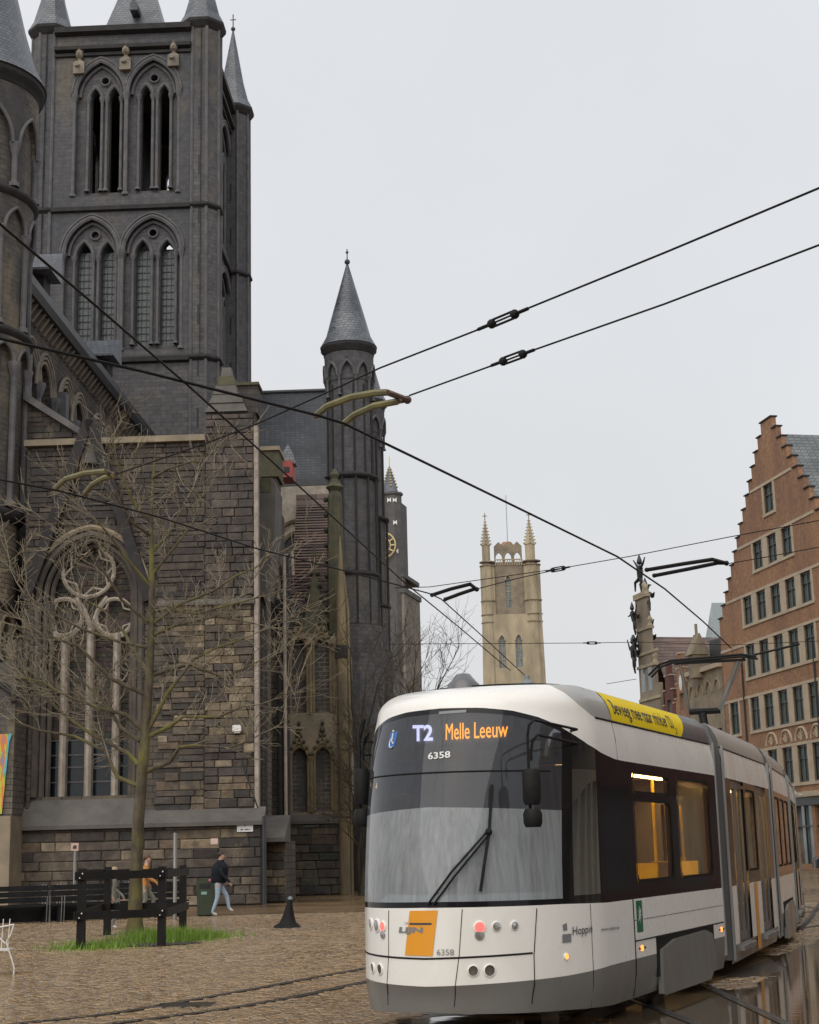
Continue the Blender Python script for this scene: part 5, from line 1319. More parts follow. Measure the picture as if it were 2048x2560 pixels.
# place the stones: the 300 largest as single pieces, the rest as one part
stones.sort(key=lambda s: -s[3] * s[5])
sm = []
for k in range(8):
    me = SVAR[k].mesh('stone', M_STONE, clean=False); me.color_attributes.new('Col', 'FLOAT_COLOR', 'POINT').data.foreach_set('color', [1.0] * 4 * len(me.vertices)); sm.append(me)
for (x, y, z, w_, d_, h_, c_, k) in stones[:300]:
    o = link('stone', sm[k], front, (x, y, z), None, (w_, d_, h_)); o.color = (*c_, 1)
bg = MB(); cols = []
for (x, y, z, w_, d_, h_, c_, k) in stones[300:]:
    v = SVAR[k]; bg.add([(x + p[0] * w_, y + p[1] * d_, z + p[2] * h_) for p in v.v], v.f); cols += [c_[0], c_[1], c_[2], 1.0] * len(v.v)
me = bg.mesh('stones', M_STONE, clean=False); me.color_attributes.new('Col', 'FLOAT_COLOR', 'POINT').data.foreach_set('color', cols)
tag(link('stones', me, front), kind='stuff')
# fittings on the front
def on_front(px, py, y=-.06): x, z = P(px, py, y); return x, y, z
x, y, z = on_front(593, 1820, -.15); b = MB(); b.box(x - .16, x + .16, -.3, -.02, z - .13, z + .1); b.box(x - .1, x + .12, -.24, -.05, z - .19, z - .13); b.build('floodlight', M_WTXT, front)
b = MB(); b.tube([on_front(578, 1760), on_front(580, 1790), on_front(590, 1845), on_front(610, 1920), on_front(652, 2040)], .03, 5); b.build('conduit', M_LEAD, front)
b = MB(); b.tube([(PX(661, -.7, 2150), -.7, 0), (PX(661, -.7, 2150), -.7, PZ(661, 2040, -.7))], .075, 8); b.build('downpipe', M_LEAD, front, smooth=True)
x, z = P(613, 2068, -.6); b = MB(); b.box(x - .29, x + .29, -.62, -.59, z - .16, z + .13); b.build('street_name_plate', M_WTXT, front)
pb = MB()
for k_, w_ in ((0, .03), (2, .05), (3, .045), (4, .05), (6, .055), (7, .05), (8, .05), (9, .035), (10, .05), (12, .02)): pb.box(x - .24 + .038 * k_, x - .24 + .038 * k_ + w_ * .62, -.6245, -.621, z - .11, z - .055)
pb.box(x - .02, x + .02, -.6245, -.621, z + .04, z + .10); tag(pb.build('plate_lettering', M_DTXT, front), kind='stuff')
x2, z2 = P(536, 2103, -.6); b = MB(); b.box(x2 - .13, x2 + .13, -.61, -.58, z2 - .11, z2 + .1); b.build('small_wall_sign', simple('pink_sign', (.62, .46, .42, 1), None, 3, .5), front)
b = MB(); zz0, zz1 = PZ(5, 2035, -1.78), PZ(8, 1835, -1.78)
b.prism([(PX(-60, -1.78, 1930), zz0), (PX(6, -1.78, 2000), zz0), (PX(22, -1.78, 1900), zz1 - .3), (PX(30, -1.78, 1850), zz1), (PX(-60, -1.78, 1850), zz1)], 'y', -1.80, -1.77)
t = NT('painted_mural'); nz = t.noise(1.3, 3, .6, t.mapv(t.co(), scale=(2.4, 1, .55)), .4)
t.fin(t.ramp(nz, [(.30, (.03, .28, .50)), (.42, (.10, .40, .62)), (.48, (.10, .32, .06)), (.54, (.55, .50, .05)), (.60, (.65, .16, .02)), (.70, (.05, .25, .40))]), .5)
b.build('mural_banner', t.m, front)
# ================================================================== HOUSES, FAR TOWERS
M_BRICK = masonry('red_brick', (0.31, 0.155, 0.072, 1), (0.41, 0.215, 0.105, 1), (0.26, 0.19, 0.13, 1), .24, .085, (0.24, 0.13, 0.08, 1), .85, .25, .012, (0.33, 0.17, 0.10, 1), .3)
M_BRICKD = masonry('dark_red_brick', (0.135, 0.045, 0.034, 1), (0.17, 0.06, 0.045, 1), (0.10, 0.07, 0.055, 1), .24, .085, (0.10, 0.04, 0.035, 1), .85, .25, .012)
M_CREAM = simple('cream_stone', (0.50, 0.42, 0.31, 1), (0.36, 0.29, 0.21, 1), .8, .8, .2)
M_GFRAME = simple('dark_green_frame', (0.018, 0.03, 0.026, 1), None, 3, .4)
M_GPANE = simple('house_pane', (0.045, 0.065, 0.066, 1), (0.20, 0.24, 0.24, 1), .8, .05, 0, 0, 1.0, stretch=(2.5, 2.5, .5))  # paler tone paints reflected sky into the pane colour
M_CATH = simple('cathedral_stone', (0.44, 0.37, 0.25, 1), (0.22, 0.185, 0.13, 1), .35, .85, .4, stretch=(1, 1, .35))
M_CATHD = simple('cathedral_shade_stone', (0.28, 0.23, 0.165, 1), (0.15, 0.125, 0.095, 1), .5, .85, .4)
M_BELF = simple('belfry_stone', (0.115, 0.11, 0.105, 1), (0.065, 0.063, 0.064, 1), .5, .85, .4)
M_BELFL = simple('belfry_pale_stone', (0.23, 0.20, 0.16, 1), (0.12, 0.105, 0.09, 1), .35, .85, .4)
M_GILT = simple('gilt_metal', (0.62, 0.50, 0.24, 1), (0.45, 0.36, 0.18, 1), 6, .35, 0, .4)
M_BRONZE = simple('black_bronze', (0.012, 0.012, 0.013, 1), (0.03, 0.03, 0.03, 1), 6, .4, 0, .3)

# ---- brick house with the stepped gable
HF = Frame((23.6, 118, 0), rad(-79.4))
house = thing('brick_house', 'tall orange brick house with a stepped gable and rows of dark green windows', 'house', HF.o, HF.az)
cx, zt = 10.7, 31.3; run, rise, ns = .735, .905, 14
prof = []
for k in range(ns + 1): prof.append((cx - .95 - k * run, zt - k * rise))
left = []
for i, (x, z) in enumerate(prof): left += [(x, z), (x, z - rise)]
pts = left[::-1]; pts[0] = (pts[0][0], 0)
poly = [(prof[-1][0], 0)] + [p for p in pts[1:]] 
polyR = [(2 * cx - x, z) for x, z in poly][::-1]
outl = poly + polyR
ROWS = [(26.75, 2.05, [9.43]), (23.1, 2.0, [6.85, 9.38, 11.9]), (19.5, 2.05, [4.34 + 2.515 * k for k in range(5)]), (15.98, 2.35, [4.25 + 2.515 * k for k in range(5)]),
        (12.13, 2.35, [.52] + [4.42 + 2.46 * k for k in range(6)]), (8.2, 2.45, [.6, 4.42, 6.9] + [9.4 + 2.42 * k for k in range(4)])]
WW = 1.62; wins = []
for z, h, xs in ROWS:
    for x in xs: wins.append((x, x + WW, z - h, z))
sh = [(4.2 + 3.2 * k, 4.2 + 3.2 * k + 2.7, .4, 4.2) for k in range(5)] + [(.3, 3.0, .1, 4.2)]
b = MB(); b.holed(outl, [[(a, c), (b_, c), (b_, d), (a, d)] for a, b_, c, d in wins + sh], 'y', 0, .35); wall = b.build('front_wall', M_BRICK, house)
b = MB(); b.box(prof[-1][0] + .01, 2 * cx - prof[-1][0] - .01, .36, 14, 0, 18.6); b.build('house_body', M_BRICK, house)
b = MB(); e0, e1 = prof[-1][0], 2 * cx - prof[-1][0]; b.prism([(e0, 18.4), (cx, zt - 1.0), (e1, 18.4)], 'y', .36, 16); b.build('roof', m_slate('house_slate', (.13, .14, .14, 1), (.17, .18, .18, 1), .3, .4, .5), house)
for i, (x, z) in enumerate(prof):
    for s in (1, -1):
        if i == 0 and s < 0: continue
        x0, x1 = (x - .08, x + run + .02) if i else (x - .08, 2 * cx - x + .08)
        if s < 0: x0, x1 = 2 * cx - x1, 2 * cx - x0
        c_ = MB(); c_.box(x0, x1, -.1, .45, z, z + .09); c_.build('step_coping', M_DKTRIM, house)
# window trim, frames and panes
for (z, h, xs) in ROWS:
    gr = [[xs[0]]]
    for x in xs[1:]:
        if x - gr[-1][-1] < 2.7: gr[-1].append(x)
        else: gr.append([x])
    for g_ in gr:
        t_ = MB(); a, b_ = g_[0] - .28, g_[-1] + WW + .28
        posts = [(g_[0] - .28, g_[0])] + [(x + WW, y) for x, y in zip(g_[:-1], g_[1:])] + [(g_[-1] + WW, g_[-1] + WW + .28)]
        for p, q in posts:
            o_ = MB(); o_.box(p, q, -.05, .1, z - h - .02, z); o_.build('stone_mullion', M_CREAM, house)
        o_ = MB(); o_.box(a, b_, -.09, .1, z - h - .22, z - h - .02); o_.build('window_sill', M_CREAM, house)
    o_ = MB(); xa = max(prof[-1][0] + .05, cx - (31.3 - z) * .81 + .1) if z > 18 else prof[-1][0] + .02
    o_.box(xa, 2 * cx - xa, -.06, .1, z + .002, z + .2); o_.build('stone_band', M_CREAM, house)
win_me = {}
for (a, b_, c, d) in wins:
    key = round(d - c, 2)
    if key not in win_me:
        f_ = MB(); h = d - c; w = WW
        f_.box(.02, .1, .10, .18, .02, h - .02); f_.box(w - .1, w - .02, .10, .18, .02, h - .02); f_.box(.1, w - .1, .10, .18, .02, .12); f_.box(.1, w - .1, .10, .18, h - .12, h - .02)
        f_.box(w / 2 - .06, w / 2 + .06, .09, .17, .12, h - .12); f_.box(.1, w - .1, .095, .175, h * .62, h * .62 + .1); f_.box(-.02, w + .02, -.02, .12, -.0, .03)
        g_ = MB(); g_.add([(.02, .2, .02), (w - .02, .2, .02), (w - .02, .2, h - .02), (.02, .2, h - .02)], [(0, 1, 2, 3)])
        win_me[key] = (f_.mesh('window', M_GFRAME), g_.mesh('pane', M_GPANE))
    o = link('window', win_me[key][0], house, (a, 0, c)); link('pane', win_me[key][1], o)
for k in range(5):
    x = 6.9 + 2.46 * k; z = 8.5
    o_ = MB(); o_.tube([(p, -.03, q) for p, q in arch(x - .1, x + 1.75, None, z, .85, 8)], .09, 6); o_.tube([(x + .8, -.02, z), (x + .8, -.02, z + .8)], .05, 5)
    for an in (.6, 1.1, 2.05, 2.55): o_.tube([(x + .82, -.02, z), (x + .82 + .7 * math.cos(an), -.02, z + .65 * math.sin(an))], .035, 5)
    o_.build('blind_arch', M_CREAM, house)
o_ = MB(); o_.box(prof[-1][0], 2 * cx - prof[-1][0], -.35, .1, 4.75, 5.1); o_.build('shop_cornice', M_CREAM, house)
o_ = MB(); o_.box(3.6, 2 * cx - prof[-1][0], -.15, .1, 4.2, 4.75); o_.build('shop_fascia', M_GFRAME, house)
for a, b_, c, d in sh:
    o_ = MB(); o_.add([(a, .25, c), (b_, .25, c), (b_, .25, d), (a, .25, d)], [(0, 1, 2, 3)]); o_.build('shop_window', M_GPANE, house)
    o_ = MB(); o_.box((a + b_) / 2 - .05, (a + b_) / 2 + .05, .1, .22, c, d); o_.box(a, b_, .1, .22, c + 2.4, c + 2.5); o_.build('shop_frame', M_GFRAME, house)
for x in (3.4, 15.6):
    o_ = MB(); o_.tube([(x, -.08, 5), (x, -.08, 15)], .07, 6); o_.build('downpipe', M_LEAD, house)
o_ = MB(); q = HF.pix(1982, 1985, -1.0); o_.ball((q[0], -1.0, q[1]), .28, 12, 8); o_.tube([(q[0], -1.0, q[1]), (q[0], 0, q[1] - .1)], .04, 6); o_.build('globe_lamp', M_WTXT, house)

# ---- sandstone house with the bay, next along the street
bay = thing('bay_house', 'narrow buff stone house with a spired bay window beside the brick gable', 'house', HF.w(-8.2, 0, 0), HF.az)
Hz = lambda px, py, y=0.0: HF.pix(px, py, y)
zT = Hz(1770, 1690, 0)[1]
b = MB(); wn_ = [(.8 + 2.3 * k, 2.1 + 2.3 * k, z, z + 2.2) for k in range(3) for z in (4.6, 8.3)]
b.holed([(0, 0), (7.4, 0), (7.4, zT + .4), (0, zT + .4)], [[(a, c), (b_, c), (b_, d), (a, d)] for a, b_, c, d in wn_], 'y', 0, .3); b.build('front_wall', M_SAND, bay)
b = MB(); b.box(0, 7.4, .32, 12, 0, zT); b.build('house_body', M_BRICK, bay)
for a, b_, c, d in wn_:
    o_ = MB(); o_.add([(a, .2, c), (b_, .2, c), (b_, .2, d), (a, .2, d)], [(0, 1, 2, 3)]); w_ = o_.build('window', M_GPANE, bay)
    o_ = MB(); o_.box((a + b_) / 2 - .05, (a + b_) / 2 + .05, .1, .18, c, d); o_.box(a, b_, .1, .18, c + 1.4, c + 1.5); o_.build('window_frame', M_GFRAME, bay)
for k in range(4):
    o_ = MB(); x = .4 + 1.8 * k; o_.tube([(p, -.04, q) for p, q in arch(x, x + 1.3, None, zT - 1.3, .9, 7)], .1, 6); o_.build('blind_arch', M_SAND, bay)
o_ = MB(); o_.box(-.1, 7.5, -.3, .1, zT + .4, zT + .75); o_.build('cornice', M_CREAM, bay)
ga, gz_ = Hz(1738, 1560, -.2); gx = ga + 8.2
zg0 = Hz(1738, 1640, -.2)[1]
b = MB(); b.box(gx - .6, gx + .6, -.75, .45, zT, zg0); b.build('turret_stage', M_SAND, bay)
b = MB(); b.prism([(-.95, zg0), (.65, zg0), (-.15, gz_ - .8)], 'x', gx - .7, gx + .7); b.tube([(gx, -.15, gz_ - 1.2), (gx, -.15, gz_)], .12, 5); b.build('turret_gable', M_SAND, bay)
b = MB(); b.prism([(gx + .4, zg0 - 1.2), (gx + .4, zg0 + 1.0), (7.5, zg0 + 1.0), (7.5, zg0 - 1.2)], 'y', .7, 5); b.build('roof', M_SLATED, bay)
b = MB(); b.box(gx + 1.0, 7.2, .1, 3.0, zT + .7, zg0 - 1.3); b.build('dark_loggia', M_VOID, bay)
b = MB(); c0 = Hz(1760, 1570, 3); b.prism([(c0[0] + 8.2, c0[1] - 1.2), (c0[0] + 10.3, c0[1] - 1.2), (c0[0] + 10.3, c0[1] + 1.8)], 'y', 3, 9); b.build('glass_roof', m_pane('roof_glass', (.8, .85, .85), .85, .05, .25, (.6, .63, .63, 1)), bay)

# ---- two small red houses with crow-stepped gables
for nm, lab, x0, w_, zg, mt in (('red_house', 'small dark red stepped-gable house squeezed between the stone houses', -14.2, 2.9, Hz(1652, 1660)[1], M_BRICKD), ('red_house', 'small orange stepped-gable house with a white oval beside the bay house', -11.2, 2.9, Hz(1692, 1637)[1], M_BRICK)):
    t_ = thing(nm, lab, 'house', HF.w(x0, 0, 0), HF.az, 'small stepped houses along the street')
    n_ = 4; pl = [(0, 0)]
    for k in range(n_): pl += [(w_ / 2 * k / n_, zg - (n_ - k) * 1.05), (w_ / 2 * (k + 1) / n_ - .05, zg - (n_ - k) * 1.05)]
    pl = [(0, 0)]; 
    for k in range(n_): x = (w_ / 2 - .35) * k / (n_ - 1); z = zg - (n_ - 1 - k) * 1.2; pl += ([(x, pl[-1][1])] if k else []) + [(x, z)]
    pl += [(w_ - p, q) for p, q in pl[::-1]]
    wl = [(w_ / 2 - .5, w_ / 2 + .5, zg - 4.6, zg - 3.2), (.3, 1.2, zg - 8, zg - 6.2), (1.7, 2.6, zg - 8, zg - 6.2)]
    b = MB(); b.holed(pl, [[(a, c), (b_, c), (b_, d), (a, d)] for a, b_, c, d in wl], 'y', 0, .3); b.build('front_wall', mt, t_)
    for a, b_, c, d in wl: o_ = MB(); o_.add([(a, .2, c), (b_, .2, c), (b_, .2, d), (a, .2, d)], [(0, 1, 2, 3)]); o_.build('window', M_GPANE, t_)
    b = MB(); b.prism([(0, zg - 4), (w_ / 2, zg - .9), (w_, zg - 4)], 'y', .32, 9); b.build('roof', M_TILE, t_)
    b = MB(); b.box(.02, w_ - .02, .32, 9, 0, zg - 4); b.build('house_body', mt, t_)
    for k in range(n_):
        x = (w_ / 2 - .35) * k / (n_ - 1); z = zg - (n_ - 1 - k) * 1.2
        for s in (0, 1):
            o_ = MB(); xa, xb = (x - .06, x + .4) if k < n_ - 1 else (x - .06, w_ - x + .06)
            if s: xa, xb = w_ - xb, w_ - xa
            if s and k == n_ - 1: continue
            o_.box(xa, xb, -.1, .4, z, z + .1); o_.build('step_coping', M_CREAM, t_)
    if mt is M_BRICK:
        o_ = MB(); o_.ball((w_ / 2, -.02, zg - 2.4), .5, 12, 8, (.7, .12, 1.3)); o_.build('white_oval', M_WTXT, t_)

# ---- guild house with bronze dancers on its gable
gh = thing('guild_house', 'pale stone stepped gable house crowned with black dancing figures', 'house', HF.w(-19.6, 0, 0), rad(-79.4 + 3))
GF = Frame(HF.w(-19.6, 0, 0), rad(-79.4 + 3))
def GP(px, py, y=0.0): return GF.pix(px, py, y)
gzt = GP(1603, 1488)[1]
stp = [(GP(px, py)[0], GP(px, py)[1]) for px, py in ((1611, 1492), (1620, 1572), (1630, 1664), (1640, 1708))]
xL = GP(1593, 1600)[0]
pl = [(xL, 0), (xL, gzt)]
z = gzt
for (x, zz) in stp: pl += [(x, z), (x, zz)]; z = zz
pl += [(stp[-1][0] + .9, z), (stp[-1][0] + .9, 0)]
b = MB(); b.prism(pl, 'y', 0, .25); b.build('gable_wall', M_CATHD, gh)
for i, (x, zz) in enumerate([(stp[0][0], gzt)] + [(stp[k + 1][0], stp[k][1]) for k in range(3)]):
    o_ = MB(); o_.box(xL - .1, x + .15, -.15, .35, zz - .02, zz + .22); o_.build('cornice', M_CATH, gh)
    o_ = MB(); o_.lathe([(.28, zz + .2), (.2, zz + .5), (.26, zz + .8), (.1, zz + 1.1)], x - .15, .12, 8); o_.build('finial', M_CATH, gh)
for k in range(4):
    for j in range(2):
        o_ = MB(); x = xL + .5 + j * 1.6; z = 3 + k * 4.0; o_.box(x, x + .9, -.02, .02, z, z + 2.4); o_.build('window', M_GPANE, gh)
    o_ = MB(); o_.box(xL - .05, stp[-1][0] + .95, -.12, .02, 6.2 + k * 4, 6.45 + k * 4); o_.build('string_course', M_CATH, gh)
r0 = GP(1626, 1592, 1.0); zr = r0[1]
b = MB(); b.prism([(xL + .3, zr - 1), (xL + 3.2, zr - .1), (xL + 8.6, zr - 8)], 'y', .9, 1.0); 
zlow = GP(1700, 1725, 8)[1]
b = MB(); xr_ = r0[0]; b.add([(xr_, .9, zr), (xr_, 16, zr), (xr_ + 5.2, 16, zr - 7.2), (xr_ + 5.2, .9, zr - 7.2)], [(0, 1, 2, 3)]); b.add([(xr_, .9, zr), (xr_, 16, zr), (xr_ - 4, 16, zr - 7), (xr_ - 4, .9, zr - 7)], [(0, 1, 2, 3)]); b.build('roof', M_TILE, gh)
b = MB(); b.box(xL, xr_ + 5, .92, 16, 0, zr - 7.2); b.build('house_body', M_BRICKD, gh)
def dancer(par, x, y, z, s, seed):
    r = random.Random(seed); b = MB(); t = lambda a, c, w: b.tube([(x + p[0] * s, y + p[1] * s, z + p[2] * s) for p in a], [q * s for q in w], 6)
    lean = r.uniform(-.2, .2); k = r.choice((-1, 1))
    hip, sh_ = (0, 0, .9), (lean, 0, 1.45)
    t([hip, (lean * .5, 0, 1.15), sh_, (lean * 1.1, 0, 1.58)], 0, [.15, .17, .18, .08])
    t([(.08, 0, .9), (.1 * k + .1, 0, .45), (.05, .05, 0)], 0, [.11, .08, .05])
    t([(-.08, 0, .9), (-.45 * k, -.1, .75), (-.5 * k, -.1, .3)], 0, [.11, .08, .04])
    t([(sh_[0] + .15, 0, 1.42), (sh_[0] + .5, 0, 1.5 + r.uniform(-.2, .3)), (sh_[0] + .75, 0, 1.85 + r.uniform(-.3, .2))], 0, [.08, .06, .03])
    t([(sh_[0] - .15, 0, 1.42), (sh_[0] - .45, 0, 1.6 + r.uniform(-.4, .2)), (sh_[0] - .8, 0, 1.7 + r.uniform(-.4, .3))], 0, [.08, .06, .03])
    b.ball((x + lean * 1.2 * s, y, z + 1.75 * s), .15 * s, 8, 6); b.lathe([(.13 * s, z + 1.83 * s), (.02 * s, z + 2.15 * s)], x + lean * 1.2 * s, y, 6)
    t([(.0, .1, 1.3), (-.3 * k, .15, 1.1), (-.6 * k, .15, 1.25)], 0, [.1, .12, .02])
    return b.build('dancing_figure', M_BRONZE, par, smooth=True)
for i, (px, py, s) in enumerate(((1603, 1490, 1.75), (1622, 1545, 1.7), (1587, 1588, 1.4), (1611, 1560, 1.2), (1626, 1650, 1.7), (1586, 1684, 1.6), (1589, 1652, 1.1))):
    x, z = GP(px, py, -.5 if px < 1600 else .3); dancer(gh, x, -.5 if px < 1600 else .3, z, s, 30 + i)

# ---- cathedral tower far behind
YCt = 400.0
CT = Frame((at_y(1280, 1700, YCt).x, YCt, 0), rad(-1.0))
ct = thing('cathedral_tower', 'distant buff stone cathedral tower with two crocketed corner spires', 'tower', CT.o, CT.az)
C = lambda px, py, y=0.0: CT.pix(px, py, y)
zA, zB_, zC_, zD = C(1280, 1402)[1], C(1280, 1440)[1], C(1280, 1535)[1], C(1280, 1685)[1]
xa, xb = C(1212, 1500)[0], C(1347, 1500)[0]
x_i0, x_i1 = C(1238, 1450)[0], C(1310, 1450)[0]
def lan(px0, px1, y0, y1): a, b_ = C(px0, y1)[0], C(px1, y1)[0]; zb_, zt_ = C((px0 + px1) / 2, y1)[1], C((px0 + px1) / 2, y0)[1]; return arch(a, b_, zb_, zt_ - (b_ - a) * .9, (b_ - a) * .9, 7)
lo = [lan(1249, 1266, 1588, 1670), lan(1291, 1308, 1586, 1668)]
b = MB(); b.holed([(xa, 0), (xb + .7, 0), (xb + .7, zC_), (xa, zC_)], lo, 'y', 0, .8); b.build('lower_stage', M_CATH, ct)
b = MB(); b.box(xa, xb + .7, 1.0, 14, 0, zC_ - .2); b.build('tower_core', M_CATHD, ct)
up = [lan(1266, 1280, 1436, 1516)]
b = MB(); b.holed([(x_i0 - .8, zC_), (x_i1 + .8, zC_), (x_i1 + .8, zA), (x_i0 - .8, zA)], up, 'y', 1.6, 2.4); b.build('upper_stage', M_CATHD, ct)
b = MB(); b.box(x_i0 - .6, x_i1 + .6, 2.6, 12, zC_, zA - .3); b.build('upper_core', M_VOID, ct)
for poly in lo + up:
    y = .6 if poly in lo else 2.2
    o_ = MB(); o_.add([(p, y, q) for p, q in poly], [list(range(len(poly)))]); o_.build('window', M_GPANE, ct)
    o_ = MB(); xs = [p for p, q in poly]; zs = [q for p, q in poly]; xm = (min(xs) + max(xs)) / 2
    o_.tube([(xm, y - .1, min(zs)), (xm, y - .1, max(zs) - .6)], .1, 5)
    for f in (.25, .5, .72): z = min(zs) + (max(zs) - min(zs)) * f; o_.tube([(min(xs), y - .1, z), (max(xs), y - .1, z)], .09, 5)
    o_.build('tracery', M_CATH, ct)
    o_ = MB(); o_.tube([(p, y - .75, q + .1) for p, q in poly[1:-1]], .22, 6); o_.build('hood_mould', M_CATH, ct)
for px0, px1 in ((1203, 1238), (1311, 1353)):
    xm = C((px0 + px1) / 2, 1470)[0]; R = (C(px1, 1470)[0] - C(px0, 1470)[0]) / 2
    b = MB(); b.lathe([(R * 1.22, 0), (R * 1.2, zD), (R * 1.12, C(1280, 1600)[1]), (R * 1.05, zC_ - .4), (R, zC_), (R, zA - 1.2)], xm, 1.6, 8, rot=PI / 8); b.build('corner_turret', M_CATH, ct)
    b = MB()
    for zz in (zA - 1.0, zA, zC_, zC_ - 2.0, C(1280, 1500)[1], zD): b.lathe([(R * .9, zz - .25), (R * 1.18, zz - .1), (R * 1.18, zz + .12), (R * .9, zz + .3)], xm, 1.6, 8, rot=PI / 8)
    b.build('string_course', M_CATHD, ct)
    b = MB()
    for k in range(8): a = PI / 8 + k * PI / 4; b.tube([(xm + R * math.cos(a), 1.6 + R * math.sin(a), z) for z in (zC_, zA - 1.2)], .16, 5)
    b.build('turret_rib', M_CATH, ct)
    zs_ = C(xm and 1222, 1362)[1]; zp = C(1222, 1298)[1]
    b = MB(); b.lathe([(R * .62, zA - 1.2), (R * .62, zs_), (R * .72, zs_ + .1), (R * .6, zs_ + .4), (.12, zp)], xm - R * .1, 1.6, 8, rot=PI / 8); b.build('crocketed_spire', M_CATH, ct)
    b = MB()
    for k in range(8):
        t_ = k / 8
        for q in range(4): a = q * PI / 2; r = R * .62 * (1 - t_) + .15; b.ball((xm - R * .1 + r * math.cos(a), 1.6 + r * math.sin(a), zs_ + .5 + (zp - zs_) * t_), .28 * (1 - t_ * .5), 5, 4)
    tag(b.build('crocket', M_CATH, ct), kind='stuff')
    b = MB(); b.tube([(xm - R * .1, 1.6, zp - .2), (xm - R * .1, 1.6, zp + 2.0)], .13, 5); b.tube([(xm - R * .1 - .6, 1.6, zp + 1.2), (xm - R * .1 + .6, 1.6, zp + 1.2)], .12, 5); b.build('spire_cross', M_CATHD, ct)
zc0, zc1 = C(1280, 1392)[1], C(1280, 1352)[1]
for k in range(3):
    o_ = MB(); x = x_i0 + .1 + k * (x_i1 - x_i0 - .2) / 3; w_ = (x_i1 - x_i0 - .2) / 3
    o_.holed([(x, zA - .5), (x + w_, zA - .5), (x + w_, zc1 - .8), (x + w_ / 2, zc1 + .4), (x, zc1 - .8)], [arch(x + .35, x + w_ - .35, zA - .2, zc0 + .3, w_ * .62, 6)], 'y', 3.0, 3.8); o_.build('crown_gablet', M_CATHD, ct)
b = MB(); b.lathe([(2.6, zc1 - .8), (1.2, zc1 + 1.0)], (x_i0 + x_i1) / 2, 7, 8); b.build('crown_roof', M_BRICK, ct)
n_ = 12
for k in range(n_):
    o_ = MB(); x = x_i0 + (x_i1 - x_i0) * (k + .5) / n_; o_.box(x - .12, x + .12, 1.2, 1.4, zA - .9, zA + .5); o_.build('baluster', M_CATH, ct)
o_ = MB(); o_.box(x_i0, x_i1, 1.1, 1.5, zA + .5, zA + .75); o_.build('balustrade_rail', M_CATH, ct)
o_ = MB(); fx = C(1267, 1300, 7)[0]; o_.tube([(fx, 7, zc1), (fx, 7, C(1265, 1238, 7)[1])], .09, 5); o_.build('flagpole', M_GTXT, ct)

# ---- belfry between church and cathedral
YB = 240.0
BF = Frame((at_y(985, 1700, YB).x, YB, 0), rad(-14))
bel = thing('belfry', 'dark belfry tower with a gilt clock face behind the church turrets', 'tower', BF.o, BF.az)
B = lambda px, py, y=0.0: BF.pix(px, py, y)
bx0, bx1 = B(900, 1400)[0], B(985, 1400)[0]
zb1, zb2, zb3 = B(985, 1440)[1], B(985, 1480)[1], B(985, 1240)[1]
b = MB(); b.box(bx0, bx1, 0, 9, zb2, B(960, 1240)[1]); b.build('tower_body', M_BELF, bel)
b = MB(); b.box(bx0, B(1013, 1500)[0], -.6, 9.6, 0, zb2); b.build('tower_base', M_BELFL, bel)
b = MB(); b.box(bx0, B(1016, 1480)[0], -.9, 9.9, zb2 - .3, zb2 + .5); b.box(bx0, B(1012, 1440)[0], -.7, 9.5, zb1 - .3, zb1 + .3); b.build('string_course', M_BELF, bel)
for k in range(9):
    o_ = MB(); x = B(968 + k * 5, 1460)[0]; o_.box(x - .08, x + .08, -.5, -.1, zb2 + .5, zb1 - .2); o_.build('baluster', M_BELFL, bel)
tx, R = B(984, 1350)[0], 1.35
b = MB(); b.lathe([(R + .3, 0), (R + .3, B(985, 1350)[1]), (R, B(985, 1349)[1]), (R, zb3), (R + .25, zb3 + .2), (R + .25, zb3 + .5)], tx, .3, 8, rot=PI / 8); b.build('corner_turret', M_BELF, bel)
b = MB(); zsp = B(972, 1165)[1]; b.lathe([(R + .1, zb3 + .4), (R * .85, zb3 + 1.4), (.1, zsp)], tx - .5, .3, 8); b.build('turret_spire', M_SLATE, bel)
b = MB()
for k in range(7):
    for q in range(4): t_ = k / 7; a = q * PI / 2 + .4; r = R * .8 * (1 - t_) + .1; b.ball((tx - .5 + r * math.cos(a), .3 + r * math.sin(a), zb3 + 1.6 + (zsp - zb3 - 1.6) * t_), .17, 5, 4)
b.tube([(tx - .5, .3, zsp - .2), (tx - .5, .3, zsp + 1.6)], .09, 5); tag(b.build('spire_crocket', M_GILT, bel), kind='stuff')
for (px, py) in ((973, 1250), (987, 1250), (988, 1306), (991, 1378)):
    o_ = MB(); x, z = B(px, py, -1.1); o_.prism([(x - .3, z - .4), (x, z - .1), (x + .3, z - .4), (x + .3, z + .4), (x, z + .1), (x - .3, z + .4)], 'y', -1.12, -1.05); o_.build('shutter', M_WTXT, bel)
YK = -1.75; kx, kz = B(957, 1364, YK)
for r, w_ in ((2.05, .13), (1.25, .1)):
    o_ = MB(); o_.tube([(kx + r * math.cos(2 * PI * k / 32), YK, kz + r * math.sin(2 * PI * k / 32)) for k in range(33)], w_, 6); o_.build('clock_ring', M_GILT, bel)
for k in range(12):
    o_ = MB(); a = PI * k / 6; o_.bar((kx + 1.35 * math.cos(a), YK, kz + 1.35 * math.sin(a)), (kx + 1.95 * math.cos(a), YK, kz + 1.95 * math.sin(a)), .22, .16); o_.build('clock_numeral', M_GILT, bel)
o_ = MB(); o_.bar((kx, YK - .1, kz - .3), (kx + .15, YK - .1, kz + 1.6), .16, .1); o_.build('clock_hand', M_GILT, bel)
o_ = MB(); o_.bar((kx, YK - .12, kz + .2), (kx - .1, YK - .12, kz - 1.0), .18, .1); o_.build('clock_hand', M_GILT, bel)
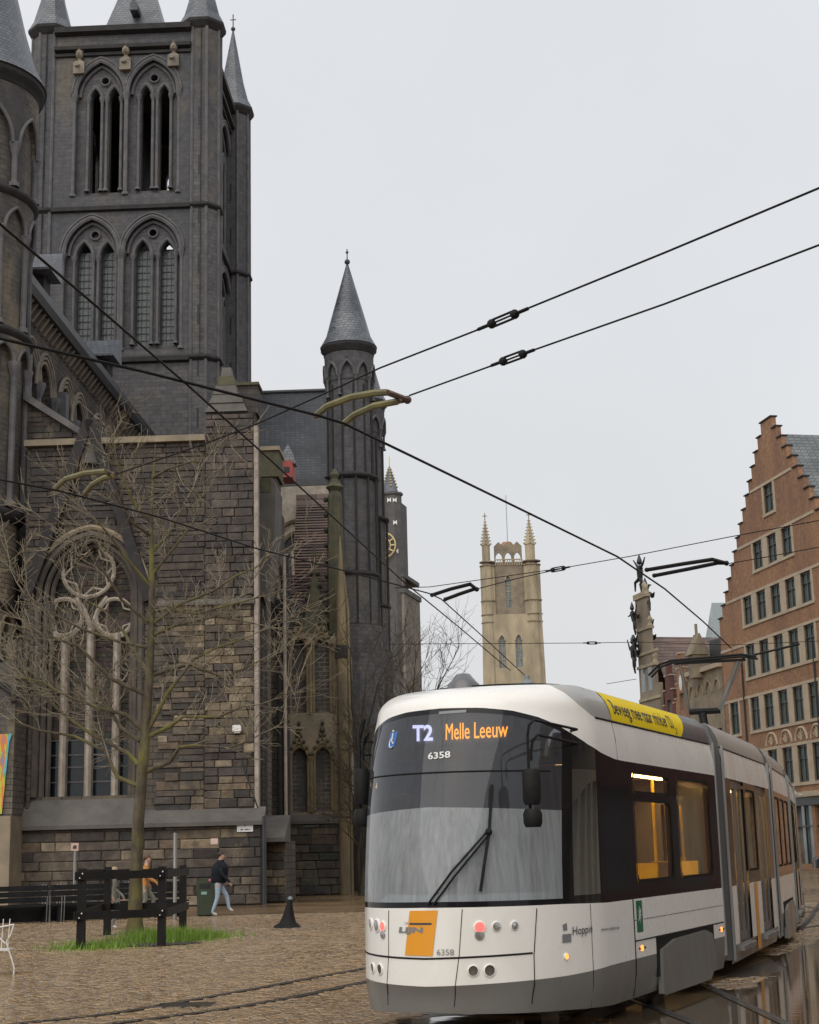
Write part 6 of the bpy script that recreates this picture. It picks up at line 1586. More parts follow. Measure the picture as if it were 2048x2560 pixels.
b = MB(); c_ = B(968, 1300, -.05); ar = arch(c_[0] - 1.6, c_[0] + 1.6, c_[1] - 1, c_[1], 2.2, 8); b.tube([(p, -.05, q) for p, q in ar], .25, 6); b.build('belfry_arch', M_BELF, bel)

# ---- houses round the square behind and beside the camera (they show in the glass and the wet paving)
def plain_house(lab, x0, y0, rz, w_, h_, d_, mt, group=None):
    t_ = thing('town_house', lab, 'house', (x0, y0, 0), rz, group)
    nx = max(2, int(w_ / 2.6)); wl = []
    for i in range(nx):
        x = (i + .5) * w_ / nx
        z = 4.6
        while z + 2.0 < h_ - .6: wl.append((x - .6, x + .6, z, z + 2.0)); z += 3.4
    wl += [((i + .5) * w_ / nx - .9, (i + .5) * w_ / nx + .9, .5, 3.3) for i in range(nx)]
    b = MB(); b.holed([(0, 0), (w_, 0), (w_, h_), (0, h_)], [[(a, c), (b_, c), (b_, d), (a, d)] for a, b_, c, d in wl], 'y', 0, .3); b.build('front_wall', mt, t_)
    b = MB(); b.box(.05, w_ - .05, .45, d_, 0, h_); b.build('house_body', mt, t_)
    b = MB(); b.prism([(-.2, h_), (d_ / 2, h_ + 4), (d_ + .2, h_)], 'x', 0, w_); b.build('roof', M_TILE, t_)
    for a, b_, c, d in wl: o_ = MB(); o_.add([(a, .3, c), (b_, .3, c), (b_, .3, d), (a, .3, d)], [(0, 1, 2, 3)]); o_.build('window', M_GPANE, t_)
    return t_
for i, (w_, h_, mt, lab) in enumerate(((9, 12.5, M_BRICK, 'orange brick town house facing the church across the square'), (8, 14, M_CREAM, 'cream town house facing the church across the square'), (10, 11.5, M_BRICKD, 'dark red town house facing the church across the square'), (9, 13.5, M_CREAM, 'tall cream town house at the corner of the tram street'))):
    plain_house(lab, -8 + 9.2 * i + 8, -26, PI, w_, h_, 9, mt)
for i, (w_, h_, mt, lab) in enumerate(((10, 12, M_BRICK, 'brick town house on the tram street close to the camera'), (11, 13.5, M_CREAM, 'cream town house on the tram street past the puddle'), (10, 12.5, M_BRICKD, 'dark red town house on the tram street past the cream one'), (11, 14, M_BRICK, 'orange town house on the tram street before the stepped gable'))):
    plain_house(lab, 19.5, 8 + 12 * i + 10, -PI / 2, w_, h_, 10, mt)
# ================================================================== TREES, STREET THINGS, PEOPLE, WIRES
def m_bark():
    t = NT('mossy_bark'); geo = t.n('ShaderNodeNewGeometry'); v = t.mapv(geo.outputs['Position'], scale=(1, 1, .35))
    n1 = t.noise(7, 5, .65, v); n2 = t.noise(1.1, 4, .6, geo.outputs['Position'])
    c = t.ramp(n1, [(.3, (.035, .027, .018)), (.55, (.085, .068, .042)), (.75, (.13, .105, .07))])
    c = t.mix(c, (.17, .155, .03, 1), t.ramp(n2, [(.46, (0, 0, 0)), (.66, (.75, .75, .75))]))
    return t.fin(c, .85, t.bump(n1, .9, .04))
M_BARK = m_bark()
M_TWIG = simple('grey_twig', (.26, .22, .15, 1), (.15, .12, .085, 1), 3, .8)
M_BARKD = simple('dark_bark', (.03, .026, .02, 1), (.05, .042, .03, 1), 5, .85, .5)
M_TWIGD = simple('dark_twig', (.045, .036, .025, 1), (.07, .055, .035, 1), 4, .85)
def twig(mb, r, p, d, ln, rad_, lvl, bend=.26, up=.2):
    n = 4 if lvl > 0 else 3; pts = [p.copy()]; d = d.normalized(); kids = []
    for k in range(n):
        d = (d + Vector((r.gauss(0, bend), r.gauss(0, bend), r.gauss(up, bend) * .8)) * .55).normalized()
        p = p + d * ln / n; pts.append(p.copy()); kids.append((p.copy(), d.copy()))
    rr_ = [max(.0055, rad_ * (1 - .75 * k / n)) for k in range(n + 1)]
    mb.tube(pts, rr_, 5 if rad_ > .03 else 3, cap=False)
    if lvl <= 0: return
    for q, dd in kids:
        for s in range(1 if r.random() < .55 else 2):
            ax = Vector((r.gauss(0, 1), r.gauss(0, 1), r.gauss(0, .7)))
            twig(mb, r, q, (dd * .8 + ax.normalized() * .72), ln * r.uniform(.5, .8), rad_ * .55, lvl - 1, bend, up)
def limb(mb, tw, r, pts, r0, r1, lvl=2, dens=1.0, ln=1.2):
    n = len(pts)
    mb.tube(pts, [r0 + (r1 - r0) * k / (n - 1) for k in range(n)], 7, cap=False)
    for k in range(n - 1):
        a, b = Vector(pts[k]), Vector(pts[k + 1]); L_ = (b - a).length; m = max(1, int(L_ * 1.6 * dens)); t0 = k / (n - 1)
        for q in range(m):
            t = (q + r.random()) / m
            if t0 + t / (n - 1) < .18: continue
            dd = (b - a).normalized() * .6 + Vector((r.gauss(0, 1), r.gauss(0, 1), r.gauss(.2, .8))).normalized() * .8
            twig(tw, r, a.lerp(b, t), dd, ln * r.uniform(.6, 1.15), max(.012, (r0 + (r1 - r0) * t0) * .38), lvl)
    twig(tw, r, Vector(pts[-1]), Vector(pts[-1]) - Vector(pts[-2]), ln * 1.2, r1, lvl)
rt_ = random.Random(5)
YTREE = 34.2
base = at_z(337, 2338)
tree = thing('bare_tree', 'leafless young tree with mossy trunk inside the black timber guard', 'tree', (base.x, base.y, 0))
def tp(px, py, dy=0.0): p = at_y(px, py, base.y + dy); return Vector((p.x - base.x, dy, p.z))
tk = MB(); path = [(337, 2345), (338, 2300), (340, 2200), (346, 2050), (356, 1930), (365, 1820), (374, 1680), (379, 1560), (380, 1440), (378, 1310), (383, 1200), (389, 1110)]
rads = [.23, .17, .15, .135, .125, .115, .095, .08, .065, .05, .032, .012]
P_ = [tp(*q) for q in path]; P_[0].z = -.03
tk.tube(P_, rads, 12)
tk.build('trunk', M_BARK, tree, smooth=True)
LIMBS = [[(341, 1963), (290, 1939), (260, 1884), (187, 1835), (97, 1821), (28, 1799)], [(347, 1912), (321, 1880), (227, 1831), (150, 1783), (81, 1710), (32, 1669)],
         [(361, 1827), (312, 1789), (260, 1770), (174, 1738), (105, 1707), (40, 1690)], [(350, 1852), (304, 1815), (276, 1779), (243, 1742), (200, 1700)], [(369, 1827), (390, 1783), (422, 1726), (487, 1651), (540, 1624), (610, 1600)],
         [(365, 1929), (422, 1902), (446, 1868), (487, 1858), (568, 1864), (620, 1850)], [(368, 1843), (430, 1811), (459, 1795), (548, 1791), (615, 1770)], [(370, 1681), (333, 1624), (312, 1580), (262, 1520), (215, 1500)],
         [(379, 1563), (308, 1498), (272, 1437), (227, 1388), (174, 1340)], [(379, 1563), (446, 1510), (527, 1486), (588, 1437), (640, 1420)], [(378, 1307), (333, 1254), (304, 1181), (295, 1140)], [(382, 1194), (426, 1173), (487, 1145)],
         [(379, 1470), (316, 1396), (275, 1340), (240, 1300)], [(380, 1437), (446, 1356), (499, 1291)], [(379, 1518), (487, 1534), (576, 1506), (650, 1490)], [(374, 1690), (470, 1660), (560, 1690), (650, 1650)],
         [(372, 1740), (280, 1700), (200, 1620), (120, 1590), (40, 1560)], [(376, 1620), (300, 1600), (210, 1570), (110, 1520), (60, 1480)], [(378, 1590), (440, 1570), (540, 1540), (640, 1560)], [(379, 1380), (420, 1340), (470, 1240)], [(378, 1340), (330, 1300), (290, 1230)]]
lm, tw = MB(), MB()
for L_ in LIMBS:
    dy = rt_.uniform(-1.6, 1.6); n = len(L_)
    pts = [tp(px + rt_.uniform(-4, 4) * (k > 0), py + rt_.uniform(-6, 6) * (k > 0), dy * k / (n - 1)) for k, (px, py) in enumerate(L_)]
    low = L_[0][1] > 1650
    limb(lm, tw, rt_, pts, .058 if low else .042, .016, 2, 1.35, 1.15 if low else .9)
lm.build('limb', M_BARK, tree, smooth=True); tag(tw.build('crown', M_TWIG, tree, clean=False), kind=None)
# darker tree group by the transept
def stem_tree(lab, px, py, stems, seed, hts, spread):
    r = random.Random(seed); b0 = at_z(px, py); t_ = thing('bare_tree', lab, 'tree', (b0.x, b0.y, 0), 0, 'bare trees against the transept')
    tk, tw = MB(), MB()
    for k in range(stems):
        a = r.uniform(0, 2 * PI); x, y = .25 * math.cos(a), .3 * math.sin(a); H_ = hts * r.uniform(.8, 1.05); dx, dy = r.gauss(spread[0], spread[1]), r.gauss(0, 1.2)
        pts = [Vector((x, y, -.05))] + [Vector((x + dx * (q / 5) ** 1.4 + r.gauss(0, .12), y + dy * (q / 5), H_ * q / 5)) for q in range(1, 6)]
        limb(tk, tw, r, pts, .13, .03, 2, .8, 1.9)
    tk.build('trunk', M_BARKD, t_, smooth=True); tw.build('crown', M_TWIGD, t_, clean=False)
stem_tree('dark many-stemmed bare tree beside the ochre corner shaft', 902, 2238, 4, 21, 10.0, (.4, .9))
stem_tree('dark spreading bare tree leaning out beyond the transept corner', 935, 2236, 4, 23, 8.6, (2.4, 1.3))

# ---- timber guard round the tree
M_TIMB = simple('black_timber', (.006, .0055, .005, 1), (.013, .012, .011, 1), 5, .6, .4, 0, .2, stretch=(1, 1, .3))
PO = [at_z(*q) for q in ((202, 2373), (268, 2338), (404, 2364), (457, 2337))]
gd = thing('tree_guard', 'black timber post and rail guard round the young tree', 'guard rail', (PO[0].x, PO[0].y, 0))
rel = [p - PO[0] for p in PO]
for p in rel:
    b = MB(); b.frustum([(p.x - .075, p.y - .075), (p.x + .075, p.y - .075), (p.x + .075, p.y + .075), (p.x - .075, p.y + .075)], 'z', -.02, 1.5, .96); b.build('post', M_TIMB, gd)
for i, j in ((0, 2), (2, 3), (1, 3), (0, 1)):
    for z in (1.36, .62):
        b = MB(); o_ = Vector((0, -.1, 0)) if (i, j) == (0, 2) else Vector((0, .1, 0)) if (i, j) == (1, 3) else Vector((.1 if i == 2 else -.1, 0, 0))
        d_ = (rel[j] - rel[i]).normalized() * .12
        b.bar(rel[i] + o_ - d_ + Vector((0, 0, z)), rel[j] + o_ + d_ + Vector((0, 0, z)), .045, .15); b.build('rail', M_TIMB, gd)
for i in (0, 2):
    for z in (1.40, 1.32, .66, .58):
        b = MB(); b.ball((rel[i].x + (.03 if z in (1.40, .66) else -.02), rel[i].y - .125, z), .016, 6, 4); b.build('bolt_head', M_WTXT, gd)
# grass and weeds round the trunk
gm = simple('grass_green', (.20, .34, .03, 1), (.09, .17, .02, 1), 5, .6)
gr = MB(); r = random.Random(9)
for k in range(5200):
    c = r.choice((0, 1, 1, 1, 2, 2)); p = at_z(*((235, 2370), (410, 2352), (470, 2345))[c]) if True else None
    x = p.x + r.gauss(0, .45); y = p.y + r.gauss(0, .45); h = r.uniform(.06, .26) * (1.3 if c == 1 else .8); a = r.uniform(0, 6.28); w_ = .008
    lx, ly = r.gauss(0, .05), r.gauss(0, .05)
    gr.add([(x - w_ * math.cos(a), y - w_ * math.sin(a), 0), (x + w_ * math.cos(a), y + w_ * math.sin(a), 0), (x + lx, y + ly, h)], [(0, 1, 2)])
tag(gr.build('grass', gm, clean=False), 'tufts of bright green grass at the foot of the guarded tree', 'grass', kind='stuff')
so = MB(); n = 24; c0 = at_z(330, 2362); so.add([(c0.x + 1.35 * math.cos(2 * PI * k / n) * r.uniform(.85, 1.1), c0.y + .1 + .95 * math.sin(2 * PI * k / n) * r.uniform(.85, 1.1), .012) for k in range(n)], [list(range(n))])
tag(so.build('tree_pit', simple('dark_soil', (.035, .028, .02, 1), (.06, .05, .035, 1), 5, .8, .8)), kind='structure')
# ---- benches along the wall
M_BENCH = simple('dark_bench_wood', (.008, .008, .009, 1), (.018, .018, .02, 1), 3, .5, .3, 0, .25)
e0, e1 = at_z(-40, 2314), at_z(482, 2291)
for k in range(3):
    a, b_ = e0.lerp(e1, k / 3), e0.lerp(e1, (k + 1) / 3 - .012); az_ = math.atan2(b_.y - a.y, b_.x - a.x); Lb = (b_ - a).length
    t_ = thing('bench', ('long dark bench at the foot of the buttress with the mural', 'long dark bench below the pink parking sign post', 'long dark bench behind the tree guard beside the green bin')[k], 'bench', (a.x, a.y, 0), az_, 'dark benches along the church wall')
    for q in range(3): o_ = MB(); o_.box(0, Lb, .10 + .14 * q, .22 + .14 * q, .44, .48); o_.build('seat_slat', M_BENCH, t_)
    for q in range(3): o_ = MB(); o_.prism([(.56 + .02 * q, .55 + .16 * q), (.60 + .02 * q, .55 + .16 * q), (.61 + .02 * q, .69 + .16 * q), (.57 + .02 * q, .69 + .16 * q)], 'x', 0, Lb); o_.build('back_slat', M_BENCH, t_)
    o_ = MB(); o_.box(.02, Lb - .02, .62, .66, .02, .5); o_.build('back_panel', M_BENCH, t_)
    for x in (.15, Lb - .2):
        o_ = MB(); o_.box(x, x + .09, .12, .6, 0, .44); o_.build('leg', M_BENCH, t_)
        for dx in (-.02, .06): o_ = MB(); o_.tube([(x + dx, .04, 0), (x + dx + .02, .06, .48), (x + dx + .03, .08, .72)], .012, 5); o_.tube([(x + dx + .05, .56, .5), (x + dx + .09, .66, 1.04)], .012, 5); o_.build('steel_bar', M_ALU, t_)
# ---- bin, posts, cone
bp = at_z(512, 2291); t_ = thing('litter_bin', 'dark green litter bin behind the walking person', 'bin', (bp.x, bp.y, 0))
mg = simple('bin_green', (.022, .036, .016, 1), (.035, .05, .025, 1), 4, .5, .2)
b = MB(); b.prism([(-.22, .04), (.22, .04), (.24, 1.0), (.19, 1.08), (-.19, 1.08), (-.24, 1.0)], 'y', 0, .42); b.build('body', mg, t_)
b = MB(); b.box(-.16, .16, -.005, .02, .78, .93); b.build('slot', M_VOID, t_); b = MB(); b.box(-.1, .06, -.012, 0, .62, .70); b.build('sticker', simple('sticker_mint', (.25, .45, .36, 1), None, 4, .4), t_); b = MB(); b.box(-.2, .2, .03, .4, 0, .04); b.build('foot', M_RUB, t_)
bp = at_z(184, 2300); zt = at_y(184, 2108, bp.y).z; t_ = thing('sign_post', 'thin grey post with a small pink pictogram sign', 'sign', (bp.x, bp.y, 0))
b = MB(); b.tube([(0, 0, 0), (0, 0, zt)], .035, 8); b.build('post', M_ALU, t_); b = MB(); b.box(-.11, .11, -.05, -.036, zt - .22, zt); b.build('plate', simple('sign_pink', (.60, .40, .34, 1), None, 3, .5), t_)
b = MB(); b.prism([(-.06, zt - .16), (.05, zt - .16), (.06, zt - .08), (.0, zt - .05), (-.05, zt - .09)], 'y', -.056, -.051); b.build('pictogram', M_DTXT, t_)
bp = at_z(437, 2300); zt = at_y(437, 2082, bp.y).z; t_ = thing('sign_post', 'plain pale grey steel post beside the tree guard', 'post', (bp.x, bp.y, 0))
b = MB(); b.tube([(0, 0, 0), (0, 0, zt)], .055, 10); b.build('post', M_ALU, t_); b = MB(); b.box(-.16, .16, -.03, .03, zt, zt + .05); b.build('cap', M_DKTRIM, t_)
bp = at_z(722, 2319); t_ = thing('traffic_cone', 'black leaning traffic cone on the wet setts', 'cone', (bp.x, bp.y, 0))
b = MB(); rows = []
for z, rx, ry, ox in ((0, .30, .26, -.04), (.05, .27, .22, -.04), (.12, .20, .16, -.02), (.30, .13, .12, 0), (.52, .075, .075, .02), (.66, .05, .05, .04)):
    rows.append([(ox + rx * math.cos(2 * PI * k / 16) * (1 + .18 * math.cos(4 * PI * k / 16 + 1) * (z < .1)), ry * math.sin(2 * PI * k / 16), z) for k in range(17)])
b.grid(rows); b.build('cone_body', M_RUB, t_, smooth=True); b = MB(); b.lathe([(.055, .64), (.055, .69), (.02, .71)], .04, 0, 10); b.build('cone_tip', simple('cone_tip_grey', (.25, .3, .3, 1), None, 4, .4), t_)
# manhole
mp = at_z(465, 2513); b = MB(); b.box(mp.x - .32, mp.x + .32, mp.y - .22, mp.y + .22, -.005, .013); tag(b.build('drain_cover', m_steel), 'small dark iron drain cover between the empty rails', 'drain cover')
# ---- wire chair at the left edge
cp_ = at_z(20, 2440); t_ = thing('wire_chair', 'white wire cafe chair standing on the setts', 'chair', (cp_.x, cp_.y, 0))
def ch(px, py, dy=0.0): p = at_y(px, py, cp_.y + dy); return (p.x - cp_.x, dy, max(p.z, .01))
mw = simple('white_enamel', (.72, .70, .66, 1), (.6, .58, .55, 1), 6, .35)
for pts in ([(-70, 2345), (-40, 2328), (0, 2318), (35, 2311)], [(35, 2311), (28, 2335), (16, 2356), (30, 2400), (36, 2422), (34, 2438)], [(-10, 2335), (12, 2358)], [(-70, 2345), (-60, 2400), (-66, 2438)]):
    for dy in (0, .42):
        b = MB(); b.tube([ch(px, py, dy) for px, py in pts], .012, 6); b.build('frame_tube', mw, t_)
b = MB(); a_, c_ = ch(-66, 2375), ch(20, 2366); b.box(a_[0], c_[0], 0, .42, .36, .38); b.build('seat', mw, t_)
for k in range(5): b = MB(); b.tube([(a_[0] + .1 * k, .42, .38), (a_[0] + .1 * k, .5, .8)], .007, 5); b.build('back_wire', mw, t_)
# ---- parked car at the right edge
cc = at_z(2040, 2182); t_ = thing('parked_car', 'dark grey car parked before the shop windows of the brick house', 'car', (cc.x, cc.y, 0), rad(-8))
mc = m_paint('car_paint', (.02, .022, .026, 1), .3, .15); mcg = simple('car_glass', (.02, .03, .032, 1), None, 3, .05)
b = MB(); prof_ = [(0, .25), (0, .75), (.15, .88), (1.0, .98), (1.75, 1.42), (3.2, 1.46), (4.0, 1.0), (4.2, .9), (4.25, .3)]
rows = []
for y, k, dz in ((0, .96, -.03), (.12, 1, 0), (1.6, 1, 0), (1.72, .96, -.03)): rows.append([(2.1 + (x - 2.1) * k, y, z + dz * (z > .5)) for x, z in prof_])
b.grid(rows); b.add([(2.1 + (x - 2.1) * .96, 0, z - .03 * (z > .5)) for x, z in prof_], [list(range(9))]); b.add([(2.1 + (x - 2.1) * .96, 1.72, z - .03 * (z > .5)) for x, z in prof_], [list(range(9))]); b.build('body', mc, t_, smooth=True)
b = MB(); b.add([(1.05, -.008, .98), (1.72, -.008, 1.34), (3.15, -.008, 1.37), (3.8, -.008, .98)], [(0, 1, 2, 3)]); b.build('side_window', mcg, t_)
b = MB(); b.add([(1.02, .2, .985), (1.02, 1.52, .985), (1.72, 1.4, 1.425), (1.72, .3, 1.425)], [(0, 1, 2, 3)]); b.build('windscreen', mcg, t_)
for x in (.75, 3.4):
    for y in (.02, 1.7):
        b = MB(); b.lathe([(.31, -.1), (.33, -.05), (.33, .05), (.31, .1), (.18, .11)], 0, 0, 18); b.v = [(x + q[0], y + q[2], .33 + q[1]) for q in b.v]; w_ = b.build('wheel', M_RUB, t_, smooth=True)
        b = MB(); b.lathe([(.19, -.108), (.19, .112), (.05, .118)], 0, 0, 14); b.v = [(x + q[0], y + q[2], .33 + q[1]) for q in b.v]; b.build('rim', M_ALU, t_)
b = MB(); b.box(-.02, .03, .1, .45, .62, .76); b.build('headlight', M_LAMPW, t_)
b = MB(); b.box(-.02, .03, 1.27, 1.62, .62, .76); b.build('headlight', M_LAMPW, t_)

# ---- people
def skinned(edges, verts, radii, root=0, sub=2):
    me = bpy.data.meshes.new('figure'); me.from_pydata(verts, edges, [])
    ob = bpy.data.objects.new('figure', me); COL.objects.link(ob)
    sk = ob.modifiers.new('s', 'SKIN'); sk.use_smooth_shade = True
    for i, rr_ in enumerate(radii):
        v = me.skin_vertices[0].data[i]; v.radius = rr_ if isinstance(rr_, tuple) else (rr_, rr_); v.use_root = (i == root)
    ss = ob.modifiers.new('u', 'SUBSURF'); ss.levels = sub; ss.render_levels = sub
    dg = bpy.context.evaluated_depsgraph_get(); out = bpy.data.meshes.new_from_object(ob.evaluated_get(dg))
    bpy.data.objects.remove(ob); return out
def person(lab, loc, rz, H_, pose, mats, jacket_z=None, hood=False, hair=(.03, .02, .015, 1)):
    """walking figure facing +x; one skinned body, its faces coloured by height"""
    t_ = thing('person', lab, 'person', loc, rz, None); s = H_ / 1.78
    V, E, Rr = [], [], []
    def v(p, r_): V.append((p[0] * s, p[1] * s, p[2] * s)); Rr.append(tuple(q * s for q in r_) if isinstance(r_, tuple) else r_ * s); return len(V) - 1
    pel = v((0, 0, .95), (.145, .115)); wst = v((.01, 0, 1.10), (.15, .12)); chs = v((.03, 0, 1.32), (.18, .14)); nk0 = v((.05, 0, 1.47), (.12, .09)); nk = v((.065, 0, 1.54), .06); hd0 = v((.085, 0, 1.62), (.082, .088)); hd1 = v((.085, 0, 1.70), (.085, .092)); top = v((.075, 0, 1.755), (.055, .06))
    E += [(pel, wst), (wst, chs), (chs, nk0), (nk0, nk), (nk, hd0), (hd0, hd1), (hd1, top)]
    nose = v((.185, 0, 1.645), .016); E.append((hd0, nose))
    for sy, (kn, an, to, el, ha) in ((1, pose[0]), (-1, pose[1])):
        h_ = v((.0, sy * .09, .90), .105); k_ = v((kn[0], sy * .1, kn[1]), .068); a_ = v((an[0], sy * .1, an[1]), .047); f_ = v((to[0], sy * .11, to[1]), .038); E += [(pel, h_), (h_, k_), (k_, a_), (a_, f_)]
        sh_ = v((.03, sy * .17, 1.42), .082); e_ = v((el[0], sy * .25, el[1]), .062); w_ = v((ha[0], sy * .24, ha[1]), .040); p_ = v((ha[0] + .03, sy * .24, ha[1] - .06), (.042, .026)); E += [(chs, sh_), (sh_, e_), (e_, w_), (w_, p_)]
        for q in range(4): f1_ = v((ha[0] + .035 + .016 * q, sy * .24, ha[1] - .11), .0085); f2_ = v((ha[0] + .06 + .014 * q, sy * .235, ha[1] - .155 + .008 * abs(q - 1)), .0075); E += [(p_, f1_), (f1_, f2_)]
        th = v((ha[0] + .09, sy * .225, ha[1] - .07), .009); E.append((p_, th))
    me = skinned(E, V, Rr, pel)
    for m in mats: me.materials.append(m)
    for p in me.polygons:
        z = p.center.z / s; x = p.center.x / s; y = abs(p.center.y / s)
        arm = y > .17 and z > .78
        if z > 1.515: i = 2
        elif arm and z < .92: i = 2
        elif z > .92 or arm: i = 0
        elif z < .085 or (z < .2 and any(abs(x - a[1][0]) < .02 and z < a[1][1] - .02 for a in ())): i = 3
        else: i = 1
        p.material_index = i
    # shoes follow the ankles
    for p in me.polygons:
        x, y, z = p.center.x / s, p.center.y / s, p.center.z / s
        for sy, ps in ((1, pose[0]), (-1, pose[1])):
            an, to = ps[1], ps[2]
            if y * sy > 0 and z < .45 and (Vector((x, z)) - Vector(to)).length < .12 : p.material_index = 3
    link('body', me, t_)
    hm = simple('hair', hair, None, 20, .6)
    b = MB(); b.ball((.07 * s, 0, 1.715 * s), .105 * s, 12, 8, (1.0, .95, .85)); b.v = [q for q in b.v]; keep = [f for f in b.f if sum(b.v[i][2] for i in f) / len(f) > 1.70 * s or sum(b.v[i][0] for i in f) / len(f) < .05 * s]; b.f = keep; b.mi = [0] * len(keep); b.build('hair', hm, t_, smooth=True)
    for sy in (1, -1): b = MB(); b.ball((.165 * s, sy * .033 * s, 1.665 * s), .010 * s, 6, 4); b.build('eye', M_DTXT, t_); b = MB(); b.ball((.075 * s, sy * .092 * s, 1.645 * s), .022 * s, 6, 5, (.6, .4, 1.2)); b.build('ear', mats[2], t_)
    b = MB(); b.box(.163 * s, .176 * s, -.022 * s, .022 * s, 1.592 * s, 1.600 * s); b.build('mouth', simple('lip', (.32, .13, .11, 1), None, 5, .5), t_)
    return t_, s
skin_m = simple('skin', (.50, .30, .22, 1), (.44, .26, .19, 1), 12, .5)
m_jb = simple('black_puffer', (.006, .008, .012, 1), (.012, .015, .02, 1), 6, .65, .5, 0, .2); m_jean = simple('pale_denim', (.36, .45, .54, 1), (.27, .36, .46, 1), 9, .8, .3); m_shoe = simple('white_shoe', (.62, .56, .52, 1), None, 8, .5)
WALK = [((.28, .56), (.12, .16), (.27, .06), (-.12, 1.17), (.10, .98)), ((.05, .52), (-.26, .22), (-.14, .09), (.12, 1.16), (.36, 1.02))]
mp = at_z(546, 2291); t_, s = person('person in a black puffer jacket and pale jeans walking past the green bin', (mp.x, mp.y, 0), rad(4), 1.82, [((.24, .54), (.30, .20), (.42, .13), (-.08, 1.16), (.10, .96)), ((-.02, .50), (-.17, .10), (-.02, .045), (.10, 1.16), (.30, .98))], [m_jb, m_jean, skin_m, m_shoe])
b = MB()
for z, rx, ry in ((.92, .20, .17), (1.02, .235, .21), (1.09, .22, .20), (1.16, .245, .22), (1.23, .23, .22), (1.31, .25, .23), (1.39, .22, .21), (1.47, .16, .15), (1.53, .10, .10), (1.56, .095, .095)):
    b.v += [((.015 + .045 * (z - .9) / .6 + rx * math.cos(2 * PI * k / 18)) * s, ry * math.sin(2 * PI * k / 18) * s, z * s) for k in range(18)]
b.f = [[j * 18 + k, j * 18 + (k + 1) % 18, (j + 1) * 18 + (k + 1) % 18, (j + 1) * 18 + k] for j in range(9) for k in range(18)]; b.mi = [0] * len(b.f); b.build('jacket', m_jb, t_, smooth=True)
b = MB(); b.ball((-.24 * s, -.05 * s, 1.0 * s), .035 * s, 8, 6); b.build('pink_tag', simple('pink_cloth', (.75, .2, .25, 1), None, 5, .6), t_)
mp = at_z(360, 2301); m_or = simple('orange_jacket', (.52, .24, .07, 1), (.42, .18, .05, 1), 6, .7, .3); m_gt = simple('grey_green_trousers', (.19, .20, .16, 1), (.14, .15, .12, 1), 7, .8, .3)
person('person in an orange jacket and grey trousers walking half hidden by the trunk', (mp.x, mp.y, 0), rad(6), 1.78, WALK, [m_or, m_gt, skin_m, m_shoe], hair=(.10, .05, .03, 1))
mp = at_z(288, 2324); m_hd = simple('pale_grey_hoodie', (.30, .30, .25, 1), (.23, .23, .19, 1), 6, .8, .3); m_tr = simple('light_grey_trousers', (.27, .26, .25, 1), (.2, .2, .19, 1), 6, .8, .3)
person('child in a pale grey hooded top and white shoes walking behind the guard', (mp.x - .1, mp.y, 0), rad(0), 1.48, [((.12, .52), (.02, .11), (.15, .045), (.02, 1.15), (.26, .98)), ((.06, .52), (-.16, .14), (-.03, .06), (-.1, 1.16), (.05, .96))], [m_hd, m_tr, skin_m, simple('white_trainer', (.7, .7, .68, 1), None, 6, .5)], hair=(.42, .33, .2, 1))

# ---- overhead wires
M_WIRE = simple('copper_wire_dark', (.006, .006, .007, 1), (.012, .011, .010, 1), 5, .6, 0, 0, .2)
M_ARM = simple('mossy_arm', (.20, .18, .08, 1), (.12, .11, .06, 1), 6, .7, .3)
M_RUST = simple('rusted_iron', (.14, .075, .05, 1), (.08, .045, .035, 1), 8, .7, .3)
def wire(name, lab, pts, r_, run=(0, 0), group='overhead tram wires'):
    b = MB(); P2 = [at_z(px, py, zz) for px, py, zz in pts]
    if run[0]: P2.insert(0, P2[0] + (P2[0] - P2[1]).normalized() * run[0])
    if run[1]: P2.append(P2[-1] + (P2[-1] - P2[-2]).normalized() * run[1])
    b.tube(P2, r_, 6); o = b.build(name, M_WIRE); return tag(o, lab, 'wire', group)
ZC, ZSP = 5.5, 6.3
def ext(pts, k0=0.25, k1=0.0):
    """carry the first / last span of a wire on beyond the frame"""
    (x0, y0, z0), (x1, y1, z1) = pts[0], pts[1]; out = list(pts)
    if k0: out.insert(0, (x0 - (x1 - x0) * k0, y0 - (y1 - y0) * k0, z0))
    (x0, y0, z0), (x1, y1, z1) = pts[-2], pts[-1]
    if k1: out.append((x1 + (x1 - x0) * k1, y1 + (y1 - y0) * k1, z1))
    return out
F1 = 1.1872
def Q(l, z): return [(x * F1, y * F1, z) for x, y in l]
wire('contact_wire', 'tram contact wire falling steeply from the round turret towards the tram roof', ext(Q([(10, 480), (200, 642), (400, 815), (560, 960), (700, 1088), (850, 1225), (960, 1315), (1075, 1412)], ZC), .3), .010)
wire('contact_wire', 'thick contact wire clamped under the curved arms and running to the pantograph', ext(Q([(75, 730), (300, 782), (670, 875), (725, 892), (870, 962), (1100, 1074), (1300, 1172), (1400, 1240), (1480, 1308), (1540, 1365)], ZC), .4), .013)
wire('contact_wire', 'contact wire passing low across the bare tree to the middle insulator', ext(Q([(0, 1010), (130, 1035), (340, 1090), (540, 1155), (730, 1203), (905, 1250), (930, 1262), (1000, 1325), (1105, 1422)], ZC), .3), .010)
wire('span_wire', 'span wire with an open link rising out over the street', ext(Q([(235, 1002), (430, 935), (540, 893), (690, 826), (800, 775), (1000, 697), (1110, 650), (1400, 532), (1725, 396)], ZSP), 0, 0), .009, (0, 14))
wire('span_wire', 'span wire holding the tip of the upper curved arm', ext(Q([(862, 833), (1050, 765), (1110, 742), (1400, 640), (1725, 516)], ZSP), 0, 0), .009, (0, 14))
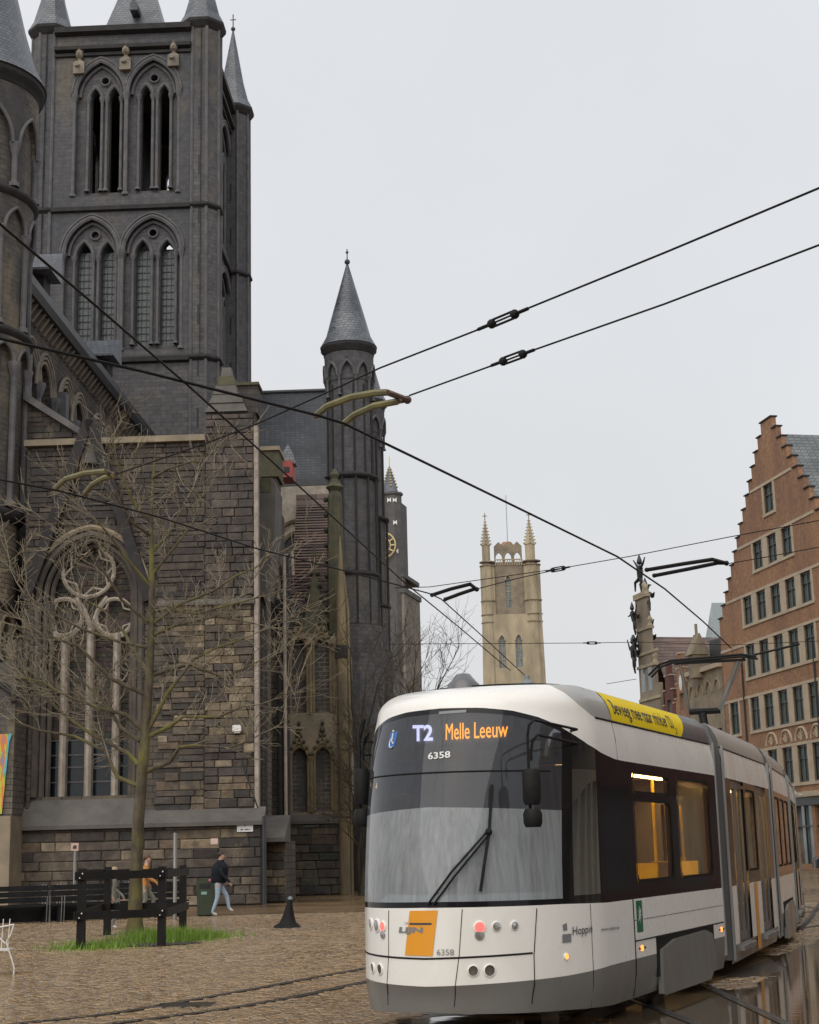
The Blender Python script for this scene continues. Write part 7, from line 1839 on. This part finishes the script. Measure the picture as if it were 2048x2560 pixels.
wire('span_wire', 'thin span wire from the belfry corner over the cathedral to the brick gable', ext(Q([(830, 1238), (905, 1236), (1180, 1197), (1330, 1171), (1540, 1130), (1725, 1096)], 6.6), 0, 0), .008, (0, 12))
wire('span_wire', 'span wire tied from the right insulator bars to the brick house', ext(Q([(1533, 1187), (1620, 1172), (1725, 1152)], 6.4), 0, 0), .008, (0, 12))
wire('span_wire', 'thin level wire low over the far street behind the dancing figures', ext(Q([(885, 1356), (1240, 1354), (1345, 1352), (1540, 1358), (1725, 1350)], 7.5), .2, .2), .010)
wire('span_wire', 'short wire joining the lower insulator bars across the cathedral tower', Q([(1005, 1240), (1090, 1218), (1180, 1198)], 6.5), .009)
wire('span_wire', 'faint wire dropping behind the yellow banner', Q([(1278, 1440), (1340, 1430)], 5.0), .006)
def arm(lab, pairs, tip, mat, r_=.03, z=5.62, mt=None):
    mt = mt or M_RUST
    t0 = at_z(tip[0] * F1, tip[1] * F1, z + .1); t_ = thing('pull_off_arm', lab, 'wire arm', t0, 0, 'pull-off arms on the contact wires')
    for l in pairs:
        b = MB(); b.tube([at_z(x * F1, y * F1, z) - t0 for x, y in l], r_, 7); b.build('arm_tube', mat, t_, smooth=True)
        e = at_z(l[0][0] * F1, l[0][1] * F1, z) - t0; b = MB(); b.ball(e, .035, 8, 6); b.build('wire_clamp', mt, t_)
    b = MB(); e = [at_z(l[-1][0] * F1, l[-1][1] * F1, z) - t0 for l in pairs]; b.tube([e[0], Vector((0, 0, 0)), e[1]], .028, 6); b.ball((0, 0, 0), .04, 8, 6); b.build('tip_plate', mt, t_)
arm('pair of mossy curved arms reaching over the transept roof', [[(667, 874), (690, 855), (740, 836), (790, 827), (815, 826)], [(726, 891), (748, 873), (790, 854), (838, 845)]], (858, 842), M_ARM, .032)
arm('pair of mossy curved arms hanging in front of the window gable', [[(117, 1028), (140, 1008), (180, 996), (222, 992)], [(180, 1038), (195, 1020), (220, 1006), (240, 1002)]], (236, 1000), M_ARM, .03)
for lab, l1, l2, tip in (('pair of black insulator bars left of the cathedral tower', [(910, 1253), (950, 1240), (990, 1230)], [(938, 1262), (970, 1250), (1000, 1240)], (1004, 1241)), ('pair of black insulator bars above the dancing figures', [(1362, 1200), (1440, 1187), (1500, 1178)], [(1378, 1212), (1450, 1198), (1508, 1186)], (1530, 1186))):
    arm(lab, [l1, l2], tip, M_WIRE, .03, mt=M_WIRE)
def link_fit(lab, px, py, qx, qy, z):
    a, b_ = at_z(px * F1, py * F1, z), at_z(qx * F1, qy * F1, z); t_ = thing('wire_tensioner', lab, 'tensioner', a, 0, 'tensioners in the span wires'); d = b_ - a
    n_ = d.cross(Vector((0, 1, 0))).normalized() * .035
    for s in (1, -1): b = MB(); b.tube([d * .3 + n_ * s, d * .72 + n_ * s], .012, 5); b.build('side_bar', M_WIRE, t_)
    for f in (.28, .74): b = MB(); b.ball(d * f, .045, 8, 6); b.build('knuckle', M_WIRE, t_)
    for f0, f1_ in ((0, .28), (.74, 1)): b = MB(); b.tube([d * f0, d * f1_], .018, 5); b.build('eye_rod', M_WIRE, t_)
link_fit('open bottle-screw tensioner in the upper span wire', 1007, 694, 1112, 650, ZSP)
link_fit('thin tensioner in the lower of the two rising span wires', 1035, 770, 1125, 737, ZSP)
link_fit('tensioner in the wire before the cathedral tower', 1150, 1203, 1200, 1194, 6.55)
link_fit('small tensioner in the level wire right of the cathedral tower', 1228, 1354, 1265, 1354, 7.5)

# ================================================================== separate pieces that were built in one go
def split_loose(names):
    cache = {}
    for o in list(bpy.data.objects):
        if o.type != 'MESH' or o.name.split('.')[0] not in names or o.children: continue
        me = o.data
        if me.name not in cache:
            n = len(me.vertices); par = list(range(n))
            def find(a):
                while par[a] != a: par[a] = par[par[a]]; a = par[a]
                return a
            for p in me.polygons:
                r0_ = find(p.vertices[0])
                for q in p.vertices[1:]: par[find(q)] = r0_
            groups = {}
            for p in me.polygons: groups.setdefault(find(p.vertices[0]), []).append(p)
            out = []
            if len(groups) > 1:
                for ps in groups.values():
                    ids = sorted({v for p in ps for v in p.vertices}); mp_ = {v: i for i, v in enumerate(ids)}
                    m2 = bpy.data.meshes.new(me.name); m2.from_pydata([tuple(me.vertices[v].co) for v in ids], [], [[mp_[v] for v in p.vertices] for p in ps])
                    for m in me.materials: m2.materials.append(m)
                    m2.polygons.foreach_set('use_smooth', [p.use_smooth for p in ps]); out.append(m2)
            cache[me.name] = out
        if cache[me.name]:
            nm = o.name.split('.')[0]; par_ = o.parent; mats = (o.location.copy(), o.rotation_euler.copy(), o.scale.copy())
            bpy.data.objects.remove(o, do_unlink=True)
            for m2 in cache[me.name]: link(nm, m2, par_, *mats)
split_loose({'string_course', 'turret_string_course', 'corbel_table', 'arrow_slit', 'hood_mould', 'turret_cornice', 'roof_ridge', 'lancet_gable', 'turret_rib', 'banner_lettering_none', 'blind_panel', 'leaded_glass'})
